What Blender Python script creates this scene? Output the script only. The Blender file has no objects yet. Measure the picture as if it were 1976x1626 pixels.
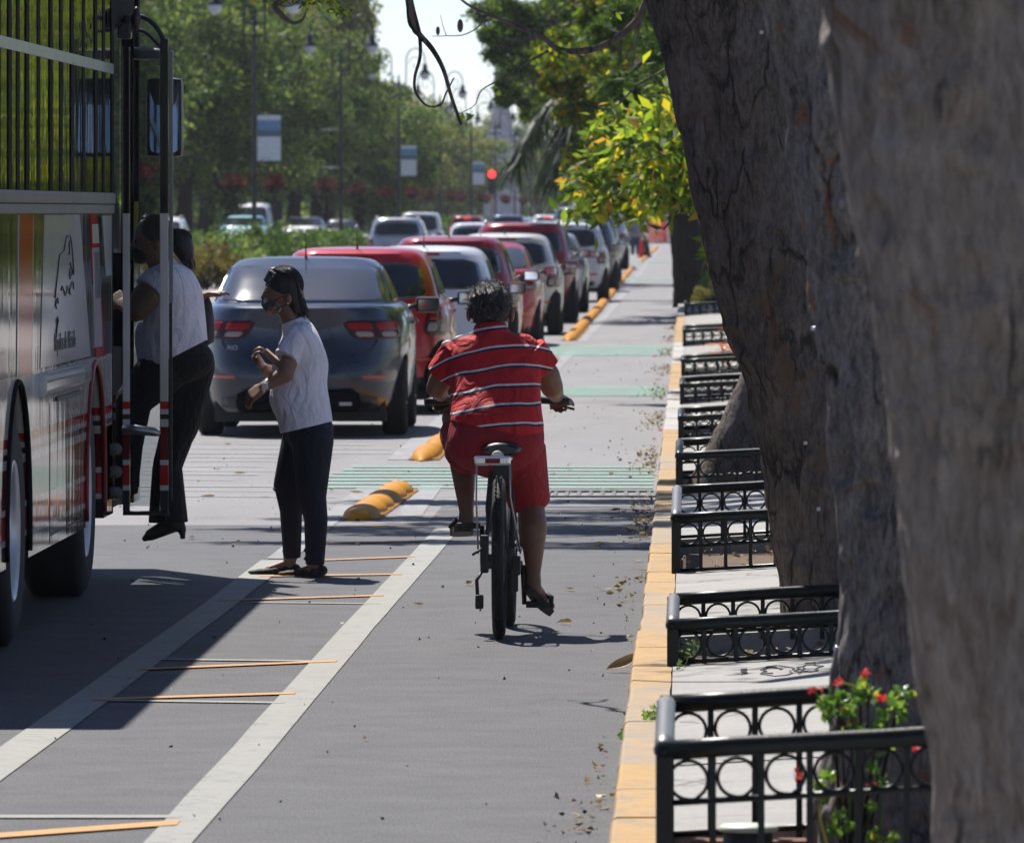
import bpy, bmesh, math, random
import numpy as np
from mathutils import Vector, Matrix, noise
R = math.radians
PI = math.pi
F, VX, VY, CH = 16000.0, 1330.0, 408.0, 1.81      # focal length (px of the 1976 px wide photo), vanishing point, eye height
scene = bpy.context.scene
COL = scene.collection
def V(*a): return Vector(a)
def P(px, py, k):                                  # metres of a photo pixel seen at scale k px/m
    return Vector(((px-VX)/k, F/k, CH-(py-VY)/k))
rng = random.Random(7)

# ------------------------------------------------------------------ world, sun, camera
world = bpy.data.worlds.new("World"); scene.world = world; world.use_nodes = True
SUN = Vector((-0.27, 0.65, 1.0)).normalized()
sun_el = math.asin(SUN.z); sun_az = math.atan2(SUN.x, SUN.y)
nt = world.node_tree; nt.nodes.clear()
sky = nt.nodes.new('ShaderNodeTexSky'); sky.sky_type = 'NISHITA'; sky.sun_disc = False
sky.sun_elevation = sun_el; sky.sun_rotation = sun_az
sky.air_density = .55; sky.dust_density = .12; sky.ozone_density = 1.2
bg = nt.nodes.new('ShaderNodeBackground'); bg.inputs[1].default_value = 0.088
wo = nt.nodes.new('ShaderNodeOutputWorld')
tint = nt.nodes.new('ShaderNodeMix'); tint.data_type = 'RGBA'; tint.blend_type = 'MULTIPLY'; tint.inputs[0].default_value = 1; tint.inputs[7].default_value = (1.06, .98, .99, 1)
nt.links.new(sky.outputs[0], tint.inputs[6]); nt.links.new(tint.outputs[2], bg.inputs[0]); nt.links.new(bg.outputs[0], wo.inputs[0])
sl = bpy.data.lights.new('sun', 'SUN'); sl.energy = 5.0; sl.angle = R(0.55); sl.color = (1.0, 0.955, 0.89)
so = bpy.data.objects.new('sun', sl); COL.objects.link(so)
so.rotation_euler = (-SUN).to_track_quat('-Z', 'Y').to_euler(); so.location = SUN*60
cam = bpy.data.cameras.new('camera'); co = bpy.data.objects.new('camera', cam); COL.objects.link(co)
co.location = (0, 0, CH); co.rotation_euler = (R(90), 0, 0)
cam.sensor_width = 36; cam.lens = F/1976*36
cam.shift_x = -(VX-988)/1976; cam.shift_y = -(813-VY)/1976
cam.clip_start = 1; cam.clip_end = 6000
cam.dof.use_dof = True; cam.dof.focus_distance = 36.5; cam.dof.aperture_fstop = 15.0
scene.camera = co
vs = scene.view_settings; vs.view_transform = 'Standard'; vs.look = 'None'; vs.gamma = 1; vs.use_curve_mapping = False
vs.exposure = 0.55

# ------------------------------------------------------------------ materials
class NT:
    def __init__(s, name):
        s.m = bpy.data.materials.new(name); s.m.use_nodes = True
        s.n = s.m.node_tree.nodes; s.l = s.m.node_tree.links
        s.b = s.n['Principled BSDF']; s.out = s.n['Material Output']
        s.tc = s.n.new('ShaderNodeTexCoord')
    def new(s, t, **kw):
        x = s.n.new(t)
        for k, v in kw.items(): setattr(x, k, v)
        return x
    def map(s, scale, src='Object'):
        x = s.new('ShaderNodeMapping'); x.inputs['Scale'].default_value = scale
        s.l.new(s.tc.outputs[src], x.inputs[0]); return x.outputs[0]
    def noise(s, scale, detail=4, rough=.55, vec=None, dist=0):
        x = s.new('ShaderNodeTexNoise'); x.inputs['Scale'].default_value = scale
        x.inputs['Detail'].default_value = detail; x.inputs['Roughness'].default_value = rough
        x.inputs['Distortion'].default_value = dist
        s.l.new(vec if vec is not None else s.tc.outputs['Object'], x.inputs['Vector']); return x.outputs['Fac']
    def ramp(s, fac, stops, interp='LINEAR'):
        x = s.new('ShaderNodeValToRGB'); x.color_ramp.interpolation = interp
        e = x.color_ramp.elements
        while len(e) > 1: e.remove(e[0])
        e[0].position = stops[0][0]; e[0].color = c4(stops[0][1])
        for p, c in stops[1:]:
            q = e.new(p); q.color = c4(c)
        s.l.new(fac, x.inputs[0]); return x.outputs[0]
    def mix(s, fac, a, b, mode='MIX'):
        x = s.new('ShaderNodeMix', data_type='RGBA', blend_type=mode)
        for i, v in ((0, fac), (6, a), (7, b)):
            if hasattr(v, 'is_linked'): s.l.new(v, x.inputs[i])
            elif i == 0: x.inputs[0].default_value = v
            else: x.inputs[i].default_value = c4(v)
        return x.outputs[2]
    def math(s, op, a, b=0.0):
        x = s.new('ShaderNodeMath', operation=op)
        for i, v in ((0, a), (1, b)):
            if hasattr(v, 'is_linked'): s.l.new(v, x.inputs[i])
            else: x.inputs[i].default_value = v
        return x.outputs[0]
    def bump(s, h, strength, dist=.01):
        x = s.new('ShaderNodeBump'); x.inputs['Strength'].default_value = strength; x.inputs['Distance'].default_value = dist
        s.l.new(h, x.inputs['Height']); s.l.new(x.outputs[0], s.b.inputs['Normal']); return x
    def set(s, **kw):
        for k, v in kw.items():
            i = s.b.inputs[k.replace('_', ' ')]
            if hasattr(v, 'is_linked'): s.l.new(v, i)
            elif isinstance(v, (tuple, list)): i.default_value = c4(v)
            else: i.default_value = v
        return s
def c4(c): return (c[0], c[1], c[2], 1.0) if len(c) == 3 else c
M = {}
def simple(name, col, rough=.5, metal=0, var=.12, vscale=12, bump=0, bscale=60, coat=0, ior=None, spec=None):
    n = NT(name); f = n.noise(vscale, 5, .6)
    lo = tuple(max(0, c*(1-var)) for c in col); hi = tuple(min(1, c*(1+var)) for c in col)
    n.set(Base_Color=n.ramp(f, [(.3, lo), (.7, hi)]), Roughness=rough, Metallic=metal)
    if coat: n.set(Coat_Weight=coat, Coat_Roughness=.04)
    if ior: n.set(IOR=ior)
    if spec is not None: n.b.inputs['Specular IOR Level'].default_value = spec
    if bump: n.bump(n.noise(bscale, 6, .6), bump, .005)
    M[name] = n.m; return n.m

def asphalt(name, base, streak=.16):
    n = NT(name)
    big = n.noise(.35, 5, .6); mid = n.noise(3.0, 6, .65); fine = n.noise(1.0, 3, .75, n.map((120, 24, 60)))
    st = n.noise(1.0, 5, .6, n.map((1.6, .22, 1)))
    c = n.ramp(big, [(.25, tuple(x*.82 for x in base)), (.75, tuple(x*1.16 for x in base))])
    c = n.mix(.35, c, n.ramp(mid, [(.3, tuple(x*.7 for x in base)), (.7, tuple(x*1.3 for x in base))]))
    c = n.mix(streak, c, n.ramp(st, [(.35, tuple(x*.5 for x in base)), (.65, tuple(x*1.5 for x in base))]))
    c = n.mix(.55, c, n.ramp(fine, [(.40, tuple(x*.35 for x in base)), (.5, base), (.60, tuple(x*1.9 for x in base))]))
    v = n.new('ShaderNodeTexVoronoi'); v.inputs['Scale'].default_value = 9; n.l.new(n.tc.outputs['Object'], v.inputs['Vector'])
    spot = n.ramp(v.outputs['Distance'], [(.03, (1, 1, 1)), (.055, (0, 0, 0))])
    c = n.mix(n.math('MULTIPLY', spot, .55), c, tuple(x*.2 for x in base))
    cr = n.new('ShaderNodeTexVoronoi', feature='DISTANCE_TO_EDGE'); cr.inputs['Scale'].default_value = .34
    ad = n.new('ShaderNodeVectorMath', operation='ADD'); cn = n.new('ShaderNodeTexNoise'); cn.inputs['Scale'].default_value = 1.6; cn.inputs['Detail'].default_value = 8
    n.l.new(n.tc.outputs['Object'], cn.inputs['Vector']); n.l.new(n.tc.outputs['Object'], ad.inputs[0]); n.l.new(cn.outputs['Color'], ad.inputs[1]); n.l.new(ad.outputs[0], cr.inputs['Vector'])
    ck = n.ramp(cr.outputs['Distance'], [(.0, (1, 1, 1)), (.0035, (0, 0, 0))]); c = n.mix(n.math('MULTIPLY', n.math('MULTIPLY', ck, n.ramp(big, [(.45, (0, 0, 0)), (.55, (1, 1, 1))])), .55), c, tuple(x*.3 for x in base))
    stain = n.ramp(n.noise(.8, 3, .5, n.map((1, .5, 1))), [(.62, (0, 0, 0)), (.72, (1, 1, 1))])
    c = n.mix(n.math('MULTIPLY', stain, .42), c, tuple(x*.45 for x in base))
    n.set(Base_Color=c, Roughness=n.ramp(mid, [(.3, (.62,)*3), (.7, (.8,)*3)]))
    n.b.inputs['Specular IOR Level'].default_value = .35
    n.bump(fine, .5, .004); M[name] = n.m
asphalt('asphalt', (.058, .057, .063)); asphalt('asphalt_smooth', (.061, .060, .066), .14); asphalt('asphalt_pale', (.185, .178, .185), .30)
def paint_mark(name, col, under, wear=.5, sc=14):
    n = NT(name); w = n.noise(sc, 7, .7); w2 = n.noise(90, 4, .7); w3 = n.noise(2.2, 4, .6)
    f = n.math('ADD', n.math('MULTIPLY', w, .5), n.math('ADD', n.math('MULTIPLY', w2, .3), n.math('MULTIPLY', w3, .2)))
    c = n.ramp(f, [(wear-.045, under), (wear+.03, tuple(x*.86 for x in col)), (wear+.16, col)])
    n.set(Base_Color=c, Roughness=.7); n.bump(w2, .3, .003); M[name] = n.m
paint_mark('white_line', (.265, .26, .235), (.10, .10, .105), .43)
paint_mark('white_line_worn', (.30, .30, .31), (.14, .14, .155), .50)
paint_mark('hair_line', (.36, .36, .35), (.15, .15, .16), .44)
paint_mark('orange_line', (.55, .25, .06), (.15, .14, .14), .43)
paint_mark('green_line', (.15, .35, .27), (.18, .185, .185), .50, 5)
paint_mark('kerb_yellow', (.44, .25, .065), (.22, .17, .12), .475)
paint_mark('kerb_white', (.42, .40, .37), (.25, .23, .20), .46)
paint_mark('kerb_worn_shade', (.38, .25, .12), (.22, .19, .16), .485)  # worn paint, also used to colour one stretch as tree shade
def concrete():
    n = NT('concrete'); a = n.noise(2.2, 7, .65); b = n.noise(40, 6, .7)
    c = n.mix(.4, n.ramp(a, [(.3, (.20, .19, .178)), (.7, (.30, .29, .275))]), n.ramp(b, [(.3, (.24, .23, .21)), (.7, (.50, .48, .46))]))
    v = n.new('ShaderNodeTexVoronoi', feature='DISTANCE_TO_EDGE'); v.inputs['Scale'].default_value = .9
    wv = n.new('ShaderNodeVectorMath', operation='ADD')
    nz = n.new('ShaderNodeTexNoise'); nz.inputs['Scale'].default_value = 3; nz.inputs['Detail'].default_value = 6
    n.l.new(n.tc.outputs['Object'], nz.inputs['Vector']); n.l.new(n.tc.outputs['Object'], wv.inputs[0])
    sc = n.new('ShaderNodeVectorMath', operation='SCALE'); sc.inputs['Scale'].default_value = .5
    n.l.new(nz.outputs['Color'], sc.inputs[0]); n.l.new(sc.outputs[0], wv.inputs[1]); n.l.new(wv.outputs[0], v.inputs['Vector'])
    ck = n.ramp(v.outputs['Distance'], [(.004, (1, 1, 1)), (.010, (0, 0, 0))])
    c = n.mix(n.math('MULTIPLY', ck, .75), c, (.09, .08, .07))
    n.set(Base_Color=c, Roughness=.85); n.bump(b, .35, .004); M['concrete'] = n.m
concrete()
def bark(name, cols, sc=1.0):
    n = NT(name)
    m1 = n.map((11*sc, 11*sc, 3.4*sc)); m2 = n.map((52*sc, 52*sc, 17*sc))
    a = n.noise(1.0, 8, .68, m1, .8); b = n.noise(1.0, 6, .7, m2, .5)
    patch = n.noise(3.2*sc, 5, .6, n.map((1.3, 1.3, .8)), 1.0)
    c = n.ramp(a, [(.30, cols[0]), (.46, cols[1]), (.70, cols[2])])
    c = n.mix(.5, c, n.ramp(b, [(.36, cols[0]), (.64, cols[2])]))
    pm = n.ramp(patch, [(.60, (0, 0, 0)), (.66, (1, 1, 1))])
    c = n.mix(n.math('MULTIPLY', pm, .75), c, cols[3])
    v = n.new('ShaderNodeTexVoronoi', feature='DISTANCE_TO_EDGE')
    ad = n.new('ShaderNodeVectorMath', operation='ADD'); nz = n.new('ShaderNodeTexNoise'); nz.inputs['Scale'].default_value = 2.0; nz.inputs['Detail'].default_value = 5
    n.l.new(m1, nz.inputs['Vector']); n.l.new(m1, ad.inputs[0]); n.l.new(nz.outputs['Color'], ad.inputs[1])
    v.inputs['Scale'].default_value = .62; n.l.new(ad.outputs[0], v.inputs['Vector'])
    ck = n.ramp(v.outputs['Distance'], [(.0, (0, 0, 0)), (.055, (1, 1, 1))])
    gate = n.ramp(n.noise(2.4*sc, 4, .6), [(.46, (0, 0, 0)), (.56, (1, 1, 1))])
    c = n.mix(n.math('MULTIPLY', n.math('MULTIPLY', n.math('SUBTRACT', 1.0, ck), gate), .7), c, tuple(x*.25 for x in cols[0]))
    h = n.math('ADD', n.math('MULTIPLY', a, 1.0), n.math('ADD', n.math('MULTIPLY', b, .55), n.math('MULTIPLY', n.math('MULTIPLY', ck, gate), .8)))
    n.set(Base_Color=c, Roughness=.9); n.b.inputs['Specular IOR Level'].default_value = .25
    n.bump(h, .9, .03); M[name] = n.m
bark('bark_dark', [(.040, .031, .027), (.115, .092, .080), (.24, .20, .18), (.17, .105, .07)])
bark('bark_rough', [(.045, .036, .032), (.17, .145, .13), (.40, .36, .335), (.28, .125, .06)], 1.6)
bark('bark_pale', [(.12, .085, .062), (.25, .20, .165), (.40, .34, .30), (.19, .085, .04)], .8)
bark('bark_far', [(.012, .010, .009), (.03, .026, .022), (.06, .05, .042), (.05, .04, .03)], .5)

def leafmat(name, stops, trans=.45, rough=.62, cs=.8):
    n = NT(name); g = n.new('ShaderNodeNewGeometry')
    c = n.ramp(g.outputs['Random Per Island'], stops)
    cl = n.noise(cs, 3, .5)
    c = n.mix(.55, c, n.mix(1.0, c, n.ramp(cl, [(.35, (.45, .45, .45)), (.65, (1.25, 1.25, 1.1))]), 'MULTIPLY'))
    n.set(Base_Color=c, Roughness=rough); n.b.inputs['Specular IOR Level'].default_value = .3
    t = n.new('ShaderNodeBsdfTranslucent'); n.l.new(n.mix(1.0, c, (1.5, 1.55, .9), 'MULTIPLY'), t.inputs[0])
    mx = n.new('ShaderNodeMixShader'); mx.inputs[0].default_value = trans
    n.l.new(n.b.outputs[0], mx.inputs[1]); n.l.new(t.outputs[0], mx.inputs[2]); n.l.new(mx.outputs[0], n.out.inputs[0])
    M[name] = n.m
leafmat('leaf_back', [(0, (.045, .09, .03)), (.4, (.085, .14, .04)), (.75, (.16, .22, .06)), (1, (.28, .32, .10))], .4)
leafmat('leaf_back_olive', [(0, (.07, .10, .035)), (.4, (.14, .17, .05)), (.75, (.24, .25, .09)), (1, (.36, .33, .13))], .4)
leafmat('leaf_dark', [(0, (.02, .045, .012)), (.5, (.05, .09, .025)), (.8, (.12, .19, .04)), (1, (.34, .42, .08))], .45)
leafmat('leaf_bright', [(0, (.04, .075, .018)), (.45, (.11, .18, .03)), (.80, (.26, .34, .045)), (.93, (.55, .50, .03)), (.985, (.55, .30, .05)), (1, (.30, .16, .08))], .5)
leafmat('leaf_hedge', [(0, (.03, .07, .015)), (.5, (.06, .12, .025)), (1, (.16, .23, .05))], .4)
leafmat('leaf_rust', [(0, (.12, .07, .03)), (.5, (.20, .14, .04)), (1, (.13, .16, .05))], .35)
leafmat('leaf_straw', [(0, (.12, .14, .04)), (.5, (.22, .21, .06)), (1, (.34, .28, .10))], .4)
leafmat('leaf_red', [(0, (.05, .008, .010)), (.6, (.13, .014, .02)), (1, (.26, .04, .05))], .25)
leafmat('leaf_plant', [(0, (.06, .13, .03)), (.6, (.12, .22, .05)), (.9, (.22, .30, .08)), (1, (.5, .42, .06))], .45, .35)
leafmat('leaf_tiplant', [(0, (.30, .06, .05)), (.5, (.45, .16, .06)), (1, (.55, .30, .30))], .45, .35)
leafmat('dry_leaf', [(0, (.12, .07, .04)), (.5, (.27, .17, .10)), (.8, (.45, .34, .22)), (1, (.62, .52, .38))], .2, .6)
leafmat('petal', [(0, (.75, .04, .07)), (1, (.85, .10, .12))], .4)
leafmat('petal_magenta', [(0, (.65, .03, .25)), (1, (.75, .06, .35))], .4)
leafmat('palm', [(0, (.015, .03, .016)), (.6, (.028, .05, .026)), (1, (.07, .10, .05))], .2, .55)

simple('black_iron', (.005, .009, .009), .34, 0, .3, 20, .2, 90, 0, None, .28)
simple('worn_iron', (.16, .16, .16), .42, .3, .3, 20, .2, 60)
simple('tyre', (.014, .014, .015), .8, 0, .3, 20, .3, 90)
simple('rubber', (.02, .02, .021), .6)
simple('plastic_black', (.015, .015, .017), .38)
simple('chrome', (.72, .72, .74), .14, 1, .05)
simple('alloy', (.36, .36, .38), .32, .9)
simple('rim_white', (.62, .63, .66), .3, .4, .1)
simple('orange_rubber', (.50, .215, .008), .5, 0, .25, 8, .25, 60, 0, None, .15)
simple('scuff', (.22, .14, .10), .5, 0, .3, 10)
simple('concrete_smooth', (.42, .41, .39), .8)
simple('stone_pale', (.42, .385, .40), .85, 0, .14, 2, .3, 8)
simple('soil', (.11, .07, .045), .95, 0, .4, 14, .7, 40)
simple('terracotta', (.20, .09, .055), .8)
simple('steel_grate', (.10, .10, .105), .5, .6)
simple('post_black', (.008, .010, .011), .4)
simple('plate', (.50, .52, .50), .5)
simple('lamp_white', (.70, .74, .78), .25)
simple('skin', (.20, .10, .062), .5, 0, .10, 30, .15, 160)
simple('skin_tan', (.22, .115, .075), .5, 0, .10, 30, .15, 160)
simple('hair_black', (.010, .008, .008), .42, 0, .4, 60, .6, 200)
simple('shoe_dark', (.022, .020, .018), .75)
simple('sandal', (.045, .037, .03), .65)
simple('mask_black', (.008, .008, .009), .8)
simple('watch_band', (.62, .60, .56), .4)
simple('notebook', (.28, .17, .10), .6)
simple('bag_black', (.02, .02, .022), .75, 0, .4, 40, .4, 90)
simple('cone_red', (.90, .04, .02), .5)
simple('sign_blue', (.16, .30, .48), .5)
simple('pale_lid', (.55, .60, .48), .5)
simple('median_grass', (.08, .13, .04), .9, 0, .3, 3)
simple('building_pale', (.40, .40, .46), .85)
simple('seat_grey', (.06, .06, .07), .7)
simple('ground_earth', (.07, .075, .05), .9, 0, .2, .2)
def cloth(name, col, fold=.5, sc=9, rough=.85, var=.08, trans=0):
    n = NT(name); a = n.noise(sc, 4, .5, n.map((1, 1, .55)), 1.2); w = n.noise(260, 2, .5)
    n.set(Base_Color=n.ramp(n.noise(7, 4, .6), [(.3, tuple(c*(1-var) for c in col)), (.7, tuple(min(1, c*(1+var)) for c in col))]), Roughness=rough)
    n.b.inputs['Sheen Weight'].default_value = .0
    n.bump(n.math('ADD', a, n.math('MULTIPLY', w, .03)), fold, .05); M[name] = n.m
cloth('white_shirt', (.80, .77, .86), .75, 11); cloth('jeans', (.010, .012, .026), .5, 14); cloth('black_trousers', (.004, .005, .008), .5, 14)
cloth('red_shorts', (.30, .012, .022), .5, 10); cloth('grey_shirt', (.25, .26, .28), .3); cloth('blue_trousers', (.03, .05, .12), .3)
# grey curls, striped polo, printed mask
n = NT('hair_grey'); a = n.noise(38, 5, .7, None, 1.5); n.set(Base_Color=n.ramp(a, [(.38, (.012, .012, .014)), (.54, (.045, .045, .05)), (.70, (.26, .26, .285))]), Roughness=.4); n.bump(a, .9, .03); M['hair_grey'] = n.m
n = NT('striped_polo')
sx = n.new('ShaderNodeSeparateXYZ'); n.l.new(n.tc.outputs['Object'], sx.inputs[0])
dx = n.math('ADD', sx.outputs[0], .79); wv = n.noise(4, 2, .5)
h = n.math('ADD', sx.outputs[2], n.math('MULTIPLY', n.math('MULTIPLY', dx, dx), .72))
h = n.math('ADD', h, n.math('ADD', n.math('MULTIPLY', dx, -.05), n.math('MULTIPLY', wv, .035)))
fr = n.math('FRACT', n.math('ADD', n.math('DIVIDE', h, .0805), .02))
stc = n.ramp(fr, [(0, (.52, .012, .018)), (.39, (.015, .012, .05)), (.49, (.72, .70, .74)), (.59, (.52, .012, .018))], 'CONSTANT')
fold = n.noise(9, 4, .5, n.map((1, 1, .6)), 1.0)
n.set(Base_Color=stc, Roughness=.8); n.bump(fold, .9, .06); M['striped_polo'] = n.m
n = NT('mask_print'); v = n.new('ShaderNodeTexVoronoi'); v.inputs['Scale'].default_value = 38; n.l.new(n.tc.outputs['Object'], v.inputs['Vector'])
s2 = n.new('ShaderNodeSeparateColor'); n.l.new(v.outputs['Color'], s2.inputs[0])
n.set(Base_Color=n.ramp(s2.outputs[0], [(0, (.05, .06, .07)), (.35, (.05, .14, .14)), (.6, (.45, .10, .08)), (.8, (.10, .10, .12)), (.92, (.4, .35, .33))], 'CONSTANT'), Roughness=.8); M['mask_print'] = n.m

def carpaint(name, col, rough=.28, metal=.25):
    n = NT(name); d = n.noise(3, 5, .6); fl = n.noise(500, 2, .5)
    c = n.mix(.12, col, n.ramp(d, [(.3, tuple(x*.6 for x in col)), (.7, tuple(min(1, x*1.25+.03) for x in col))]))
    n.set(Base_Color=c, Roughness=rough, Metallic=metal, Coat_Weight=.55, Coat_Roughness=.05); M[name] = n.m
carpaint('paint_bluegrey', (.011, .019, .040), .25, .1); carpaint('paint_red', (.50, .012, .018)); carpaint('paint_white', (.66, .67, .74), .35, 0)
carpaint('paint_maroon', (.30, .014, .026)); carpaint('paint_silver', (.42, .43, .45), .3, .5); carpaint('paint_cream', (.60, .58, .54), .35, .1)
carpaint('paint_dark', (.03, .034, .045)); carpaint('paint_blue', (.07, .12, .24)); carpaint('paint_lightblue', (.22, .50, .62), .35, 0)
def glass(name, col, rough, ior, alpha=None):
    n = NT(name); n.set(Base_Color=col, Roughness=rough, IOR=ior)
    n.b.inputs['Specular IOR Level'].default_value = .5
    if alpha is not None:
        t = n.new('ShaderNodeBsdfTransparent'); t.inputs[0].default_value = (.68, .71, .72, 1)
        fr = n.new('ShaderNodeFresnel'); fr.inputs[0].default_value = ior
        g = n.new('ShaderNodeBsdfGlossy'); g.inputs['Roughness'].default_value = rough
        a = n.math('MINIMUM', n.math('ADD', fr.outputs[0], 1-alpha), 1.0)
        mx = n.new('ShaderNodeMixShader'); n.l.new(fr.outputs[0], mx.inputs[0])
        mx2 = n.new('ShaderNodeMixShader'); mx2.inputs[0].default_value = 1-alpha
        d = n.new('ShaderNodeBsdfDiffuse'); d.inputs[0].default_value = c4(col)
        n.l.new(t.outputs[0], mx2.inputs[1]); n.l.new(d.outputs[0], mx2.inputs[2])
        n.l.new(mx2.outputs[0], mx.inputs[1]); n.l.new(g.outputs[0], mx.inputs[2]); n.l.new(mx.outputs[0], n.out.inputs[0])
    M[name] = n.m; return n
glass('car_glass', (.014, .018, .022), .05, 1.75)
glass('rear_glass', (.05, .055, .07), .12, 2.3)
g_ = glass('bus_glass', (.004, .005, .005), .02, 1.7); g_.bump(g_.noise(5, 2, .5, g_.map((1, 1, .12))), .10, .03)
glass('clear_glass', (.03, .035, .035), .02, 1.12, .99)
n = NT('mirror_glass'); n.set(Base_Color=(.75, .8, .85), Metallic=1.0, Roughness=.03); M['mirror_glass'] = n.m
n = NT('tail_red'); n.set(Base_Color=(.26, .006, .006), Roughness=.25, IOR=1.3); M['tail_red'] = n.m
n = NT('tail_bezel'); n.set(Base_Color=(.035, .004, .006), Roughness=.2, IOR=1.35); M['tail_bezel'] = n.m
n = NT('tail_clear'); n.set(Base_Color=(.34, .27, .27), Roughness=.25, IOR=1.3); M['tail_clear'] = n.m
n = NT('reflector_orange'); n.set(Base_Color=(.55, .07, .03), Roughness=.25, Coat_Weight=.5); M['reflector_orange'] = n.m
def emis(name, col, s):
    n = NT(name); n.set(Base_Color=col, Emission_Color=col, Emission_Strength=s); M[name] = n.m
emis('brake_lit', (1.0, .03, .04), 1.6); emis('signal_red', (1.0, .03, .03), 2.2)
# bus livery: horizontal bands by height on the panels themselves
def livery(name, upper):
    n = NT(name); s = n.new('ShaderNodeSeparateXYZ'); n.l.new(n.tc.outputs['Object'], s.inputs[0])
    z = n.math('DIVIDE', s.outputs[2], 3.2)
    W, RD, DR, DK = (.56, .55, .53), (.42, .016, .014), (.14, .012, .016), (.045, .045, .05)
    st = [(0, DK), (.43, W), (.455, RD), (.555, W), (.585, DR), (.745, W), (.785, (.03, .03, .03)), (.81, W), (.835, RD), (.875, W)]
    st = [(a/3.2, b) for a, b in st] + [(1.12/3.2, upper), (1.80/3.2, (.02, .02, .022))]
    c = n.ramp(z, st, 'CONSTANT')
    g = n.noise(3.5, 5, .6, n.map((1, 1, .4)))
    c = n.mix(.35, c, n.mix(1.0, c, n.ramp(g, [(.35, (.35, .33, .31)), (.65, (1.1, 1.1, 1.1))]), 'MULTIPLY'))
    n.set(Base_Color=c, Roughness=.07, IOR=1.24)
    n.bump(n.noise(2.6, 2, .5, n.map((1, 1.4, .25))), .06, .05); M[name] = n.m
livery('bus_livery', (.045, .045, .045)); livery('door_livery', (.60, .60, .60))
simple('bus_white', (.52, .52, .53), .09, 0, .06, 3, .0, 60, 0, 1.25); simple('bus_red', (.48, .010, .012), .09, 0, .1, 3, 0, 60, 0, 1.15)
simple('bus_dark', (.010, .010, .012), .7, 0, .2, 3, 0, 60, 0, None, .02); simple('decal_ink', (.03, .03, .035), .5)
simple('bus_grey', (.22, .23, .24), .25, 0, .1, 3, 0, 60, 0, 1.3)

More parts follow.
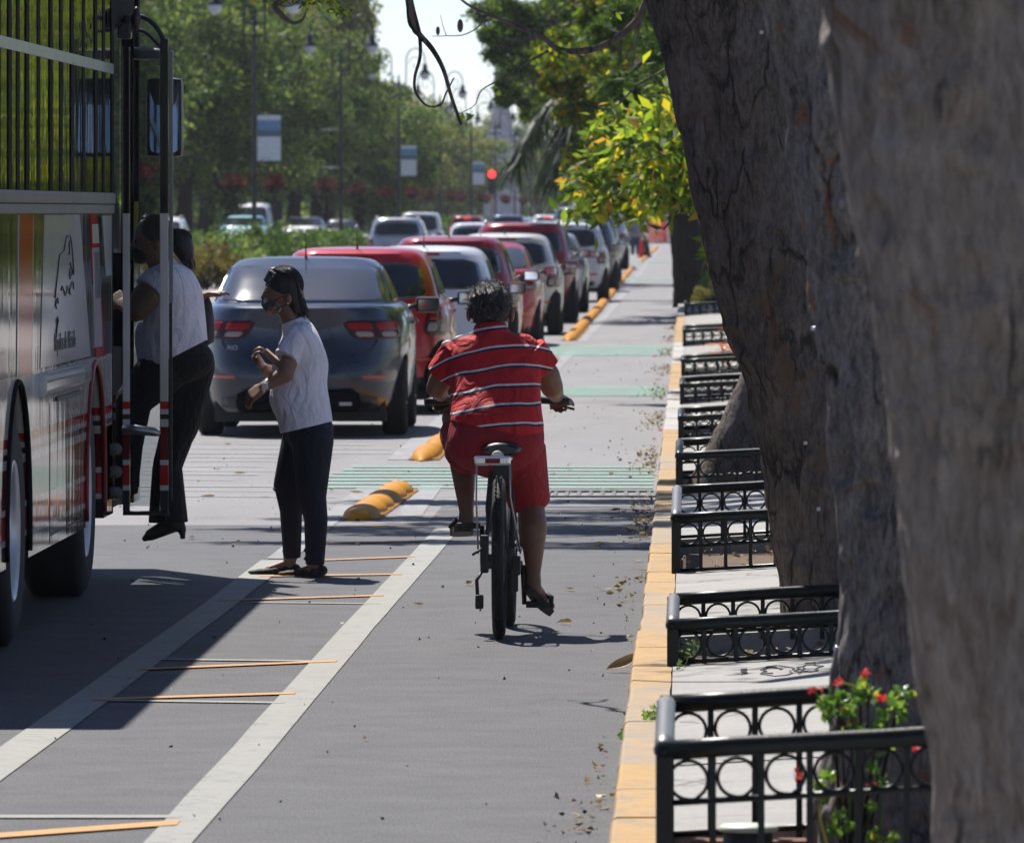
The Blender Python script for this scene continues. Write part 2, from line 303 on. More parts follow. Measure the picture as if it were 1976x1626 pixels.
# ------------------------------------------------------------------ mesh building
class MB:
    def __init__(s): s.v = []; s.f = []; s.mi = []; s.sm = []
    def add(s, vs, fs, mi=0, smooth=False):
        o = len(s.v); s.v += [tuple(v) for v in vs]
        for f in fs: s.f.append(tuple(i+o for i in f)); s.mi.append(mi); s.sm.append(smooth)
        return s
    def box(s, x0, x1, y0, y1, z0, z1, mi=0, b=0, mat=None, shear=0):
        vs = [Vector((x, y, z)) for z in (z0, z1) for y in (y0, y1) for x in (x0, x1)]
        fs = [(0, 2, 3, 1), (4, 5, 7, 6), (0, 1, 5, 4), (2, 6, 7, 3), (0, 4, 6, 2), (1, 3, 7, 5)]
        if b > 0:
            bm = bmesh.new(); bv = [bm.verts.new(v) for v in vs]
            for f in fs: bm.faces.new([bv[i] for i in f])
            bmesh.ops.bevel(bm, geom=bm.edges[:], offset=b, segments=2, affect='EDGES', profile=.7)
            bm.verts.index_update(); vs = [v.co.copy() for v in bm.verts]; fs = [[v.index for v in f.verts] for f in bm.faces]; bm.free()
        if shear: vs = [Vector((v.x, v.y, v.z+shear*v.x)) for v in vs]
        if mat: vs = [mat @ v for v in vs]
        return s.add(vs, fs, mi)
    def rings(s, rs, mi=0, smooth=True, cap=True, closed=True):
        n = len(rs[0]); vs = [p for r in rs for p in r]; fs = []
        for i in range(len(rs)-1):
            for j in range(n if closed else n-1):
                a = i*n+j; b = i*n+(j+1) % n
                fs.append((a, b, b+n, a+n))
        s.add(vs, fs, mi, smooth)
        if cap and closed:
            o = len(s.v)-len(vs)
            s.f.append(tuple(o+j for j in range(n))[::-1]); s.mi.append(mi); s.sm.append(False)
            q = o+(len(rs)-1)*n
            s.f.append(tuple(q+j for j in range(n))); s.mi.append(mi); s.sm.append(False)
        return s
    def tube(s, pts, rad, seg=8, mi=0, cap=True, smooth=True, closed_path=False):
        pts = [Vector(p) for p in pts]; m = len(pts)
        if not hasattr(rad, '__len__'): rad = [rad]*m
        rs = []; prev = None
        for i, p in enumerate(pts):
            if closed_path: t = pts[(i+1) % m]-pts[i-1]
            else: t = pts[min(i+1, m-1)]-pts[max(i-1, 0)]
            t.normalize()
            if prev is None:
                u = t.orthogonal().normalized()
            else:
                u = prev-t*prev.dot(t)
                if u.length < 1e-6: u = t.orthogonal()
                u.normalize()
            prev = u; w = t.cross(u)
            rs.append([p+(u*math.cos(a)+w*math.sin(a))*rad[i] for a in [2*PI*j/seg for j in range(seg)]])
        if closed_path: rs.append(rs[0]); cap = False
        return s.rings(rs, mi, smooth, cap)
    def lathe(s, prof, seg=24, mat=None, mi=0, cap=False, smooth=True):        # prof: (r, z)
        rs = [[Vector((r*math.cos(2*PI*j/seg), r*math.sin(2*PI*j/seg), z)) for j in range(seg)] for r, z in prof]
        if mat: rs = [[mat @ p for p in r] for r in rs]
        return s.rings(rs, mi, smooth, cap)
    def ellipsoid(s, c, r, seg=14, rings=9, rot=None, mi=0):
        c = Vector(c); rot = rot or Matrix.Identity(3)
        rs = []
        for i in range(rings+1):
            t = -PI/2+PI*(i+.02)/(rings+.04)
            rs.append([c+rot @ Vector((r[0]*math.cos(t)*math.cos(2*PI*j/seg), r[1]*math.cos(t)*math.sin(2*PI*j/seg), r[2]*math.sin(t))) for j in range(seg)])
        return s.rings(rs, mi, True, True)
    def cone(s, p0, r0, p1, r1, seg=14, dome=True, mi=0):                      # tapered capsule, closed
        p0 = Vector(p0); p1 = Vector(p1); t = (p1-p0); L = t.length
        if L < 1e-6: return s
        t /= L; u = t.orthogonal().normalized(); w = t.cross(u); rs = []
        def ring(c, r): return [c+(u*math.cos(2*PI*j/seg)+w*math.sin(2*PI*j/seg))*r for j in range(seg)]
        if dome:
            for a in (-85, -55, -25): rs.append(ring(p0+t*r0*math.sin(R(a)), r0*math.cos(R(a))))
        rs.append(ring(p0, r0)); rs.append(ring(p1, r1))
        if dome:
            for a in (25, 55, 85): rs.append(ring(p1+t*r1*math.sin(R(a)), r1*math.cos(R(a))))
        return s.rings(rs, mi, True, True)
    def torso(s, st, seg=28, sub=5, mi=0, sup=2.3):      # st: (centre, rx, ry); smooth closed loft of rounded sections
        n = len(st)-1; rs = []
        def cr(a, b, c, d, t): return .5*((2*b)+(c-a)*t+(2*a-5*b+4*c-d)*t*t+(3*b-a-3*c+d)*t**3)
        for i in range(n*sub+1):
            u = i/sub; k_ = min(int(u), n-1); t = u-k_; q = [st[max(k_-1, 0)], st[k_], st[k_+1], st[min(k_+2, n)]]
            c = cr(*[Vector(x[0]) for x in q], t); rx = max(.005, cr(*[x[1] for x in q], t)); ry = max(.005, cr(*[x[2] for x in q], t)); ring = []
            for j in range(seg):
                a = 2*PI*j/seg; ca, sa = math.cos(a), math.sin(a); e = (abs(ca)**sup+abs(sa)**sup)**(-1/sup)
                ring.append(c+Vector((rx*ca*e, ry*sa*e, 0)))
            rs.append(ring)
        return s.rings(rs, mi, True, True)
    def mesh(s, name, mats):
        me = bpy.data.meshes.new(name); me.from_pydata(s.v, [], s.f)
        for m in mats: me.materials.append(M[m] if isinstance(m, str) else m)
        me.polygons.foreach_set('material_index', s.mi); me.polygons.foreach_set('use_smooth', s.sm)
        me.update(); return me
    def build(s, name, mats, parent=None, loc=None):
        if not isinstance(mats, (list, tuple)): mats = [mats]
        return link(name, s.mesh(name, mats), parent, loc)
def link(name, me, parent=None, loc=None):
    o = bpy.data.objects.new(name, me); COL.objects.link(o)
    if parent is not None: o.parent = parent
    if loc is not None: o.location = loc
    return o
def thing(name, label, cat, loc=(0, 0, 0), rz=0, group=None):
    o = bpy.data.objects.new(name, None); COL.objects.link(o); o.empty_display_size = .1
    o.location = loc; o.rotation_euler = (0, 0, rz); return tag(o, label, cat, group)
def tag(o, label, cat, group=None, kind=None):
    if label: o['label'] = label
    if cat: o['category'] = cat
    if group: o['group'] = group
    if kind: o['kind'] = kind
    return o
def struct(o): o['kind'] = 'structure'; return o
def copy_tree(o, parent=None):
    c = o.copy(); COL.objects.link(c)
    if parent is not None: c.parent = parent
    for ch in list(o.children): copy_tree(ch, c)
    return c
def subst(o, frm, to):                              # give this copy its own paint
    for q in [o]+list(o.children_recursive):
        if q.type != 'MESH': continue
        for sl_ in q.material_slots:
            if sl_.material and sl_.material.name == frm:
                sl_.link = 'OBJECT'; sl_.material = M[to]
def evaluated(o, name):
    dg = bpy.context.evaluated_depsgraph_get(); dg.update()
    me = bpy.data.meshes.new_from_object(o.evaluated_get(dg)); me.name = name
    return me
def remeshed(mb, name, mat, voxel=.006, smooth=4, cuts=(), parent=None, fac=.5):
    me = mb.mesh('tmp', [mat]); o = link('tmp', me)
    m = o.modifiers.new('r', 'REMESH'); m.mode = 'VOXEL'; m.voxel_size = voxel; m.use_smooth_shade = True
    if smooth:
        m2 = o.modifiers.new('s', 'SMOOTH'); m2.factor = fac; m2.iterations = smooth
    out = evaluated(o, name); bpy.data.objects.remove(o)
    if cuts:
        bm = bmesh.new(); bm.from_mesh(out)
        for pco, pno in cuts:                       # removes what lies on the normal's side, leaves an open clean hem
            bmesh.ops.bisect_plane(bm, geom=bm.verts[:]+bm.edges[:]+bm.faces[:], plane_co=pco, plane_no=pno, clear_outer=True)
        bm.to_mesh(out); bm.free()
    out.materials.clear(); out.materials.append(M[mat])
    out.polygons.foreach_set('use_smooth', [True]*len(out.polygons))
    return link(name, out, parent)
def text_mesh(txt, size, name='lettering', mat='decal_ink', ext=.001):
    cu = bpy.data.curves.new('t', 'FONT'); cu.body = txt; cu.size = size; cu.extrude = ext; cu.align_x = 'CENTER'; cu.align_y = 'CENTER'
    o = bpy.data.objects.new('t', cu); COL.objects.link(o); me = evaluated(o, name); bpy.data.objects.remove(o)
    me.materials.clear(); me.materials.append(M[mat]); return me

# leaves as numpy rhombi, folded along the midrib
def leaf_mesh(name, centers, dirs, sizes, mat, width=.42, droop=0, seed=0, fold=.25):
    g = np.random.default_rng(seed); n = len(centers)
    c = np.asarray(centers, float); d = np.asarray(dirs, float)
    d[:, 2] -= droop; d /= np.linalg.norm(d, axis=1)[:, None]+1e-9
    r = g.normal(size=(n, 3)); w = np.cross(d, r); w /= np.linalg.norm(w, axis=1)[:, None]+1e-9
    nn = np.cross(w, d); s = np.asarray(sizes, float)[:, None]
    a = c-d*s*.5; b = c+w*s*width*.5+nn*s*fold*.3; e = c+d*s*.5; f = c-w*s*width*.5+nn*s*fold*.3
    v = np.stack([a, b, e, f], 1).reshape(-1, 3)
    me = bpy.data.meshes.new(name); me.vertices.add(4*n); me.vertices.foreach_set('co', v.ravel())
    idx = np.arange(n)*4
    tri = np.stack([idx, idx+1, idx+2, idx, idx+2, idx+3], 1).ravel()
    me.loops.add(6*n); me.loops.foreach_set('vertex_index', tri.astype(np.int32))
    me.polygons.add(2*n); me.polygons.foreach_set('loop_start', (np.arange(2*n)*3).astype(np.int32))
    try: me.polygons.foreach_set('loop_total', np.full(2*n, 3, np.int32))
    except Exception: pass
    me.materials.append(M[mat] if isinstance(mat, str) else mat); me.update(calc_edges=True); return me
def clump_points(clumps, per, g, shell=.6):
    pts = []; dirs = []
    for (c, r) in clumps:
        n = max(3, int(per*r[0]*r[1]*r[2]) if per < 0 else per)
        u = g.normal(size=(n, 3)); u /= np.linalg.norm(u, axis=1)[:, None]
        rad = (shell+(1-shell)*g.random(n))[:, None]**1.0*np.minimum(1.25, np.abs(g.normal(1, .13, n)))[:, None]
        pts.append(np.array(c)+u*rad*np.array(r)); dirs.append(u+g.normal(scale=.7, size=(n, 3)))
    return np.concatenate(pts), np.concatenate(dirs)
# ------------------------------------------------------------------ ground, road, kerbs
KX0, KX1, KZ = -0.21, -0.065, 0.12
def sheet(name, x0, x1, y0, y1, z, mat, ny=1):
    m = MB(); 
    ys = [y0+(y1-y0)*i/ny for i in range(ny+1)]
    vs = [(x, y, z) for y in ys for x in (x0, x1)]
    return struct(m.add(vs, [(2*i, 2*i+1, 2*i+3, 2*i+2) for i in range(ny)]).build(name, mat))
m = MB(); m.add([(-2500, -200, -.012), (2500, -200, -.012), (2500, 4000, -.012), (-2500, 4000, -.012)], [(0, 1, 2, 3)])
struct(m.build('ground', 'ground_earth'))
sheet('road', -11.95, -1.52, 12, 47.9, 0, 'asphalt', 10)
sheet('bike_lane', -1.52, KX0, 12, 51.0, 0, 'asphalt_smooth', 10)
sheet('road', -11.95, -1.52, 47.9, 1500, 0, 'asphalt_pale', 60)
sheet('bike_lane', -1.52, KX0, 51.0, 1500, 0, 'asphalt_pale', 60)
sheet('oncoming_road', -23.5, -14.2, 100, 1500, 0, 'asphalt', 10)
# sidewalk rises 6 % away from the kerb
SL = .06
def sw(x): return KZ+(x-KX1)*SL
planters = [ # depth near, depth far, rail height, post foot height, right end, has lattice
    (20.55, 22.5, .475, .10, 1.02), (30.9, 33.0, .268, .11, 1.12), (38.8, 42.8, .373, .11, 1.1),
    (50.8, 53.8, .31, .10, 1.0), (61.8, 64.4, .265, .10, 1.0), (72.7, 75.4, .28, .10, 1.0),
    (85.2, 87.6, .27, .10, 1.0), (104, 107.6, .31, .10, 1.0), (134.5, 139.5, .30, .10, 1.0)]
m = MB(); y = 12.0
for p in planters+[(1400, 1400, 0, 0, 1.1)]:
    # slab between planters, broken in joints
    n = max(1, int((p[0]-y)/2.6)) if p[0] < 200 else 1
    for i in range(n):
        a = y+(p[0]-y)*i/n+.006; b = y+(p[0]-y)*(i+1)/n-.006
        x0 = KX1+.004; x1 = p[4]+.1; dz = rng.uniform(-.004, .004)
        m.add([(x0, a, sw(x0)+dz), (x1, a, sw(x1)+dz), (x1, b, sw(x1)+dz), (x0, b, sw(x0)+dz),
               (x0, a, -.01), (x1, a, -.01), (x1, b, -.01), (x0, b, -.01)],
              [(0, 1, 2, 3), (4, 5, 1, 0), (3, 2, 6, 7), (4, 0, 3, 7)])
    y = p[1]
xs = [1.12+.1, 3.2, 6.5]
for i in range(14):
    a = 12+i*11.0; b = a+11-.01
    m.add([(1.125, a, sw(1.125)-.02), (6.5, a, sw(6.5)), (6.5, b, sw(6.5)), (1.125, b, sw(1.125)-.02)], [(0, 1, 2, 3)])
m.add([(1.2, 166, sw(1.2)), (6.5, 166, sw(6.5)), (6.5, 1400, sw(6.5)), (1.2, 1400, sw(1.2))], [(0, 1, 2, 3)])
struct(m.build('sidewalk', 'concrete'))
m = MB()
for p in planters:
    m.add([(KX1+.01, p[0]-.001, .045), (p[4]+.1, p[0]-.001, .055), (p[4]+.1, p[1]+.001, .055), (KX1+.01, p[1]+.001, .045)], [(0, 1, 2, 3)])
struct(m.build('planting_bed', 'soil'))
# kerb blocks, yellow and white by turns; third worn stretch is painted tree shade
mats = ['kerb_yellow', 'kerb_worn_shade', 'kerb_white']
seq = [(12, 25.4, 0), (25.4, 29.6, 1), (29.6, 33.5, 0), (33.5, 36.8, 1), (36.8, 42.2, 0), (42.2, 46.9, 1), (46.9, 54.4, 0), (54.4, 57.4, 1), (57.4, 64.5, 0), (64.5, 79.1, 2),
       (79.1, 92.6, 0), (92.6, 107.3, 2), (107.3, 133.9, 0), (133.9, 170, 2), (170, 200, 0), (200, 240, 2), (240, 300, 0), (300, 420, 2), (420, 1400, 0)]
m = MB()
for (a, b, mi) in seq:
    n = max(1, int((b-a)/1.05)) if b < 200 else 1
    for i in range(n):
        y0 = a+(b-a)*i/n; y1 = a+(b-a)*(i+1)/n-.008
        dx = (-.010 if y0 < 33.5 else .006)+rng.uniform(-.004, .004); dz = rng.uniform(-.003, .002)
        prof = [(KX0+dx, -.01), (KX0+dx+.003, KZ-.014+dz), (KX0+dx+.009, KZ-.004+dz), (KX0+dx+.018, KZ+dz), (KX1, KZ+dz), (KX1, -.01)]
        m.rings([[Vector((x+noise.noise(Vector((x*9, yy*2, z*8)))*.006, yy, z+(noise.noise(Vector((x*7, yy*1.7, 3)))*.004 if z > .05 else 0))) for x, z in prof]
                 for yy in ([y0+(y1-y0)*q/3 for q in range(4)])], mi, False, True)
struct(m.build('kerb', mats))
m = MB()     # median kerbs and bed
for x0, x1 in ((-12.15, -11.95), (-14.2, -14.0)): m.box(x0, x1, 120, 1400, -.01, .15)
struct(m.build('median_kerb', 'concrete_smooth'))
sheet('median', -14.0, -12.15, 120, 1400, .11, 'median_grass')

# ------------------------------------------------------------------ painted markings (thin sheets)
def strip(m, pts, hw, z=.004, mi=0):                 # pts (x, y) centre line; hw half width across
    pts = [Vector((p[0], p[1])) for p in pts]; q = []
    for a, b in zip(pts, pts[1:]):
        n = max(1, int((b-a).length/1.2))
        q += [a.lerp(b, i/n) for i in range(n)]
    q.append(pts[-1]); vs = []
    for i, p in enumerate(q):
        t = (q[min(i+1, len(q)-1)]-q[max(0, i-1)]).normalized(); nn = Vector((t.y, -t.x)) if hw > .065 and hw < .076 or abs(t.y) > abs(t.x)*6 else Vector((0, -1))
        for s_ in (-1, 1):
            w = hw*(1+.07*noise.noise(Vector((p.x*3+s_, p.y*1.7, 5))))
            vs.append((p.x+nn.x*s_*w, p.y+nn.y*s_*w, z))
    m.add(vs, [(2*i, 2*i+1, 2*i+3, 2*i+2) for i in range(len(q)-1)], mi)
def g(px, py):                                       # ground point under a pixel of the photo
    k = (py-VY)/CH; return ((px-VX)/k, F/k)
m = MB()
strip(m, [(-1.505, 22), (-1.47, 28), (-1.44, 36), (-1.395, 44), (-1.375, 47.6)], .072)
strip(m, [(-2.30, 23), (-2.24, 29), (-2.17, 37), (-2.14, 43)], .078)
struct(m.build('lane_line', 'white_line'))
m = MB()
strip(m, [(-2.13, 43.2), (-2.11, 51), (-2.1, 54.5)], .07); strip(m, [(-1.66, 48.5), (-1.70, 54.8)], .075)
strip(m, [(-2.12, 60.4), (-2.13, 66), (-2.13, 74)], .085); strip(m, [(-1.62, 80), (-1.56, 94), (-1.52, 109)], .075)
strip(m, [(-1.50, 115), (-1.46, 132), (-1.44, 150), (-1.45, 217)], .07); strip(m, [(-1.45, 226), (-1.45, 420)], .07)
strip(m, [(-4.6, 75), (-4.6, 110)], .06); strip(m, [(-4.6, 130), (-4.6, 170)], .06)
struct(m.build('worn_lane_line', 'white_line_worn'))
m = MB()
for (x0, y0, x1, y1, w) in ((290, 1273, 640, 1277, .045), (185, 1352, 550, 1357, .05), (-200, 1577, 350, 1577, .06), (470, 1163, 735, 1166, .035)):
    strip(m, [g(x0, y0), g(x1, y1)], w, .005)
struct(m.build('buffer_cross_line', 'white_line'))
m = MB()
for (x0, y0, x1, y1, w) in ((268, 1293, 650, 1277, .062), (180, 1351, 570, 1339, .062), (-150, 1625, 345, 1589, .10), (420, 1160, 740, 1150, .062), (500, 1113, 775, 1109, .062),
                           (590, 1083, 800, 1075, .06), (630, 1049, 830, 1044, .06), (640, 1017, 832, 1012, .04), (650, 1001, 850, 994, .03)):
    strip(m, [g(x0, y0), g(x1, y1)], w, .0062)
struct(m.build('buffer_orange_stroke', 'orange_line'))
m = MB()
for i in range(17):
    yy = 52.6+i*1.05+rng.uniform(-.2, .2); x0 = -4.9+rng.uniform(-.5, .3); x1 = -2.3 + rng.uniform(-.3, .1)
    if 54.6 < yy < 60.2: x1 -= .5
    strip(m, [(x0, yy+rng.uniform(.0, .8)), (x1, yy)], .035+.03*rng.random(), .0048)
for i in range(5): strip(m, [(-1.62, 49+i*1.2), (-.3, 49.2+i*1.25)], .02, .0048)
struct(m.build('road_hair_line', 'hair_line'))
m = MB()
for i in range(7): strip(m, [(-2.62+.04*i, 54.4+i*.72), (-.24, 54.3+i*.72)], .20, .0055)
for (a, b, x0) in ((81.2, 85.6, -1.55), (104, 111.5, -1.9), (216, 224, -2.3), (290, 300, -2)):
    n_ = 7
    for i in range(n_):
        yy = a+(b-a)*(i+.5)/n_; strip(m, [(x0, yy), (-.24, yy)], (b-a)/n_*.42, .0055)
struct(m.build('green_crossing_band', 'green_line'))
# drain grate by the kerb
t = thing('drain_grate', 'long metal drain grate set flush in the bike lane beside the kerb', 'drain grate', (-.56, 53.0, 0))
m = MB()
for (a, b, c, d) in ((-.36, .36, -.50, -.44), (-.36, .36, .44, .50), (-.36, -.33, -.44, .44), (.33, .36, -.44, .44)): m.box(a, b, c, d, -.01, .012)
m.build('frame', 'steel_grate', t)
m = MB()
for i in range(9): m.box(-.31+i*.075, -.285+i*.075, -.43, .43, -.01, .009)
m.build('grating', 'steel_grate', t)
m = MB()       # scribbles scratched into the slab between the two nearest planters
for (cx, cy, rx, ry, a0, a1) in ((.20, 30.0, .0, .35, 0, PI), (.32, 30.1, .055, .35, 0, 2*PI), (.30, 30.15, .03, .2, 0, 5), (.44, 30.05, .05, .3, .5, 4), (.44, 30.2, .03, .3, 3, 8), (.57, 30.0, .012, .5, 0, PI), (.13, 28.6, .07, .18, 0, 5), (.24, 28.5, .05, .12, 1, 5)):
    pts = [(cx+rx*math.cos(a0+(a1-a0)*i/18)+.012*math.sin(i*1.7), cy+ry*math.sin(a0+(a1-a0)*i/18)+.02*math.cos(i*2.3)) for i in range(19)]
    m.tube([(x, y, sw(x)+.001) for x, y in pts], .0022, 5)
struct(m.build('scratch_marks', 'decal_ink'))

# ------------------------------------------------------------------ rubber lane separators
def sep_mesh(L, W=.21, H=.10, ribs=3):
    m = MB(); n = 22; rs = []
    for i in range(n+1):
        u = i/n; e = max(0.02, (1-abs(2*u-1)**3.2))**.5; e *= 1
        y = (u-.5)*L; s = e*(1-.10*(math.cos(u*ribs*2*PI)*.5+.5)**3) if ribs else e
        rs.append([Vector((W*.5*s*math.cos(a), y, H*s*max(0, math.sin(a))**.85)) for a in [PI*j/12 for j in range(13)]])
    m.rings(rs, 0, True, False, closed=False)
    f = MB()
    return m.mesh('hump', ['orange_rubber'])
def sep_foot(L):
    m = MB(); n = max(5, int(L/.11))
    for i in range(n):
        yy = -L/2+L*(i+.5)/n; m.box(-.10, .125, yy-.03, yy+.03, 0.0065, .014)
    return m.mesh('foot_rib', ['orange_rubber'])
hm = {1.25: (sep_mesh(.86, .215, .082, 0), sep_foot(.80)), 2.6: (sep_mesh(2.72, .20, .085, 5), sep_foot(2.4))}
GR = 'orange rubber separators along the bike lane'
def separator(x, y, L, label, rz=0, scuffed=False):
    t = thing('lane_separator', label, 'lane separator', (x, y, 0), rz, GR)
    o = link('hump', hm[L][0], t); 
    if y < 130: link('foot_rib', hm[L][1], t)
    return t
words = ['nearest', 'second', 'third', 'fourth', 'fifth', 'farthest']
for i in range(6):
    u = i/5; separator(-1.935+.055*u, 49.0+4.2*u, 1.25, '%s orange hump of the short ribbed row between the standing woman and the cyclist' % words[i], -.02)
for i, wd in enumerate(('nearest', 'middle', 'farthest')):
    separator(-1.94+.015*i, 61.4+2.6*i, 2.6, '%s smooth orange hump of the row beside the cyclist, behind the sedan shadow' % wd)
for i in range(3):
    separator(-1.74+.01*i, 95.5+2.6*i, 2.6, '%s orange hump of the short row to the right of the cyclist\'s shoulder' % ('nearest', 'middle', 'farthest')[i])
def sepx(y):
    pts = [(115, -1.69), (150, -1.68), (250, -1.80), (400, -1.62)]
    for (a, b), (c, d) in zip(pts, pts[1:]):
        if y <= c: return b+(d-b)*(y-a)/(c-a)
    return -1.62
y = 117.2; i = 0
while y < 262:
    if not (218 < y < 225):
        separator(sepx(y), y, 2.6, 'orange hump in the long unbroken row beside the queue of parked cars')
    y += 2.62
y = 300
while y < 420: separator(sepx(y), y, 2.6, 'orange hump in the farthest row before the red netting'); y += 2.62

# ------------------------------------------------------------------ planter fences
def fence(idx, p, label):
    y0, y1, zr, zf, xr = p; x0 = -.062; t = thing('planter_fence', label, 'planter fence', (x0, y0, zf), 0, 'low black iron fences round the street planters')
    def L(m, name, mat): o = m.build(name, mat, t); return o
    sh = SL*.95
    rr = .0255; W = xr-x0; D = y1-y0; H = zr-zf
    def side(a, b, nm):                              # a,b in local (x,y)
        A = Vector((a[0], a[1], H+a[0]*sh)); B = Vector((b[0], b[1], H+b[0]*sh))
        m = MB(); ext = (B-A).normalized()*rr*.6
        pts = [A-ext+(B-A+ext*2)*q/6 for q in range(7)]
        m.tube([q+Vector((0, 0, .0015*math.sin(q.x*9+q.y*2))) for q in pts], rr, 12)
        L(m, 'top_rail', 'worn_iron' if nm == 'left' and idx in (0, 1, 2) else 'black_iron')
        n = max(2, round((B-A).length/.118)); m = MB(); rm = MB(); d = (B-A)/n
        yaw = math.atan2(d.y, d.x); hx = .009
        rz_ = .048; zc = -rr-.003-rz_
        for i in range(n+1):
            q = A+d*i
            if 0 < i < n:
                mt = Matrix.Translation(Vector((q.x, q.y, 0))) @ Matrix.Rotation(yaw, 4, 'Z')
                m.box(-.0085, .0085, -.007, .007, max(0, -.03)+a[0]*0, q.z-rr*.6, mat=mt)
            if i < n:
                c = q+d*.5
                pts = [c+Vector((math.cos(a_)*rz_*math.cos(yaw), math.cos(a_)*rz_*math.sin(yaw), zc+rz_*math.sin(a_))) for a_ in [2*PI*j/20 for j in range(20)]]
                rm.tube(pts, .0048, 6, closed_path=True)
        zb = zc-rz_-.006
        if H+zb > .03:
            m.tube([A+Vector((0, 0, zb)), B+Vector((0, 0, zb))], .0085, 6)
        m.tube([A+Vector((0, 0, -H+.02)), B+Vector((0, 0, -H+.02))], .009, 6)
        L(rm, 'ring_row', 'black_iron'); L(m, 'bar_row', 'black_iron')
    side((0, 0), (W, 0), 'front'); side((0, D), (W, D), 'back'); side((0, 0), (0, D), 'left'); side((W, 0), (W, D), 'right')
    for (x, y_) in ((0, 0), (W, 0), (0, D), (W, D)):
        m = MB(); m.box(x-.021, x+.021, y_-.021, y_+.021, -.02, H+x*sh-.012, b=.004); m.lathe([(.0, 0), (.026, .004), (.027, .02), (.0, .03)], 12, Matrix.Translation((x, y_, H+x*sh-.012)))
        L(m, 'corner_post', 'black_iron')
flabels = ['black iron planter fence nearest the camera, in the bottom right corner, pink flowered plant inside',
           'second low black planter fence from the camera, at the foot of the leaning dark trunk',
           'third planter fence from the camera, with a long worn grey side rail and pale rings',
           'fourth planter fence from the camera, in front of the dark slanting trunk base',
           'fifth planter fence from the camera, half hidden behind the slanting trunk base',
           'sixth planter fence from the camera, with bright gaps between its rings',
           'seventh planter fence from the camera, below the orange and red leaved plant',
           'eighth planter fence from the camera, behind the red leaved plant',
           'farthest planter fence, just in front of the straw coloured bushes']
for i, p in enumerate(planters): fence(i, p, flabels[i])

# ------------------------------------------------------------------ fallen leaves
def curled_leaf(sz, seed):
    r = random.Random(seed); m = MB(); n = 8; w = 5; vs = []
    cu = r.uniform(.3, 1.6); tw = r.uniform(-.8, .8); lift = r.uniform(.0, .5)
    for i in range(n+1):
        u = i/n; x = (u-.5)*sz; ww = sz*.23*math.sin(PI*min(1, u*1.04+.02))**.8
        for j in range(w):
            v = (j/(w-1)-.5)*2; a = v*cu
            yy = ww*math.sin(a)/max(.3, cu); zz = ww*(1-math.cos(a))*.9+lift*sz*(abs(u-.5)**1.6)+.1*sz*tw*(u-.5)*v
            vs.append(Vector((x, yy, zz)))
    mz = min(v.z for v in vs)
    for v in vs: v.z -= mz-.001
    m.add(vs, [(i*w+j, i*w+j+1, (i+1)*w+j+1, (i+1)*w+j) for i in range(n) for j in range(w-1)], 0, True)
    m.tube([Vector((sz*.5, 0, vs[-3].z)), Vector((sz*.68, .02*sz, .002))], .0012, 4)
    return m.mesh('dry_leaf', ['dry_leaf'])
lm = [curled_leaf(.10, s) for s in range(7)]
spots = [(808, 1170), (1165, 1140), (1150, 1060), (1250, 1040), (1230, 1085), (1100, 1140), (1188, 988), (1215, 1028), (1245, 1040), (1180, 918), (1068, 916), (1100, 908),
         (420, 908), (463, 916), (402, 961), (370, 1040), (460, 1048), (250, 978), (512, 960), (640, 948), (688, 953), (690, 1052), (830, 975), (1155, 1053), (1242, 1104),
         (1160, 946), (1185, 950), (1100, 952), (905, 1130), (1040, 1165), (705, 1430), (1190, 1520), (1250, 870), (1262, 850), (1275, 880), (1255, 895), (1240, 940), (1262, 905), (1270, 860),
         (1268, 745), (1250, 720), (1270, 735), (1245, 1008), (1225, 1060), (1090, 1205), (1235, 965), (1265, 920), (1250, 1120), (375, 855), (440, 860), (720, 808), (1252, 1105)]
for i, (px, py) in enumerate(spots):
    x, y = g(px, py); o = link('dry_leaf', lm[i % 7]); o.location = (x, y, .008); s = rng.uniform(.45, .95)*(1 if y < 60 else .9)
    o.scale = (s, s, s); o.rotation_euler = (rng.uniform(-.1, .1), rng.uniform(-.1, .1), rng.uniform(0, 6.28))
    tag(o, 'dry curled brown leaf fallen on the asphalt', 'leaf', 'dry leaves fallen on the road')
# the big curled one by the kerb
o = link('dry_leaf', curled_leaf(.165, 33)); x, y = g(1207, 1297); o.location = (x, y, .03); o.rotation_euler = (.5, -.45, .35); tag(o, 'large dark curled leaf with a long stem lying in the bike lane by the weed', 'leaf')
# fine litter gathered along the kerb and inside the planters: nobody could count it
g_ = np.random.default_rng(5); n = 2600
yy = 24+g_.random(n)**1.4*110; xx = KX0-.02-np.abs(g_.normal(0, .09, n))*(1+.0*yy)
pts = np.stack([xx, yy, np.full(n, .016)], 1)
keep = (np.sin(yy*.55)+g_.random(n)*1.4 > .75) & ((yy > 40) | (g_.random(n) < .16)); pts = pts[keep]
q = []
for p in planters:
    k_ = 190 if p[0] < 60 else 60
    q.append(np.stack([KX1+.03+g_.random(k_)*(p[4]), p[0]+g_.random(k_)*(p[1]-p[0]), .06+g_.random(k_)*.035], 1))
pts = np.concatenate([pts]+q); d = g_.normal(size=(len(pts), 3)); d[:, 2] *= .25
tag(link('leaf_litter', leaf_mesh('leaf_litter', pts, d, .012+g_.random(len(pts))*.03, 'dry_leaf', .6, 0, 3, .8)), 'dry leaf scraps gathered along the kerb and in the planters', 'leaf litter', kind='stuff')
n = 420; yy = 22+g_.random(n)*90; xx = -.3-g_.random(n)*3.2; pts = np.stack([xx, yy, np.full(n, .006)], 1)
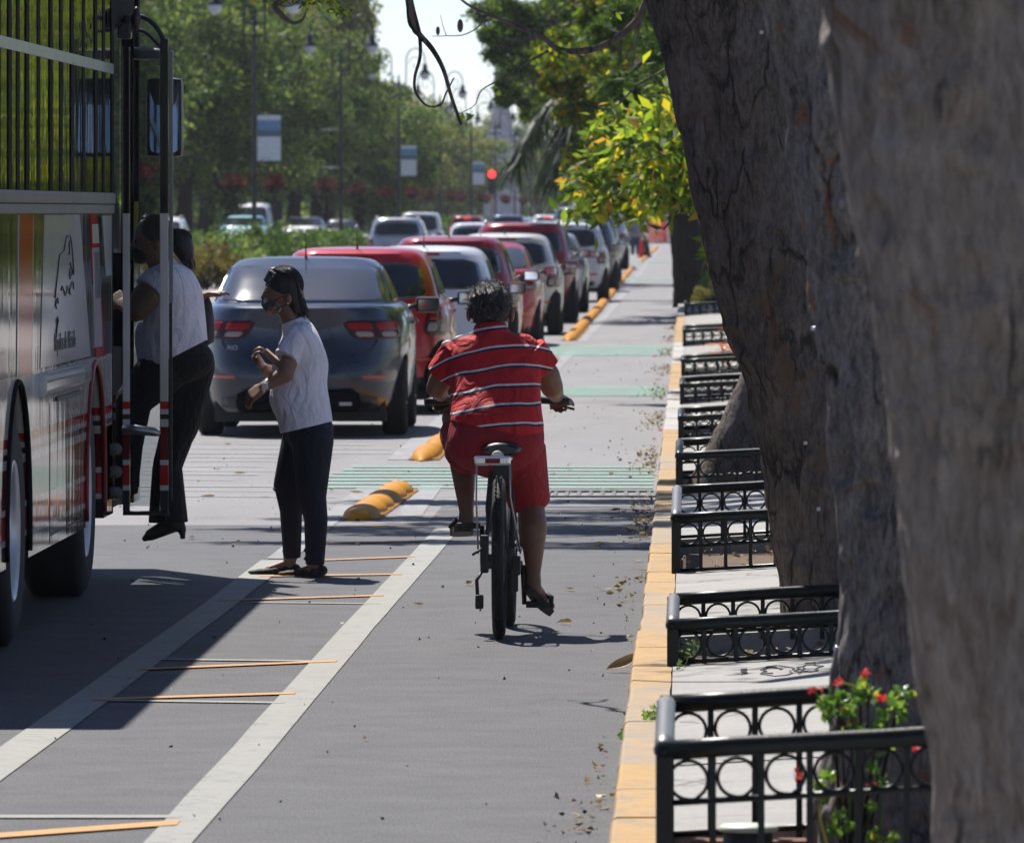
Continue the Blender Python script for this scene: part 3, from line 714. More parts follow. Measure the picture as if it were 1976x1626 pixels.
tag(link('grit', leaf_mesh('grit', pts, g_.normal(size=(n, 3))*[1, 1, .2], .008+g_.random(n)*.013, 'rubber', .8, 0, 3, 2)), 'small dark specks of grit scattered over the asphalt', 'grit', kind='stuff')
for (px, py, mt) in ((1288, 831, 'petal_magenta'), (1262, 690, 'petal_magenta')):
    x, y = g(px, py); pts = np.array([[x, y, .02]]*7)+g_.normal(size=(7, 3))*[.02, .05, .006]
    tag(link('fallen_flower', leaf_mesh('fallen_flower', pts, g_.normal(size=(7, 3)), [.035]*7, mt, .8)), 'magenta flower fallen %s' % ('beside the kerb at the fifth planter' if py > 800 else 'in the bike lane farther up, by the seventh planter'), 'flower')
# small stones / blossom on the near planter bed
# ------------------------------------------------------------------ tree trunks on the right
def trunk_mesh(pts, name, mat, nr=44, nl=110, rough=.03, flare=.25, seed=0, closed_top=True):
    # pts: (x, y, z, r) from base to top
    P_ = [Vector(p[:3]) for p in pts]; rr = [p[3] for p in pts]
    def cat(v, u):
        n = len(v)-1; i = min(int(u*n), n-1); t = u*n-i
        a, b, c, d = v[max(i-1, 0)], v[i], v[i+1], v[min(i+2, n)]
        return .5*((2*b)+(c-a)*t+(2*a-5*b+4*c-d)*t*t+(3*b-a-3*c+d)*t**3)
    m = MB(); rs = []; rk_ = random.Random(seed*7+1); knots = [] if nr < 50 else [(rk_.uniform(P_[0].z, P_[-1].z), rk_.uniform(PI, 2*PI), rk_.uniform(.022, .05), rk_.uniform(.008, .02)) for _ in range(26)]
    for i in range(nl+1):
        u = i/nl; c = cat(P_, u); r = cat(rr, u); fl = 1+flare*math.exp(-u*nl*.09)
        ring = []
        for j in range(nr):
            a = 2*PI*j/nr; d = Vector((math.cos(a), math.sin(a), 0)); q = c+d*r
            big = noise.noise(Vector((d.x*1.3+seed, d.y*1.3, c.z*.9)))*.16
            flut = noise.noise(Vector((d.x*3.2+seed, d.y*3.2, c.z*.7)))*.07
            sm_ = noise.noise(Vector((q.x*16+seed, q.y*16, q.z*5)))*rough*1.2+noise.noise(Vector((q.x*45+seed, q.y*45, q.z*12)))*rough*.5
            lobes = 1+(fl-1)*(1+.5*math.sin(a*4+seed)); kn = 0
            for (kz, ka, kr, kd) in knots:
                dz = c.z-kz
                if abs(dz) < kr*3:
                    da = (a-ka+PI) % (2*PI)-PI; dd = math.hypot(dz*.75, da*r)/kr
                    kn += kd*(-1.3*math.exp(-dd*dd*1.6)+.7*math.exp(-((dd-1.35)/.45)**2))
            ring.append(c+d*(r*(1+big+flut)*lobes+sm_*.5+kn))
        rs.append(ring)
    m.rings(rs, 0, True, closed_top); return m
def limb(m, pts, r0, r1, seg=9, wob=.04, n=24, seed=0):
    P_ = [Vector(p) for p in pts]; q = []
    for i in range(n+1):
        u = i/n*(len(P_)-1); k_ = min(int(u), len(P_)-2); t = u-k_
        a, b, c, d = P_[max(k_-1, 0)], P_[k_], P_[k_+1], P_[min(k_+2, len(P_)-1)]
        v = .5*((2*b)+(c-a)*t+(2*a-5*b+4*c-d)*t*t+(3*b-a-3*c+d)*t**3)
        q.append(v+Vector((noise.noise(v*3+Vector((seed, 0, 0))), noise.noise(v*3+Vector((0, seed, 5))), noise.noise(v*3+Vector((9, 0, seed)))))*wob)
    m.tube(q, [r0+(r1-r0)*i/n for i in range(n+1)], seg)
def edge_track(edge, k, w_at):                        # left silhouette (px) -> centre line
    out = []
    for (px, py) in edge:
        r = w_at(py)/2/k; p = P(px, py, k); out.append((p.x+r, p.y, p.z, r))
    return out[::-1]
def crown_from(clumps, per, size, mat, seed, name='crown', parent=None, droop=.2, width=.42, shell=.35):
    gg = np.random.default_rng(seed); pts, dirs = clump_points(clumps, per, gg, shell)
    o = link(name, leaf_mesh(name, pts, dirs, size*(.65+.7*gg.random(len(pts))), mat, width, droop, seed), parent); return o

# trunk 1 (dark, leaning left), standing in the second planter
k1 = 466; e1 = [(1180, -260), (1252, 0), (1281, 90), (1306, 200), (1332, 330), (1352, 430), (1372, 515), (1398, 600), (1424, 690), (1448, 760), (1466, 840), (1478, 920), (1485, 1000), (1494, 1080), (1502, 1150), (1500, 1210), (1490, 1262)]
T1 = thing('tree', 'tall dark barked tree leaning left over the cycle lane, its foot in the second planter', 'tree', (.66, 34.3, .05), 0, 'big trees along the sidewalk')
def rel(o, t):                                        # geometry was made in world space: move it into the thing's frame
    o.parent = t; o.matrix_parent_inverse = t.matrix_world.inverted() if False else Matrix.Translation(-Vector(t.location)); return o
rel(trunk_mesh(edge_track(e1, k1, lambda y: 300-.05*max(0, y)), 't', 'b', 96, 300, .032, .10, 1).build('trunk', 'bark_dark'), T1)
m = MB()
top1 = P(1330, -260, k1); 
limb(m, [top1-Vector((0, 0, .25)), top1+Vector((-.05, -.5, .9)), top1+Vector((-.65, -1.4, 1.5)), top1+Vector((-.9, -2.0, 1.3))], .13, .05, 10, .05, 30, 3)
limb(m, [top1-Vector((0, 0, .3)), top1+Vector((.5, 1.0, 1.4)), top1+Vector((1.3, 2.4, 3.0)), top1+Vector((2.0, 3.0, 4.2))], .2, .05, 10, .06, 30, 6)
limb(m, [top1-Vector((0, 0, .2)), top1+Vector((.1, 2.0, 1.6)), top1+Vector((.9, 4.4, 3.2))], .15, .04, 10, .06, 30, 9)
rel(m.build('limb', 'bark_dark'), T1)
# twig that hangs into the sky gap (thick zigzag) and its hook
kb = 500; end = top1+Vector((-.9, -2.0, 1.3)); pz = lambda px, py: Vector(((px-VX)/kb, F/kb+.2, CH-(py-VY)/kb))
m = MB()
limb(m, [end, pz(760, -420), pz(778, -200), pz(786, -30), pz(796, 45), pz(806, 62), pz(830, 90), pz(852, 130), pz(868, 180), pz(889, 240)], .019, .0055, 8, .016, 90, 2)
limb(m, [pz(786, -30), pz(787, 40), pz(802, 58), pz(806, 70), pz(806, 110), pz(797, 150), pz(800, 180), pz(822, 205), pz(848, 203), pz(858, 182), pz(873, 152)], .009, .003, 8, .012, 60, 4)
limb(m, [pz(806, 62), pz(800, 40), pz(793, 15), pz(785, -20)], .008, .012, 6, .003, 10, 4)
rel(m.build('hanging_branch', 'bark_dark'), T1)
gg = np.random.default_rng(11)
c1 = [((1.2+gg.normal()*1.2, 37+gg.normal()*2.0, 7.6+gg.normal()*.9), (1.0, 1.3, .8)) for _ in range(26)]
rel(crown_from(c1, 260, .16, 'leaf_back', 12), T1)
for (px, py) in ((1552, 850), (1577, 976), (1468, 66)):     # little metal tags nailed to the bark
    m = MB(); p = P(px, py, k1); m.box(p.x-.008, p.x+.008, p.y-.345, p.y-.335, p.z-.008, p.z+.008, b=.002); o = rel(m.build('metal_tag', 'alloy'), T1)

# trunk 2 (rough bark), in the nearest planter
k2 = 727; e2 = [(1400, -330), (1462, 0), (1500, 130), (1523, 290), (1545, 430), (1568, 590), (1588, 700), (1601, 850), (1613, 950), (1616, 1080), (1619, 1200), (1609, 1290), (1597, 1380), (1588, 1470), (1580, 1560), (1570, 1660)]
T2 = thing('tree', 'rough grey barked tree in the nearest planter, beside the blurred trunk', 'tree', (.50, 22.6, .05), 0, 'big trees along the sidewalk')
rel(trunk_mesh(edge_track(e2, k2, lambda y: 232 if y < 1200 else 232+(y-1200)*.12), 't', 'b', 96, 320, .046, .05, 8).build('trunk', 'bark_rough'), T2)
m = MB(); top2 = P(1515, -330, k2)
limb(m, [top2-Vector((0, 0, .2)), top2+Vector((.2, .8, 1.2)), top2+Vector((.9, 1.6, 3.0)), top2+Vector((1.5, 1.8, 4.4))], .15, .04, 10, .05, 30, 2)
limb(m, [top2-Vector((0, 0, .2)), top2+Vector((.3, -.3, 1.4)), top2+Vector((1.4, -.8, 2.8))], .1, .03, 10, .05, 24, 5)
rel(m.build('limb', 'bark_rough'), T2)
c2 = [((2.3+gg.normal()*.8, 24.6+gg.normal()*1.5, 7.6+gg.normal()*.8), (.9, 1.1, .7)) for _ in range(20)]
rel(crown_from(c2, 260, .14, 'leaf_back', 13), T2)
for (px, py) in ((1536, 193), (1570, 635), (1613, 1250)):
    m = MB(); p = P(px, py, k2); m.tube([p+Vector((.02, -.02, -.002)), p+Vector((-.004, -.04, .002))], .0065, 8); rel(m.build('metal_peg', 'alloy'), T2)

# trunk 3 (blurred foreground)
k3 = 941; e3 = [(1560, -420), (1592, 0), (1606, 110), (1614, 220), (1637, 380), (1660, 520), (1690, 690), (1706, 790), (1722, 900), (1733, 1020), (1741, 1150), (1757, 1290), (1777, 1400), (1790, 1520), (1797, 1640), (1795, 1900), (1780, 2010)]
T3 = thing('tree', 'pale blotchy tree trunk out of focus in the right foreground', 'tree', (.75, 17.0, .05), 0, 'big trees along the sidewalk')
rel(trunk_mesh(edge_track(e3, k3, lambda y: 440), 't', 'b', 90, 240, .016, .05, 15).build('trunk', 'bark_pale'), T3)
m = MB(); top3 = P(1780, -420, k3)
limb(m, [top3-Vector((0, 0, .2)), top3+Vector((.3, .6, 1.3)), top3+Vector((1.0, .8, 3.2)), top3+Vector((1.4, .4, 4.6))], .2, .05, 10, .05, 30, 12)
rel(m.build('limb', 'bark_pale'), T3)
c3 = [((2.4+gg.normal()*.8, 17.6+gg.normal()*1.2, 7.8+gg.normal()*.7), (.9, 1.0, .7)) for _ in range(18)]
rel(crown_from(c3, 240, .14, 'leaf_back', 14), T3)

# tree 4: slanting dark base in the fourth planter; its thin crown throws the bars of shade on the lane
T4 = thing('tree', 'dark thick tree base slanting right out of the fourth planter', 'tree', (.36, 53.0, .05), 0, 'big trees along the sidewalk')
rel(trunk_mesh([(.27, 53, .0, .30), (.36, 53, .3, .24), (.52, 53.05, .7, .21), (.75, 53.1, 1.3, .19), (.95, 53.2, 2.2, .17), (.9, 53.3, 3.6, .15), (.7, 53.4, 4.8, .12)], 't', 'b', 36, 80, .02, .15, 22).build('trunk', 'bark_dark'), T4)
m = MB()
for i, (x, y, z) in enumerate(((-1.9, 51.5, 5.4), (-1.0, 50, 5.2), (-2.6, 54, 5.8), (.6, 56, 6.4), (1.9, 53, 6.5))):
    limb(m, [(.7, 53.4, 4.6), ((x+.7)*.5, (y+53.4)*.5, 5.4), (x, y, z)], .07, .015, 7, .08, 20, i)
    for j in range(5): limb(m, [(x*.7+.2, y*.7+16, z-.1), (x+rng.uniform(-1, 1), y+rng.uniform(-1.5, 1.5), z+rng.uniform(-.2, .4))], .02, .006, 5, .1, 10, j)
rel(m.build('limb', 'bark_dark'), T4)
c4_ = []
for i in range(64):
    x = gg.uniform(-3.8, .8); y = gg.choice([48.9, 50.8, 52.2, 53.3, 55.3])+gg.normal()*.3
    c4_.append(((x, y, 5.5+gg.random()*.9), (.6, .30, .2)))
rel(crown_from(c4_, 420, .12, 'leaf_back', 15), T4)

# ---- trees farther along the sidewalk
def street_tree(x, y, label, spans, mat, size, per, seed, tr=.26, h=4.0, lean=(-.6, 0), droop=.25, width=.42, barkm='bark_far', limbs=True):
    t = thing('tree', label, 'tree', (x, y, .1), 0, None)
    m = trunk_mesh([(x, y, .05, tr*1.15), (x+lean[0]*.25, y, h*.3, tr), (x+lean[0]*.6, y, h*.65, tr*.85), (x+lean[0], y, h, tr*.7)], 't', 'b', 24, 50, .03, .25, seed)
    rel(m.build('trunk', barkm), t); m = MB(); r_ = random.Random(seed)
    for (c, r) in spans:
        limb(m, [(x+lean[0]*.9, y, h*.9), ((x+lean[0]+c[0])*.5, (y+c[1])*.5, (h+c[2])*.5+.35), c], tr*.32, .02, 7, .12, 16, r_.random()*9)
        for q in range(4):
            limb(m, [c, (c[0]+r_.uniform(-1, 1)*r[0], c[1]+r_.uniform(-1, 1)*r[1], c[2]+r_.uniform(-.8, .8)*r[2])], .022, .008, 5, .08, 8, q)
    rel(m.build('limb', barkm), t)
    gg = np.random.default_rng(seed); cl = []
    for (c, r) in spans:
        nn = max(4, int(9*(r[0]*r[1]*r[2])**.5))
        for _ in range(nn):
            u = gg.normal(size=3); u /= np.linalg.norm(u); u *= gg.random()**.45
            s = .26+.3*gg.random(); rr_ = (r[0]*r[1]*r[2])**(1/3)
            cl.append(((c[0]+u[0]*r[0], c[1]+u[1]*r[1], c[2]+u[2]*r[2]), (rr_*s, rr_*s, rr_*s*.75)))
    rel(crown_from(cl, per, size, mat, seed+1, droop=droop, width=width), t); return t
def sp(px, py, k, rx, ry, rz): p = P(px, py, k); return ((p.x, p.y, p.z), (rx/k, ry, rz/k))
# R1: broad yellow-green leaves over the lane; its black trunk stands behind the straw bushes
street_tree(.14, 152, 'dark trunked tree whose broad yellow green leaves hang low over the cycle lane',
    [sp(1120, 110, 118, 75, 1.6, 60), sp(1215, 180, 112, 80, 2.2, 70), sp(1150, 240, 116, 70, 1.8, 60), sp(1270, 290, 108, 70, 2.2, 70), sp(1180, 330, 112, 75, 2.0, 45), sp(1160, 395, 114, 48, 1.3, 22), sp(1250, 385, 112, 60, 1.5, 32),
     sp(1310, 360, 108, 45, 1.5, 45), sp(1250, 60, 112, 80, 2.5, 60), sp(1200, -60, 112, 100, 3, 80), sp(1340, 100, 105, 60, 2, 100), sp(1090, 160, 116, 45, 1.5, 35), sp(1110, 290, 116, 40, 1.5, 35), sp(1075, 90, 116, 40, 1.5, 30), sp(1180, 20, 112, 70, 2, 40), ((-2.9, 139, 7.2), (1.3, 1.6, .6)), ((-1.2, 140, 7.4), (1.3, 1.8, .6)), ((-2.2, 147, 7.8), (1.4, 1.2, .5)), ((-1.8, 157, 8), (1.5, .9, .5)), ((-2.4, 168, 8), (1.4, .8, .5))], 'leaf_bright', .105, 620, 31, .30, 2.6, (-.42, 0), .35, .5)
# R2: dense dark tree beyond
street_tree(1.2, 205, 'dense dark green tree rising left of the yellow leaved one, against the sky',
    [sp(985, 25, 80, 55, 2, 50), sp(1010, 110, 80, 58, 2, 50), sp(985, 175, 82, 35, 1.6, 32), sp(1060, 60, 78, 60, 2.5, 70), sp(1080, 170, 78, 55, 2.5, 55), sp(1010, -60, 80, 60, 2.5, 60), sp(1025, 215, 82, 35, 1.5, 25), sp(1120, 250, 78, 40, 2, 50), sp(960, 75, 82, 30, 1.2, 28), sp(1040, 150, 79, 60, 2, 50), sp(1130, 20, 77, 60, 2.5, 50), sp(1130, 130, 77, 60, 2.5, 60), sp(1170, 250, 77, 60, 2.5, 60), sp(1220, 60, 77, 70, 2.5, 80)],
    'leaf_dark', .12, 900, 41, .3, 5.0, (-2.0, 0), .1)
# R3: feathery green, nearer
street_tree(.9, 100, 'feathery mid green tree whose foliage fills the gap beside the leaning dark trunk',
    [sp(1240, 220, 165, 60, 1.2, 50), sp(1290, 300, 160, 50, 1.2, 55), sp(1260, 110, 165, 60, 1.4, 50), sp(1220, 20, 165, 60, 1.2, 40), sp(1300, 190, 160, 50, 1.2, 70), sp(1330, 400, 158, 25, .8, 18), sp(1170, 60, 165, 45, 1.2, 35), sp(1200, 160, 165, 45, 1.2, 35), sp(1290, 40, 162, 50, 1.4, 50)],
    'leaf_hedge', .075, 520, 51, .2, 3.4, (-.5, 0), .4, .3)
# R4..: more of the row, seen in the bus windows and beyond the trunks
for i, (x, y, mt) in enumerate(((2.6, 78, 'leaf_bright'), (3.6, 118, 'leaf_bright'), (4.2, 165, 'leaf_hedge'), (5.5, 235, 'leaf_bright'), (2.2, 300, 'leaf_back_olive'), (6.0, 340, 'leaf_back'), (2.0, 430, 'leaf_back'))):
    gg = np.random.default_rng(60+i)
    s = [((x-.3+gg.normal()*.8, y+gg.normal()*3, 1.9+gg.random()*5), (1.3+gg.random()*.6, 2.0, 1.2)) for _ in range(14)]
    street_tree(x, y, ['sidewalk tree with yellow green crown behind the leaning dark trunk', 'sidewalk tree with tall yellow green crown, behind the feathery one', 'bushy bright green sidewalk tree behind the big trunks', 'yellow flecked sidewalk tree far behind the big trunks', 'olive tree on the sidewalk past the broad leaved one', 'large green tree far down the sidewalk, right of the netting', 'farthest green tree above the red netting'][i], s, mt, .16, 420, 70+i, .22, 3.4, (-.3, 0))
# thin bare twigs in front of the canopy, part of R3-like near branch of tree 4
kb2 = 300; q2 = lambda px, py: Vector(((px-VX)/kb2, F/kb2, CH-(py-VY)/kb2))
m = MB()
limb(m, [(.9, 53.3, 3.4), q2(1330, -80), q2(1262, -10), q2(1225, 45), q2(1150, 90), q2(1080, 99), q2(1045, 75), q2(990, 45), q2(935, 25), q2(895, 5), q2(860, -30)], .034, .005, 8, .022, 90, 3)
limb(m, [q2(1250, 10), q2(1232, 60), q2(1222, 120)], .014, .005, 6, .01, 12, 3)
limb(m, [q2(1060, 99), q2(1020, 120), q2(960, 155), q2(930, 175), q2(915, 205), q2(880, 222)], .008, .002, 6, .008, 30, 5)
limb(m, [q2(935, 25), q2(925, 50), q2(895, 68), q2(860, 70), q2(835, 70)], .006, .002, 6, .006, 24, 7)
limb(m, [q2(862, 70), q2(855, 50), q2(850, 30)], .003, .0015, 5, .004, 8, 7)
limb(m, [q2(1290, 130), q2(1230, 165), q2(1190, 205), q2(1140, 222)], .010, .002, 6, .008, 24, 8)
for (px, py, s) in ((888, 50, 12), (845, 60, 8)): m.ellipsoid(q2(px, py), (s*.5/kb2, s*.5/kb2, s*1.1/kb2), 8, 6)
rel(m.build('bare_branch', 'bark_dark'), T4)
# loose yellow leaves on those twigs
gg = np.random.default_rng(9); L_ = [(1090, 100), (1100, 92), (1073, 117), (1087, 128), (1180, 35), (1197, 30), (1175, 140), (955, 178), (910, 228), (890, 226), (1110, 82), (1095, 75), (1215, 215), (905, 225)]
pts = np.array([list(q2(a, b)) for a, b in L_]*2)+gg.normal(size=(len(L_)*2, 3))*[.01, .05, .01]
rel(link('twig_leaves', leaf_mesh('twig_leaves', pts, gg.normal(size=(len(pts), 3)), .05+.03*gg.random(len(pts)), 'leaf_bright', .5, .3, 2)), T4)
# branch of feathery leaves at the top left of the frame
kb3 = 330; q3 = lambda px, py: Vector(((px-VX)/kb3, F/kb3, CH-(py-VY)/kb3))
m = MB()
limb(m, [(.7, 53.4, 4.6), (-1.0, 50, 4.2), q3(760, -200), q3(640, -90), q3(575, -20), q3(533, 8), q3(545, 30), q3(565, 45), q3(583, 38), q3(590, 22)], .04, .004, 7, .01, 60, 1)
limb(m, [q3(533, 8), q3(560, 12), q3(580, 0)], .005, .002, 5, .004, 10, 1)
rel(m.build('feathery_branch', 'bark_dark'), T4)
cl = [((*q3(px, py),), (.10, .3, .05)) for px, py in ((560, -10), (600, 5), (640, 0), (655, 22), (535, -5), (500, -12), (620, -25), (700, -30), (650, -20))]
pts, dirs = clump_points(cl, 60, gg, .1)
rel(link('feathery_leaves', leaf_mesh('feathery_leaves', pts, dirs, .035+.02*gg.random(len(pts)), 'leaf_bright', .3, .5, 2)), T4)

# palm with long drooping fronds
t = thing('palm_tree', 'palm with long dark drooping fronds reaching out left of the broad leaved tree', 'palm', (.35, 171, .1))
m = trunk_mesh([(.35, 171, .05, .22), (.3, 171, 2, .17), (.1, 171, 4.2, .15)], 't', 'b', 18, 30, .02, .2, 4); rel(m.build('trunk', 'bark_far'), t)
gg = np.random.default_rng(77)
fr = MB(); hub = Vector((.1, 171, 4.3)); kp = 94
for i in range(15):
    if i < 10: tip = P(gg.uniform(965, 1095), gg.uniform(300, 352), kp); tip.y += gg.uniform(-1.5, 1.5)
    else:
        a = gg.uniform(0, 6.28); tip = hub+Vector((math.cos(a)*2.8, math.sin(a)*2.8, gg.uniform(-1.5, .5)))
    mid = (hub+tip)*.5+Vector((-.5, 0, 1.5)) if i < 10 else (hub+tip)*.5+Vector((0, 0, 1.1)); mid2 = tip+(mid-tip)*.45+Vector((0, 0, .35))
    pts = []
    for q in range(25):
        u = q/24; pts.append(hub*(1-u)**3+mid*3*u*(1-u)**2+mid2*3*u*u*(1-u)+tip*u**3)
    fr.tube(pts, [.025*(1-.8*q/24) for q in range(25)], 5)
    for q in range(4, 25):
        for s_ in (-1, 1):
            for w_ in (0, .5):
                p = pts[q]; dr = Vector((s_*gg.uniform(.0, .3)-.1, gg.normal()*.3, -gg.uniform(.35, .7)))
                a_ = p+Vector((0, gg.normal()*.03, w_*.03)); b_ = a_+dr*.55; c_ = a_+dr*gg.uniform(.9, 1.3)+Vector((0, 0, -.12))
                wv = Vector((.018, .012*s_, 0)); fr.add([a_-wv, a_+wv, b_+wv, b_-wv, c_], [(0, 1, 2, 3), (3, 2, 4)])
rel(fr.build('frond', 'palm'), t)

# ------------------------------------------------------------------ planter plants
def shrub(name, label, cat, cl, n, size, mat, seed, droop=0, stems=None, width=.5, group=None):
    c0 = cl[0][0]; base = (c0[0], c0[1], .06)
    t = thing(name, label, cat, base, 0, group); gg = np.random.default_rng(seed)
    pts, dirs = clump_points(cl, n, gg, .2)
    rel(link('foliage', leaf_mesh('foliage', pts, dirs, size*(.6+.8*gg.random(len(pts))), mat, width, droop, seed)), t)
    m = MB()
    for (c, r) in cl[:14]:
        limb(m, [(base[0]+gg.normal()*.02, base[1]+gg.normal()*.03, .02), ((base[0]+c[0])*.5, (base[1]+c[1])*.5, (c[2])*.6), c], max(.004, size*.06), .002, 5, .02, 8, seed)
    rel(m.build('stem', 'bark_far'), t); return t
# thorny plant with small red flowers in the nearest planter
kc = 762
def cp(px, py, r=22, ry=.1): p = P(px, py, kc); return ((p.x, p.y, p.z), (r/kc, ry, r*.8/kc))
cl = [cp(*a) for a in ((1640, 1370), (1590, 1355), (1615, 1345), (1650, 1400), (1680, 1340), (1700, 1385), (1725, 1350), (1745, 1335), (1600, 1375), (1660, 1350), (1690, 1410), (1735, 1375), (1665, 1320, 14), (1655, 1430), (1700, 1440), (1575, 1510, 14), (1600, 1495, 14),
      (1590, 1540, 12), (1680, 1480), (1700, 1510), (1620, 1570, 16), (1640, 1590, 16), (1610, 1600, 14), (1690, 1610, 18), (1720, 1615, 14), (1680, 1555, 10))]
ft = shrub('flowering_shrub', 'green thorny shrub with round leaves and small red flowers in the nearest planter', 'shrub', cl, 22, .026, 'leaf_plant', 5, 0, width=.75)
gg = np.random.default_rng(3)
for (px, py) in ((1571, 1329), (1624, 1316), (1670, 1300), (1537, 1492), (1684, 1513), (1700, 1348), (1772, 1443), (1640, 1395)):
    p = P(px, py, kc); pts = np.array([list(p)]*6)+gg.normal(size=(6, 3))*.006
    rel(link('flower', leaf_mesh('flower', pts, gg.normal(size=(6, 3)), [.020]*6, 'petal', .9)), ft)
m = MB()
for (a, b, c) in (((1571, 1329), (1580, 1345), (1590, 1365)), ((1624, 1316), (1645, 1322), (1665, 1328)), ((1537, 1492), (1560, 1500), (1590, 1500)), ((1670, 1300), (1668, 1330), (1660, 1360)), ((1650, 1640), (1640, 1560), (1655, 1420)), ((1690, 1660), (1700, 1560), (1690, 1400)), ((1600, 1640), (1580, 1560), (1590, 1500))):
    limb(m, [P(*a, kc), P(*b, kc), P(*c, kc)], .003, .003, 5, .004, 8, 2)
rel(m.build('stem', 'leaf_plant'), ft)
# round lidded tub inside the nearest planter
t = thing('ground_lamp', 'black round garden lamp with a pale lid inside the nearest planter', 'garden lamp', (.155, 21.9, .05))
m = MB(); m.lathe([(.0, 0), (.066, 0), (.066, .12), (.06, .125), (0, .125)], 28); m.build('housing', 'rubber', t)
m = MB(); m.lathe([(.0, .12), (.078, .125), (.082, .132), (.07, .142), (0, .146)], 28); m.build('lid', 'pale_lid', t)
m = MB(); m.box(.0, .5, 22.3, 22.4, .04, .12, b=.01); tag(m.build('edging_brick', 'terracotta'), 'reddish brick edging behind the round garden lamp', 'brick')
# weed growing over the kerb
cw = [((-.155+a, 27.9+b, .10+c), (.035, .22, .028)) for a, b, c in ((0, 0, 0), (.05, .2, .01), (-.04, .1, -.02), (.02, -.3, 0), (-.06, -.2, -.04), (.08, .4, .01), (-.03, .45, -.01), (.04, -.1, .02))]
shrub('weed', 'small bright green weed growing over the kerb beside the nearest planter', 'weed', cw, 60, .022, 'leaf_plant', 8, width=.7)
cw = [((-.035+a, 30.6+b, .14+c), (.03, .2, .03)) for a, b, c in ((0, 0, 0), (.03, .2, .03), (.05, .5, .05), (.0, .9, .04))]
shrub('weed', 'thin trailing weed climbing the corner post of the second planter', 'weed', cw, 18, .02, 'leaf_plant', 9, width=.5)
# red and orange strap-leaved plant (seventh and eighth planters)
def strap_plant(px, py, k, label, n, L0, mat, seed):
    p = P(px, py, k); t = thing('strap_leaf_plant', label, 'plant', (p.x, p.y, .06)); m = MB(); r_ = random.Random(seed)
    for i in range(n):
        a = r_.uniform(0, 6.28); L = L0*r_.uniform(.6, 1.1); up = r_.uniform(.3, 1.0)
        c0 = Vector((p.x, p.y, p.z-.04+.1*r_.random())); d = Vector((math.cos(a), math.sin(a)*.8, 0)); vs = []
        for q in range(9):
            u = q/8; c = c0+d*L*u+Vector((0, 0, L*(up*u-1.1*u*u*(1.2-up*.5)))); w = .022*math.sin(PI*min(1, u*.9+.12))*L0/.35
            s_ = Vector((-d.y, d.x, .3))*w; vs += [c-s_, c+s_]
        m.add(vs, [(2*q, 2*q+1, 2*q+3, 2*q+2) for q in range(8)], 0, True)
    rel(m.build('leaf', mat), t); m = MB(); m.tube([(p.x, p.y, .04), (p.x, p.y, p.z)], .015, 6); rel(m.build('stem', 'bark_far'), t); return t
strap_plant(1395, 678, 180, 'pink and cream strap leaved plant in the seventh planter', 16, .34, 'leaf_tiplant', 1)
strap_plant(1432, 635, 160, 'upright red and white strap leaved plant beside the leaning dark trunk', 14, .32, 'leaf_tiplant', 2)
strap_plant(1425, 660, 172, 'drooping orange leaved plant half hidden by the leaning dark trunk', 34, .22, 'leaf_tiplant', 3)
strap_plant(1360, 480, 95, 'tall plant with red and white leaves behind the dark tree trunk', 20, .5, 'leaf_tiplant', 6)
strap_plant(1366, 515, 98, 'reddish leafy plant above the straw coloured bushes', 20, .45, 'leaf_tiplant', 7)
for i, (px, py) in enumerate(((1352, 572), (1378, 560), (1400, 566), (1365, 540))):
    p = P(px, py, 116-i*3); cl = [((p.x+a, p.y+b, p.z+c), (.1, .3, .1)) for a, b, c in ((0, 0, 0), (.08, .3, .05), (-.08, .1, -.05), (.03, -.3, .08), (-.03, .2, .1))]
    shrub('bush', ['straw coloured bush left of its row behind the farthest planter', 'straw coloured bush in the middle of its row behind the farthest planter', 'straw coloured bush next to the leaning dark trunk', 'green topped bush behind the straw coloured ones'][i], 'bush', cl, 120, .05, 'leaf_straw' if i < 3 else 'leaf_hedge', 20+i, group='bushes behind the farthest planter')
# ------------------------------------------------------------------ median: hedge, lamp posts, hanging baskets
def hedge(name, label, cat, x0, x1, y0, y1, h, mat, size, n, seed, bumpy=.2):
    gg = np.random.default_rng(seed); L = y1-y0
    y = y0+gg.random(n)*L; side = gg.random(n); x = np.where(side < .35, x1+gg.normal(0, .06, n), x0+gg.random(n)*(x1-x0))
    top = h*(1+bumpy*np.array([noise.noise(Vector((a*.35, b*1.2, seed))) for a, b in zip(y, x)]))
    z = np.where(side < .35, gg.random(n)*top, np.where(side < .8, top+gg.normal(0, .06, n), gg.random(n)*top))
    pts = np.stack([x-(x0+x1)/2, y-y0, z], 1); d = gg.normal(size=(n, 3)); d[:, 2] += .5
    t = thing(name, label, cat, ((x0+x1)/2, y0, .1)); link('foliage', leaf_mesh('foliage', pts, d, size*(.6+.8*gg.random(n)), mat, .5, 0, seed), t)
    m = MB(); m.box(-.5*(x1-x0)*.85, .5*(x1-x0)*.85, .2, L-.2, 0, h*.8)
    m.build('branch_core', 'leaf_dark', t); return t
hedge('hedge', 'long clipped bright green hedge on the median between the sedan and the white suv', 'hedge', -13.6, -12.3, 206, 322, .80, 'leaf_hedge', .19, 17000, 1, .45)
hedge('hedge', 'short piece of green hedge right of the pale car, far down the median', 'hedge', -13.6, -12.3, 360, 520, 1.15, 'leaf_hedge', .28, 5000, 2, .4)
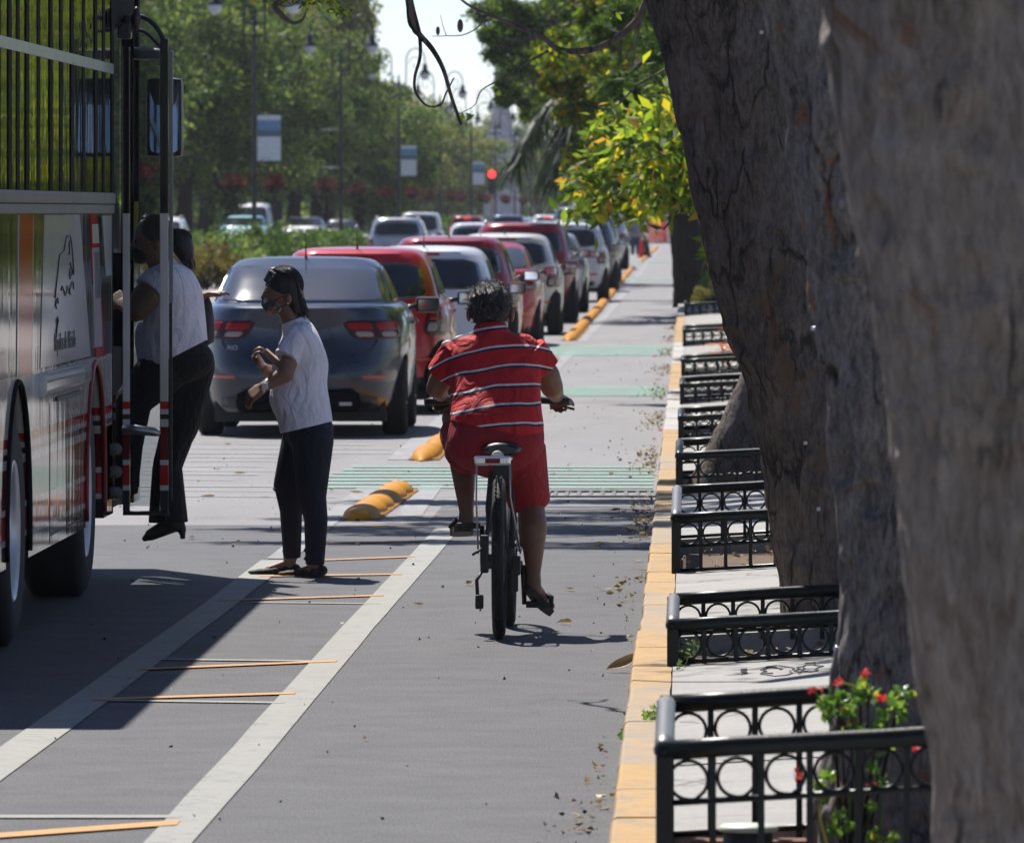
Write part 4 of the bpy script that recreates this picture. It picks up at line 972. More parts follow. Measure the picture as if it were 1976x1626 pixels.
def bush_ball(px, py, k, r, h, label, mat, seed, size=.16, n=900):
    p = P(px, py, k); t = thing('shrub', label, 'shrub', (p.x, p.y, .1)); gg = np.random.default_rng(seed)
    cl = [((gg.normal()*r*.45, gg.normal()*r*.8, h*(.25+.6*gg.random())), (r*.5, r*.6, h*.28)) for _ in range(9)]
    pts, d = clump_points(cl, n//9, gg, .5); link('foliage', leaf_mesh('foliage', pts, d, size*(.6+.8*gg.random(len(pts))), mat, .45, 0, seed), t)
    m = MB()
    for c, _ in cl: m.tube([(0, 0, 0), (c[0]*.6, c[1]*.6, c[2])], [.03, .01], 5)
    m.build('stem', 'bark_far', t)
bush_ball(405, 500, 76, .75, 1.35, 'round dark green shrub on the median behind the boarding woman', 'leaf_back', 3)
bush_ball(500, 490, 70, .65, 1.35, 'bright topped shrub on the median below the first lamp post', 'leaf_hedge', 4)
bush_ball(440, 480, 74, .6, 1.3, 'leafy shrub with pale shoot tips on the median above the sedan roof', 'leaf_hedge', 5)
bush_ball(400, 530, 88, .75, .95, 'low rusty brown grass clump on the median left of the sedan', 'leaf_rust', 6, .14, 1600)
bush_ball(350, 520, 90, .8, 1.0, 'rusty brown shrub on the median behind the boarding woman\'s back', 'leaf_rust', 7, .14, 1200)
bush_ball(460, 520, 80, .7, .8, 'low dark green shrub on the median just above the left of the sedan roof', 'leaf_back', 8)

def make_lamp():
    t = thing('street_lamp', 'x', 'street lamp')
    m = MB(); m.lathe([(.20, 0), (.20, .25), (.16, .35), (.13, .9), (.085, 1.0), (.085, 1.05)], 16)
    m.lathe([(.075, 1.0), (.06, 6.2), (.055, 7.0)], 12); m.build('post', 'post_black', t)
    m = MB()
    for z in (6.95, 7.32): m.lathe([(.05, z-.06), (.12, z-.05), (.12, z+.05), (.05, z+.06)], 12); m.box(-.34, .34, -.03, .03, z-.03, z+.03)
    m.lathe([(.05, 7.0), (.07, 7.5), (.03, 7.6), (.05, 7.7), (.0, 7.85)], 12); m.build('collar', 'post_black', t)
    for s in (-1, 1):
        m = MB(); pts = [(s*.32, 0, 6.75), (s*.32, 0, 7.6), (s*.33, 0, 8.45)]
        pts += [(s*(.33+.42+.42*-math.cos(a)), 0, 8.45+.55*math.sin(a)) for a in [PI*q/10 for q in range(1, 11)]]
        pts += [(s*1.17, 0, 8.3)]; m.tube(pts, .030, 7)
        sp_ = [(s*(.33+.42+.30*math.cos(PI-a)*(1-a/9)), 0, 8.30+.38*math.sin(a)*(1-a/9)) for a in [q*.5 for q in range(14)]]
        m.tube(sp_, .018, 6); m.build('arm', 'post_black', t)
        h = MB(); mt = Matrix.Translation((s*1.17, 0, 7.72))
        h.lathe([(.03, .6), (.10, .55), (.12, .32), (.15, .28), (.25, .18), (.26, .14), (.0, .15)], 16, mt); hd = h.build('lamp_head', 'post_black', t)
        h = MB(); h.lathe([(.22, .14), (.21, .02), (.15, -.10), (.0, -.15)], 16, mt); h.build('globe', 'lamp_white', hd)
    return t
def make_basket():
    t = thing('hanging_basket', 'x', 'flower basket')
    m = MB(); m.lathe([(.02, -.22), (.16, -.18), (.24, -.02), (.26, .05), (.0, .05)], 14); m.build('pot', 'bark_far', t)
    m = MB(); gg = np.random.default_rng(4)
    for s in (-1, 1): m.tube([(s*.25, 0, .03), (s*.1, 0, .5), (0, 0, .7)], .007, 4)
    m.build('hanger', 'post_black', t)
    cl = [((.24*math.cos(a), .24*math.sin(a), .10+.1*math.sin(3*a)), (.17, .17, .15)) for a in [2*PI*i/8 for i in range(8)]]+[((0, 0, .24), (.20, .20, .14))]+[((gg.normal()*.28, gg.normal()*.2, .12+gg.random()*.25), (.06, .06, .06)) for _ in range(10)]
    pts, d = clump_points(cl, 60, gg, .2); d[:, 2] += .3
    link('foliage', leaf_mesh('foliage', pts, d, .13*(.7+.6*gg.random(len(pts))), 'leaf_red', .2, .1, 2), t)
    return t
def make_banner():
    t = thing('banner', 'x', 'banner')
    m = MB(); n = 8
    def panel(a, b, mi): m.rings([[Vector((x, .02*math.sin(x*7+z*3)+dy, z)) for x in [i*.7/n+.02 for i in range(n+1)]+[.72-i*.7/n for i in range(n+1)] for dy in [0]] for z in (a, b)], mi, True, False)
    for a, b, mi in ((0, .62, 1), (.62, .72, 3), (.72, .92, 2), (.92, 1.22, 0), (1.22, 1.36, 3)): 
        m.box(.03, .73, -.006, .006, a, b, mi)
    o = m.build('cloth', ['sign_blue', 'lamp_white', 'sign_dark', 'lamp_white'], t)
    for z in (1.40, -.04): m = MB(); m.tube([(-.04, 0, z), (.76, 0, z)], .012, 5); m.build('bracket', 'post_black', t)
    return t
simple('sign_dark', (.10, .16, .22), .5)
lamp0 = make_lamp(); bask0 = make_basket(); ban0 = make_banner(); used = set()
def place(proto, loc, label, rz=0, s=1, group=None):
    o = proto if proto.name not in used else copy_tree(proto); used.add(proto.name)
    o.location = loc; o.rotation_euler = (0, 0, rz); o.scale = (s, s, s); o['label'] = label
    if group: o['group'] = group
    return o
ords = ['first street lamp of the median row, behind the bus windows', 'tall street lamp with a blue banner, rising behind the standing woman and the sedan', 'street lamp with two globes and bare banner arms, second in view from the left', 'street lamp with a banner standing against the sky gap', 'street lamp just left of the hanging branch tip', 'street lamp with a small banner just left of the red traffic light', 'far street lamp in front of the monument', 'far street lamp right of the monument', 'farthest street lamp, under the palm fronds']
bl = [('hanging red flower basket seen between the bus and the door post', 'left red flower basket on the first lamp post behind the bus'), ('red flower basket left of the lamp with the large blue banner', 'red flower basket right of the lamp with the large blue banner'), ('red flower basket left of the lamp with bare banner arms', 'red flower basket right of the lamp with bare banner arms'),
      ('red flower basket left of the lamp in the sky gap', 'red flower basket right of the lamp in the sky gap'), ('red flower basket left of the lamp near the hanging branch', 'red flower basket right of the lamp near the hanging branch'), ('small red flower basket left of the lamp by the traffic light', 'small red flower basket at the foot of the traffic light'),
      ('tiny red flower basket left of the far lamp before the monument', 'tiny red flower basket right of the monument base'), ('tiny red flower basket under the palm fronds, left one', 'tiny red flower basket under the palm fronds, middle one'), ('tiny red flower basket under the palm fronds, right one', 'farthest tiny red flower basket under the palm fronds')]
for i in range(9):
    d = 1/(.895e-3+.2965e-3*i); y = F*13/d; x = -13.0
    zb = [0, 0, -.2, .1, 0, 0, 0, 0, 0][i]
    place(lamp0, (x, y, .11), ords[i], 0, 1, 'street lamps along the median')
    for s in (-1, 1):
        zz = 2.55+[.0, 0, .12, -.02, 0, 0, 0, 0, 0][i]*(1 if s < 0 else -.4)
        place(bask0, (x+s*.60, y-.02, zz), bl[i][0 if (s < 0) ^ (i == 0) else 1], i*1.3+s, .95, 'red flower baskets hung on the lamp posts')
        m = MB(); m.tube([(s*.07, 0, 3.35), (s*.35, 0, 3.42), (s*.6, 0, 3.2)], .012, 5); br = bpy.context.scene.objects
    if i in (1, 3, 5): place(ban0, (x+.06, y, 3.32 if i == 1 else 3.4), ['', 'large blue and white banner on the lamp behind the standing woman', '', 'blue and grey banner on the lamp in the sky gap', '', 'small blue banner beside the red traffic light'][i], 0, 1, 'banners on the median lamps')
bm_ = MB()
for s in (-1, 1): bm_.tube([(s*.07, 0, 3.15), (s*.35, 0, 3.30), (s*.60, 0, 3.16)], .012, 5)
bracket_mesh = bm_.mesh('basket_bracket', ['post_black'])
for o in list(scene.objects):
    if o.name.startswith('street_lamp') and o.parent is None: link('basket_bracket', bracket_mesh, o)
ams = []
for z in (3.35, 4.75): arm_m = MB(); arm_m.tube([(0, 0, z), (-.75, 0, z)], .012, 5); ams.append(arm_m.mesh('banner_arm', ['lamp_white']))
for o in list(scene.objects):
    if o.get('label') == ords[2]: [link('banner_arm', am, o) for am in ams]

# ------------------------------------------------------------------ background trees
def crown_mesh(seed, rx, ry, rz, n, mat, size, cone=False):
    gg = np.random.default_rng(seed); cl = []
    for _ in range(95):
        u = gg.normal(size=3); u /= np.linalg.norm(u); u *= gg.random()**.4
        c = [u[0]*rx, u[1]*ry, u[2]*rz]
        if cone: f = 1-.75*(c[2]/rz*.5+.5); c[0] *= f; c[1] *= f
        s = .16+.14*gg.random(); cl.append((c, (rx*s, ry*s, rz*s*.75)))
    pts, d = clump_points(cl, n//95, gg, .45); d[:, 2] += .25
    return leaf_mesh('crown', pts, d, size*(.6+.8*gg.random(len(pts))), mat, .5, .15, seed)
def back_tree(seed, mat, cone=False):
    t = thing('tree', 'x', 'tree'); m = trunk_mesh([(0, 0, 0, .30), (.1, 0, 1.2, .24), (.2, .1, 2.6, .20), (.1, 0, 5, .14)], 't', 'b', 14, 16, .03, .3, seed)
    r_ = random.Random(seed)
    for i in range(7):
        a = i*.9+seed; limb(m, [(.15, 0, 2.2+i*.3), (math.cos(a)*1.4, math.sin(a)*1.4, 4+i*.4), (math.cos(a)*2.6, math.sin(a)*2.6, 5.5+i*.6)], .10, .03, 6, .15, 9, i)
    m.build('trunk', 'bark_far', t)
    c = link('crown', crown_mesh(seed, 3.6, 3.6, 4.4, 34000, mat, .19, cone), t, (0, 0, 6.2)); return t
protos = [back_tree(1, 'leaf_back'), back_tree(2, 'leaf_back_olive'), back_tree(3, 'leaf_back'), back_tree(4, 'leaf_back_olive', True)]
bt = []
# (px, k, height scale, width scale, proto)
row = [(120, 58, 1.25, 1.2, 0), (215, 55, 1.15, 1.2, 2), (285, 53, 1.30, 1.1, 0), (350, 54, 1.0, 1.1, 2), (395, 46, 1.45, 1.25, 1), (455, 49, 1.0, 1.15, 0), (510, 41, 1.6, 1.3, 1), (560, 45, 1.05, 1.15, 2), (610, 39, 1.45, 1.2, 3),
       (640, 39, 1.7, .95, 3), (692, 42, .80, 1.1, 0), (722, 36, .80, 1.2, 1), (765, 31, .84, 1.3, 2), (805, 29, .86, 1.35, 1), (842, 27, .84, 1.4, 0), (858, 25, .84, 1.0, 1), (895, 21.3, .90, 1.3, 2), (930, 20, .90, 1.6, 1), (965, 19.5, 1.1, 1.7, 2), (1000, 18, 1.15, 1.9, 1), (1045, 17, 1.1, 2.0, 2), (1095, 17, 1.1, 2.0, 0), (1150, 16, 1.2, 2.0, 1), (1215, 15, 1.2, 2.1, 2), (1285, 15, 1.2, 2.1, 0), (1350, 15, 1.2, 2.1, 1),
       (250, 40, 1.6, 1.5, 2), (330, 38, 1.75, 1.5, 0), (420, 35, 1.85, 1.5, 2), (530, 34, 1.9, 1.3, 0)]
lab = ['tall green background tree behind the bus windows, leftmost', 'background tree whose crown shows through the bus windows', 'tall green background tree just right of the bus', 'dark green background tree behind the door post', 'olive background tree left of the large banner, high crown', 'dark green tree behind the large blue banner', 'tall pale olive tree behind the lamp with the large banner', 'dark green tree between the two left lamps', 'feathery olive tree beside the bare armed lamp', 'tallest feathery conical tree at the left edge of the sky gap', 'dark green tree right of the bare armed lamp', 'yellowish tree at the lower left of the sky gap', 'green tree behind the lamp in the sky gap', 'olive tree below the hanging branch', 'green tree behind the fourth visible lamp', 'olive tree below the tip of the hanging branch', 'green tree left of the traffic light', 'olive tree touching the monument on its left', 'distant tree right behind the monument', 'distant olive tree right of the monument', 'distant tree under the palm fronds', 'distant green tree below the yellow leaves', 'distant olive tree above the queue of cars', 'distant tree above the red netting', 'distant tree left of the black trunk', 'distant olive tree behind the leaning dark trunk',
       'rear tree filling the gap above the first basket', 'rear tree at the top left behind the door mirror', 'rear tall tree behind the lamp globe at the top', 'rear tall tree left of the conical one']
for i, (px, k, hs, ws, pi_) in enumerate(row):
    pr = protos[pi_]; first = pr.name not in used; used.add(pr.name)
    o = pr if first else copy_tree(pr)
    o.location = ((px-VX)/k, F/k, -.01); o.scale = (ws, ws, hs); o.rotation_euler = (0, 0, i*1.7); o['label'] = lab[i]; o['group'] = 'background trees across the avenue'
# low understory across the avenue, dark leaves stand for shade under the crowns
gg = np.random.default_rng(8); n = 26000
yy = 290+gg.random(n)**1.3*620; xx = -24-gg.random(n)*6; zz = np.abs(gg.normal(0, 1.0, n))*1.9
pts = np.stack([xx, yy, zz], 1); d = gg.normal(size=(n, 3))
tag(link('undergrowth', leaf_mesh('undergrowth', pts, d, .35+.3*gg.random(n), 'leaf_dark', .55, 0, 4)), 'undergrowth in dark leaves standing for the shade beneath the background trees', 'undergrowth', kind='stuff')

n = 26000
xx = -190+gg.random(n)*270; zt = 8.5+3*np.array([noise.noise(Vector((a*.05, 3, 1)))+.5*noise.noise(Vector((a*.22, 3, 1))) for a in xx]); zz = gg.random(n)**.8*zt
tag(link('distant_trees', leaf_mesh('distant_trees', np.stack([xx, 960+gg.random(n)*18, zz], 1), gg.normal(size=(n, 3)), 1.0+.8*gg.random(n), 'leaf_back', .6, 0, 6)), 'far off wood closing the end of the avenue', 'wood', kind='stuff')
n = 15000
yy = 45+gg.random(n)**1.2*380; xx = 6.7+gg.random(n)*.9; zz = gg.random(n)*(2.0+.5*np.sin(yy*.4))
tag(link('garden_bushes', leaf_mesh('garden_bushes', np.stack([xx, yy, zz], 1), gg.normal(size=(n, 3)), .25+.2*gg.random(n), 'leaf_back', .55, 0, 7)), 'dark garden bushes along the far edge of the sidewalk', 'bushes', kind='stuff')
# ------------------------------------------------------------------ monument, traffic light, netting, cones, building
p = P(968, 408, 22.6)
simple('stone_pale', (.62, .57, .60), .85, 0, .14, 2, .3, 8)
t = thing('monument', 'pale stone monument column with stepped base and cornice in the middle of the avenue', 'monument', (p.x, p.y, 0))
m = MB(); m.box(-1.9, 1.9, -1.9, 1.9, 0, .5, b=.05); m.box(-1.52, 1.52, -1.52, 1.52, .5, 3.3, b=.04); m.box(-1.42, 1.42, -1.42, 1.42, 3.3, 3.9, b=.04); m.build('base', 'stone_pale', t)
m = MB(); m.box(-1.15, 1.15, -1.15, 1.15, 3.9, 4.5, b=.04); m.rings([[Vector((a*w, b*w, z)) for a, b in ((-1, -1), (1, -1), (1, 1), (-1, 1))] for w, z in ((1.02, 4.5), (1.0, 7.4))], 0, False); m.build('plinth', 'stone_pale', t)
m = MB(); m.rings([[Vector((a*w, b*w, z)) for a, b in ((-1, -1), (1, -1), (1, 1), (-1, 1))] for w, z in ((1.05, 7.4), (1.12, 7.6), (1.42, 7.85), (1.42, 8.05), (1.2, 8.1), (1.1, 8.7), (.9, 8.9))], 0, False); m.build('cornice', 'stone_pale', t)
m = MB(); m.rings([[Vector((a*w, b*w, z)) for a, b in ((-1, -1), (1, -1), (1, 1), (-1, 1))] for w, z in ((.86, 8.9), (.78, 10.4), (.66, 10.5), (.58, 16.5), (.1, 17.3))], 0, False); m.build('column', 'stone_pale', t)
p = P(941, 408, 33)
t = thing('traffic_light', 'traffic light showing red in front of the monument', 'traffic light', (p.x+.25, p.y, .1))
m = MB(); m.tube([(0, 0, 0), (0, 0, 2.75)], .06, 10); m.build('pole', 'kerb_yellow', t)
m = MB(); m.box(-.19, .19, -.12, .12, 2.75, 4.1, b=.03)
for i in range(3): m.tube([(0, -.12, 3.88-i*.42), (0, -.26, 3.90-i*.42)], .17, 14, cap=False)
hd = m.build('signal_head', 'plastic_black', t)
for i, mt in enumerate(('signal_red', 'plastic_black', 'plastic_black')):
    m = MB(); m.ellipsoid((0, -.17, 3.88-i*.42), (.22 if i == 0 else .15, .07, .22 if i == 0 else .15), 16, 8); m.build('lens', mt, hd)
# orange netting barrier
def netting(px, py, k, w, h, label, seed):
    p = P(px, py, k); t = thing('safety_netting', label, 'barrier', (p.x, p.y, .0)); r_ = random.Random(seed); m = MB()
    nx, nz = 16, 14
    gr = [[Vector((-w/2+w*i/nx+.05*r_.random(), .18*math.sin(i*1.3+seed)+.1*math.sin(j*.9), h*j/nz*(1-.45*(i/nx)*(1 if seed % 2 else -1)*((i/nx)-.2))+.04*r_.random())) for i in range(nx+1)] for j in range(nz+1)]
    for rr_ in gr: m.tube(rr_, .028, 4)
    for i in range(nx+1): m.tube([gr[j][i] for j in range(nz+1)], .022, 4)
    for j in range(nz//2): m.tube([q*1.0+Vector((.02, .1, 0)) for q in gr[j]], .035, 4)
    m.build('mesh_net', 'cone_red', t)
    m = MB()
    for x in (-w/2, 0, w/2): m.tube([(x, 0, 0), (x, 0, h*1.08)], .025, 6)
    m.build('stake', 'lamp_white', t); return t
netting(1268, 408, 34, 1.15, 1.45, 'bright red safety netting stretched across the end of the cycle lane', 1)
netting(1307, 408, 35, .5, 1.15, 'smaller red safety netting beside the dark tree trunk', 2)
p = P(1293, 408, 35); t = thing('post', 'pale post with a round top between the two red nettings', 'post', (p.x, p.y, 0)); m = MB(); m.tube([(0, 0, 0), (0, 0, 1.55)], .09, 10); m.build('shaft', 'lamp_white', t); m = MB(); m.ellipsoid((0, 0, 1.75), (.2, .2, .25)); m.build('finial', 'lamp_white', t)
def cone(px, py, label, mat='cone_red', s=1):
    k = (py-VY)/CH; x, y = g(px, py); t = thing('traffic_cone', label, 'traffic cone', (x, y, .005))
    m = MB(); m.lathe([(.15*s, .04), (.13*s, .08), (.07*s, .5*s), (.03*s, .72*s), (.0, .73*s)], 18); m.build('cone_body', mat, t)
    m = MB(); m.box(-.19*s, .19*s, -.19*s, .19*s, 0, .04, b=.01); m.build('base', 'plastic_black' if mat == 'cone_red' else mat, t)
cone(1238, 497, 'red traffic cone standing at the end of the parked cars')
cone(1249, 497, 'dark bollard shaped cone right beside the red one', 'rubber')
cone(1249, 445, 'distant red and white cone by the far pedestrian')
p = P(1235, 408, 14.5)
t = thing('far_building', 'pale lavender building far down the street above the netting', 'building', (p.x, p.y, 0))
m = MB(); m.box(-9, 9, 0, 12, 0, 3.6); m.build('wall', 'building_pale', t)
m = MB(); m.box(-9.2, 9.2, -.2, 12.2, 3.6, 3.9); m.build('roof', 'building_pale', t)
for i in range(6):
    m = MB(); m.box(-8+i*2.9, -6.6+i*2.9, -.05, .06, .8, 2.6); m.build('window', 'car_glass', t)
# ------------------------------------------------------------------ cars
class Hull:
    """closed shell lofted from rounded outlines; levels: (z, half width, rear y, front y, exponent)"""
    def __init__(s, lv): s.lv = lv; s.cache = {}
    def at(s, z):
        lv = s.lv
        if z <= lv[0][0]: return lv[0][1:]
        for i in range(len(lv)-1):
            a, b = lv[i], lv[i+1]
            if z <= b[0]:
                t = (z-a[0])/(b[0]-a[0]+1e-9); p0 = lv[max(0, i-1)]; p3 = lv[min(len(lv)-1, i+2)]
                return tuple(a[j]+(b[j]-a[j])*t for j in range(1, 5))
        return lv[-1][1:]
    def outline(s, z, N=72):
        w, yr, yf, n = s.at(z); yc = (yr+yf)/2; l = (yf-yr)/2; o = []
        for j in range(N):
            a = -PI/2+2*PI*j/N; c, q = math.cos(a), math.sin(a)
            e = (abs(c)**n+abs(q)**n)**(-1/n)          # radial superellipse: evenly spread
            o.append((w*c*e, yc+l*q*e))
        return o
    def mesh(s, m, N=72, crown=0, mi=0, deform=None):
        rs = []
        for (z, *_) in s.lv:
            o = s.outline(z, N); r = [Vector((x, y, z)) for x, y in o]; rs.append(r)
        if crown:
            w, yr, yf, n = s.at(s.lv[-1][0]); yc = (yr+yf)/2; top = rs[-1]
            for f_, h_ in ((.93, .35), (.8, .62), (.55, .88), (.28, .98)):
                rs.append([Vector((p.x*f_, yc+(p.y-yc)*f_, p.z+crown*h_)) for p in top])
        if deform: rs = [[deform(p) for p in r] for r in rs]
        m.rings(rs, mi, True, True); return m
    def surf(s, a, z, off=.004):                       # a: angle from rear centre (deg), + towards +x
        w, yr, yf, n = s.at(z); yc = (yr+yf)/2; l = (yf-yr)/2; t = R(a-90); c, q = math.cos(t), math.sin(t)
        e = (abs(c)**n+abs(q)**n)**(-1/n); x, y = w*c*e, l*q*e
        gx = (abs(x/w)**(n-1))*(1 if x > 0 else -1)/w; gy = (abs(y/l)**(n-1))*(1 if y > 0 else -1)/l
        gl = math.hypot(gx, gy); 
        w2, yr2, yf2, n2 = s.at(z+.01); x2 = w2*c*e; y2 = (yr2+yf2)/2+(yf2-yr2)/2*q*e
        nx, ny = gx/gl, gy/gl; tz = ((x2-x)*nx+(y2-yc-y)*ny)/.01
        nrm = Vector((nx, ny, -tz)).normalized()
        return Vector((x, yc+y, z))+nrm*off
    def angx(s, x, z):                                 # angle of a point with abscissa x on the rear side
        lo, hi = 0, 89.9
        for _ in range(30):
            mid = (lo+hi)/2
            if abs(s.surf(mid, z, 0).x) < abs(x): lo = mid
            else: hi = mid
        return lo*(1 if x > 0 else -1)
    def angy(s, y, z, side=1):                         # angle of a point with ordinate y on the side
        lo, hi = 20, 160
        for _ in range(30):
            mid = (lo+hi)/2
            if s.surf(mid, z, 0).y < y: lo = mid
            else: hi = mid
        return lo*side
    def patch(s, m, f0, f1, z0, z1, off=.004, nu=18, nv=10, rnd=.0, mi=0, lift=0):
        """quad patch between angle functions f0(z), f1(z); rnd rounds the corners; edges dip to the shell so it reads as thick"""
        rows = []
        for j in range(-1, nv+2):
            v = min(1, max(0, j/nv)); z = z0+(z1-z0)*v; a0, a1 = f0(z), f1(z)
            ins = 0
            if rnd: e = min(v, 1-v)/rnd; ins = (1-math.sqrt(max(0, 1-(1-min(1, e))**2)))*rnd*.6
            row = []
            for i in range(-1, nu+2):
                u = min(1, max(0, i/nu)); uu = ins+(1-2*ins)*u
                edge = j in (-1, nv+1) or i in (-1, nu+1)
                row.append(s.surf(a0+(a1-a0)*uu, z, -.01 if edge else off))
            rows.append(row)
        W = nu+3; m.add([p for r in rows for p in r], [(a*W+b, a*W+b+1, (a+1)*W+b+1, (a+1)*W+b) for a in range(len(rows)-1) for b in range(W-1)], mi, True)
        return m
def wheel_mesh(r, w):
    m = MB(); mt = Matrix.Rotation(R(90), 4, 'Y')
    m.lathe([(r*.62, -w/2), (r*.9, -w/2), (r*.98, -w*.42), (r, -w*.3), (r, w*.3), (r*.98, w*.42), (r*.9, w/2), (r*.62, w/2), (r*.58, w*.3), (r*.58, -w*.3), (r*.62, -w/2)], 36, mt)
    ty = m.mesh('tyre', ['tyre']); m = MB()
    m.lathe([(r*.62, w*.48), (r*.58, w*.3), (r*.5, w*.2), (.05, w*.25), (.0, w*.32)], 30, mt)
    for i in range(5):
        a = 2*PI*i/5; m.tube([mt @ Vector((math.cos(a)*.04, math.sin(a)*.04, w*.3)), mt @ Vector((math.cos(a)*r*.58, math.sin(a)*r*.58, w*.38))], .022, 6)
    return ty, m.mesh('rim', ['alloy'])
WH = wheel_mesh(.31, .20); WHS = wheel_mesh(.35, .23)
def make_car(kind):
    S = dict(sedan=dict(L=4.38, W=.86, H=1.44, wr=.92, wf=3.50), hatch=dict(L=3.95, W=.84, H=1.49, wr=.55, wf=3.02), suv=dict(L=4.4, W=.89, H=1.63, wr=.80, wf=3.45), van=dict(L=4.9, W=.95, H=2.0, wr=.9, wf=3.9))[kind]
    L, W, H = S['L'], S['W'], S['H']; suv = kind in ('suv', 'van'); belt = {'sedan': 1.02, 'hatch': 1.0, 'suv': 1.10, 'van': 1.15}[kind]; gc = .30 if suv else .20
    t = thing('parked_car', 'x', 'car', group='queue of cars on the avenue')
    if kind == 'sedan':
        lower = Hull([(gc, W*.90, .12, L-.12, 4.5), (gc+.10, W*.955, .03, L-.03, 4.2), (.46, W*.985, 0, L, 4.0), (.60, W, .015, L+.01, 4.0), (.645, W, .05, L, 4.2), (.80, W, .07, L-.02, 4.2), (.93, W*.985, .08, L-.08, 4.0), (1.0, W*.955, .06, L-.16, 3.8), (1.035, W*.93, .055, L-.25, 3.6), (1.055, W*.89, .10, L-.35, 3.6), (1.07, W*.84, .18, L-.5, 3.6)])
        cab = Hull([(.98, W*.90, .40, 3.45, 5.0), (1.05, W*.865, .50, 3.30, 5.0), (1.16, W*.82, .72, 3.02, 4.8), (1.27, W*.765, .97, 2.74, 4.6), (1.35, W*.715, 1.19, 2.52, 4.4), (1.39, W*.67, 1.34, 2.38, 4.2), (1.405, W*.64, 1.42, 2.3, 4)])
        crown = .035; wz = (1.065, 1.365)
    elif kind == 'hatch':
        lower = Hull([(gc, W*.9, .10, L-.12, 4.2), (gc+.1, W*.96, .02, L-.03, 4.0), (.46, W*.99, 0, L, 3.8), (.60, W, .015, L+.0, 3.8), (.66, W, .05, L-.02, 4), (.85, W*.995, .07, L-.12, 4), (.96, W*.965, .10, L-.3, 4), (1.0, W*.92, .14, L-.5, 4)])
        cab = Hull([(.92, W*.95, .10, 3.25, 4.6), (1.0, W*.915, .14, 3.05, 4.8), (1.14, W*.86, .22, 2.78, 4.8), (1.28, W*.80, .32, 2.5, 4.6), (1.38, W*.745, .38, 2.3, 4.4), (1.43, W*.70, .40, 2.2, 4.2), (1.455, W*.65, .47, 2.1, 4)])
        crown = .035; wz = (1.02, 1.345)
    else:
        k_ = H/1.63
        lower = Hull([(gc, W*.9, .10, L-.12, 4.6), (gc+.12, W*.965, .02, L-.03, 4.4), (.55, W*.99, 0, L, 4.2), (.70, W, .01, L, 4.2), (.75, W, .05, L-.02, 4.4), (.98, W*.995, .06, L-.1, 4.4), (belt-.03, W*.97, .08, L-.25, 4.4), (belt, W*.93, .12, L-.5, 4.4)])
        cab = Hull([(belt-.08, W*.955, .08, 3.5, 5), (belt, W*.93, .11, 3.35, 5.2), (belt+(H-belt)*.35, W*.875, .19, 3.0, 5.2), (belt+(H-belt)*.68, W*.815, .28, 2.7, 5), (H-.09, W*.77, .32, 2.5, 4.8), (H-.05, W*.73, .34, 2.4, 4.4), (H-.025, W*.68, .40, 2.3, 4.2)])
        crown = .03; wz = (belt+.02, H-.16)
    def dfm(p):                                        # the bonnet falls towards the front
        y0 = L*.70
        if p.y > y0 and p.z > .7: f_ = (p.y-y0)/(L-y0); p = Vector((p.x, p.y, p.z-(p.z-.7)*.42*f_*f_-.04*f_))
        return p
    m = MB(); lower.mesh(m, 88, .0, 0, dfm); me = m.mesh('b', ['paint_red', 'plastic_black']); o = link('tmp', me)
    r_ = .35 if not suv else .39; zc = .31 if not suv else .35; cut = MB()
    for y in (S['wr'], S['wf']): cut.tube([(-1.5, y, zc), (1.5, y, zc)], r_, 28)
    c = link('cut', cut.mesh('c', ['plastic_black'])); b = o.modifiers.new('b', 'BOOLEAN'); b.operation = 'DIFFERENCE'; b.object = c; b.solver = 'EXACT'
    me = evaluated(o, 'body'); bpy.data.objects.remove(o); bpy.data.objects.remove(c)
    bm = bmesh.new(); bm.from_mesh(me); m = MB(); cab.mesh(m, 88, crown); cm = m.mesh('c', []); bm.from_mesh(cm)
    zt = gc+.14
    for f in bm.faces:
        cc = f.calc_center_median()
        for y in (S['wr'], S['wf']):
            if abs(math.hypot(cc.y-y, cc.z-zc)-r_) < .02 and abs(cc.x) < W*.93: f.material_index = 1
        if cc.z < zt-.02: f.material_index = 1
    bm.to_mesh(me); bm.free(); me.polygons.foreach_set('use_smooth', [True]*len(me.polygons))
    me.materials.clear(); me.materials.append(M['paint_red']); me.materials.append(M['plastic_black'])
    try: me.set_sharp_from_angle(angle=R(38))
    except Exception: pass
    body = link('body', me, t)
    z0, z1 = wz
    xw = lambda z: W*(.80 if kind == 'sedan' else .76)*(1-(z-z0)/(z1-z0)*(.16 if kind == 'sedan' else .12))
    m = MB(); cab.patch(m, lambda z: cab.angx(-xw(z), z), lambda z: cab.angx(xw(z), z), z0, z1, .008, 24, 10, .22); m.build('rear_window', 'rear_glass' if kind == 'sedan' else 'car_glass', t)
    m = MB(); cab.patch(m, lambda z: 180-cab.angx(xw(z), z), lambda z: 180+cab.angx(xw(z), z), z0+.03, z1, .008, 18, 8, .15); m.build('windscreen', 'car_glass', t)
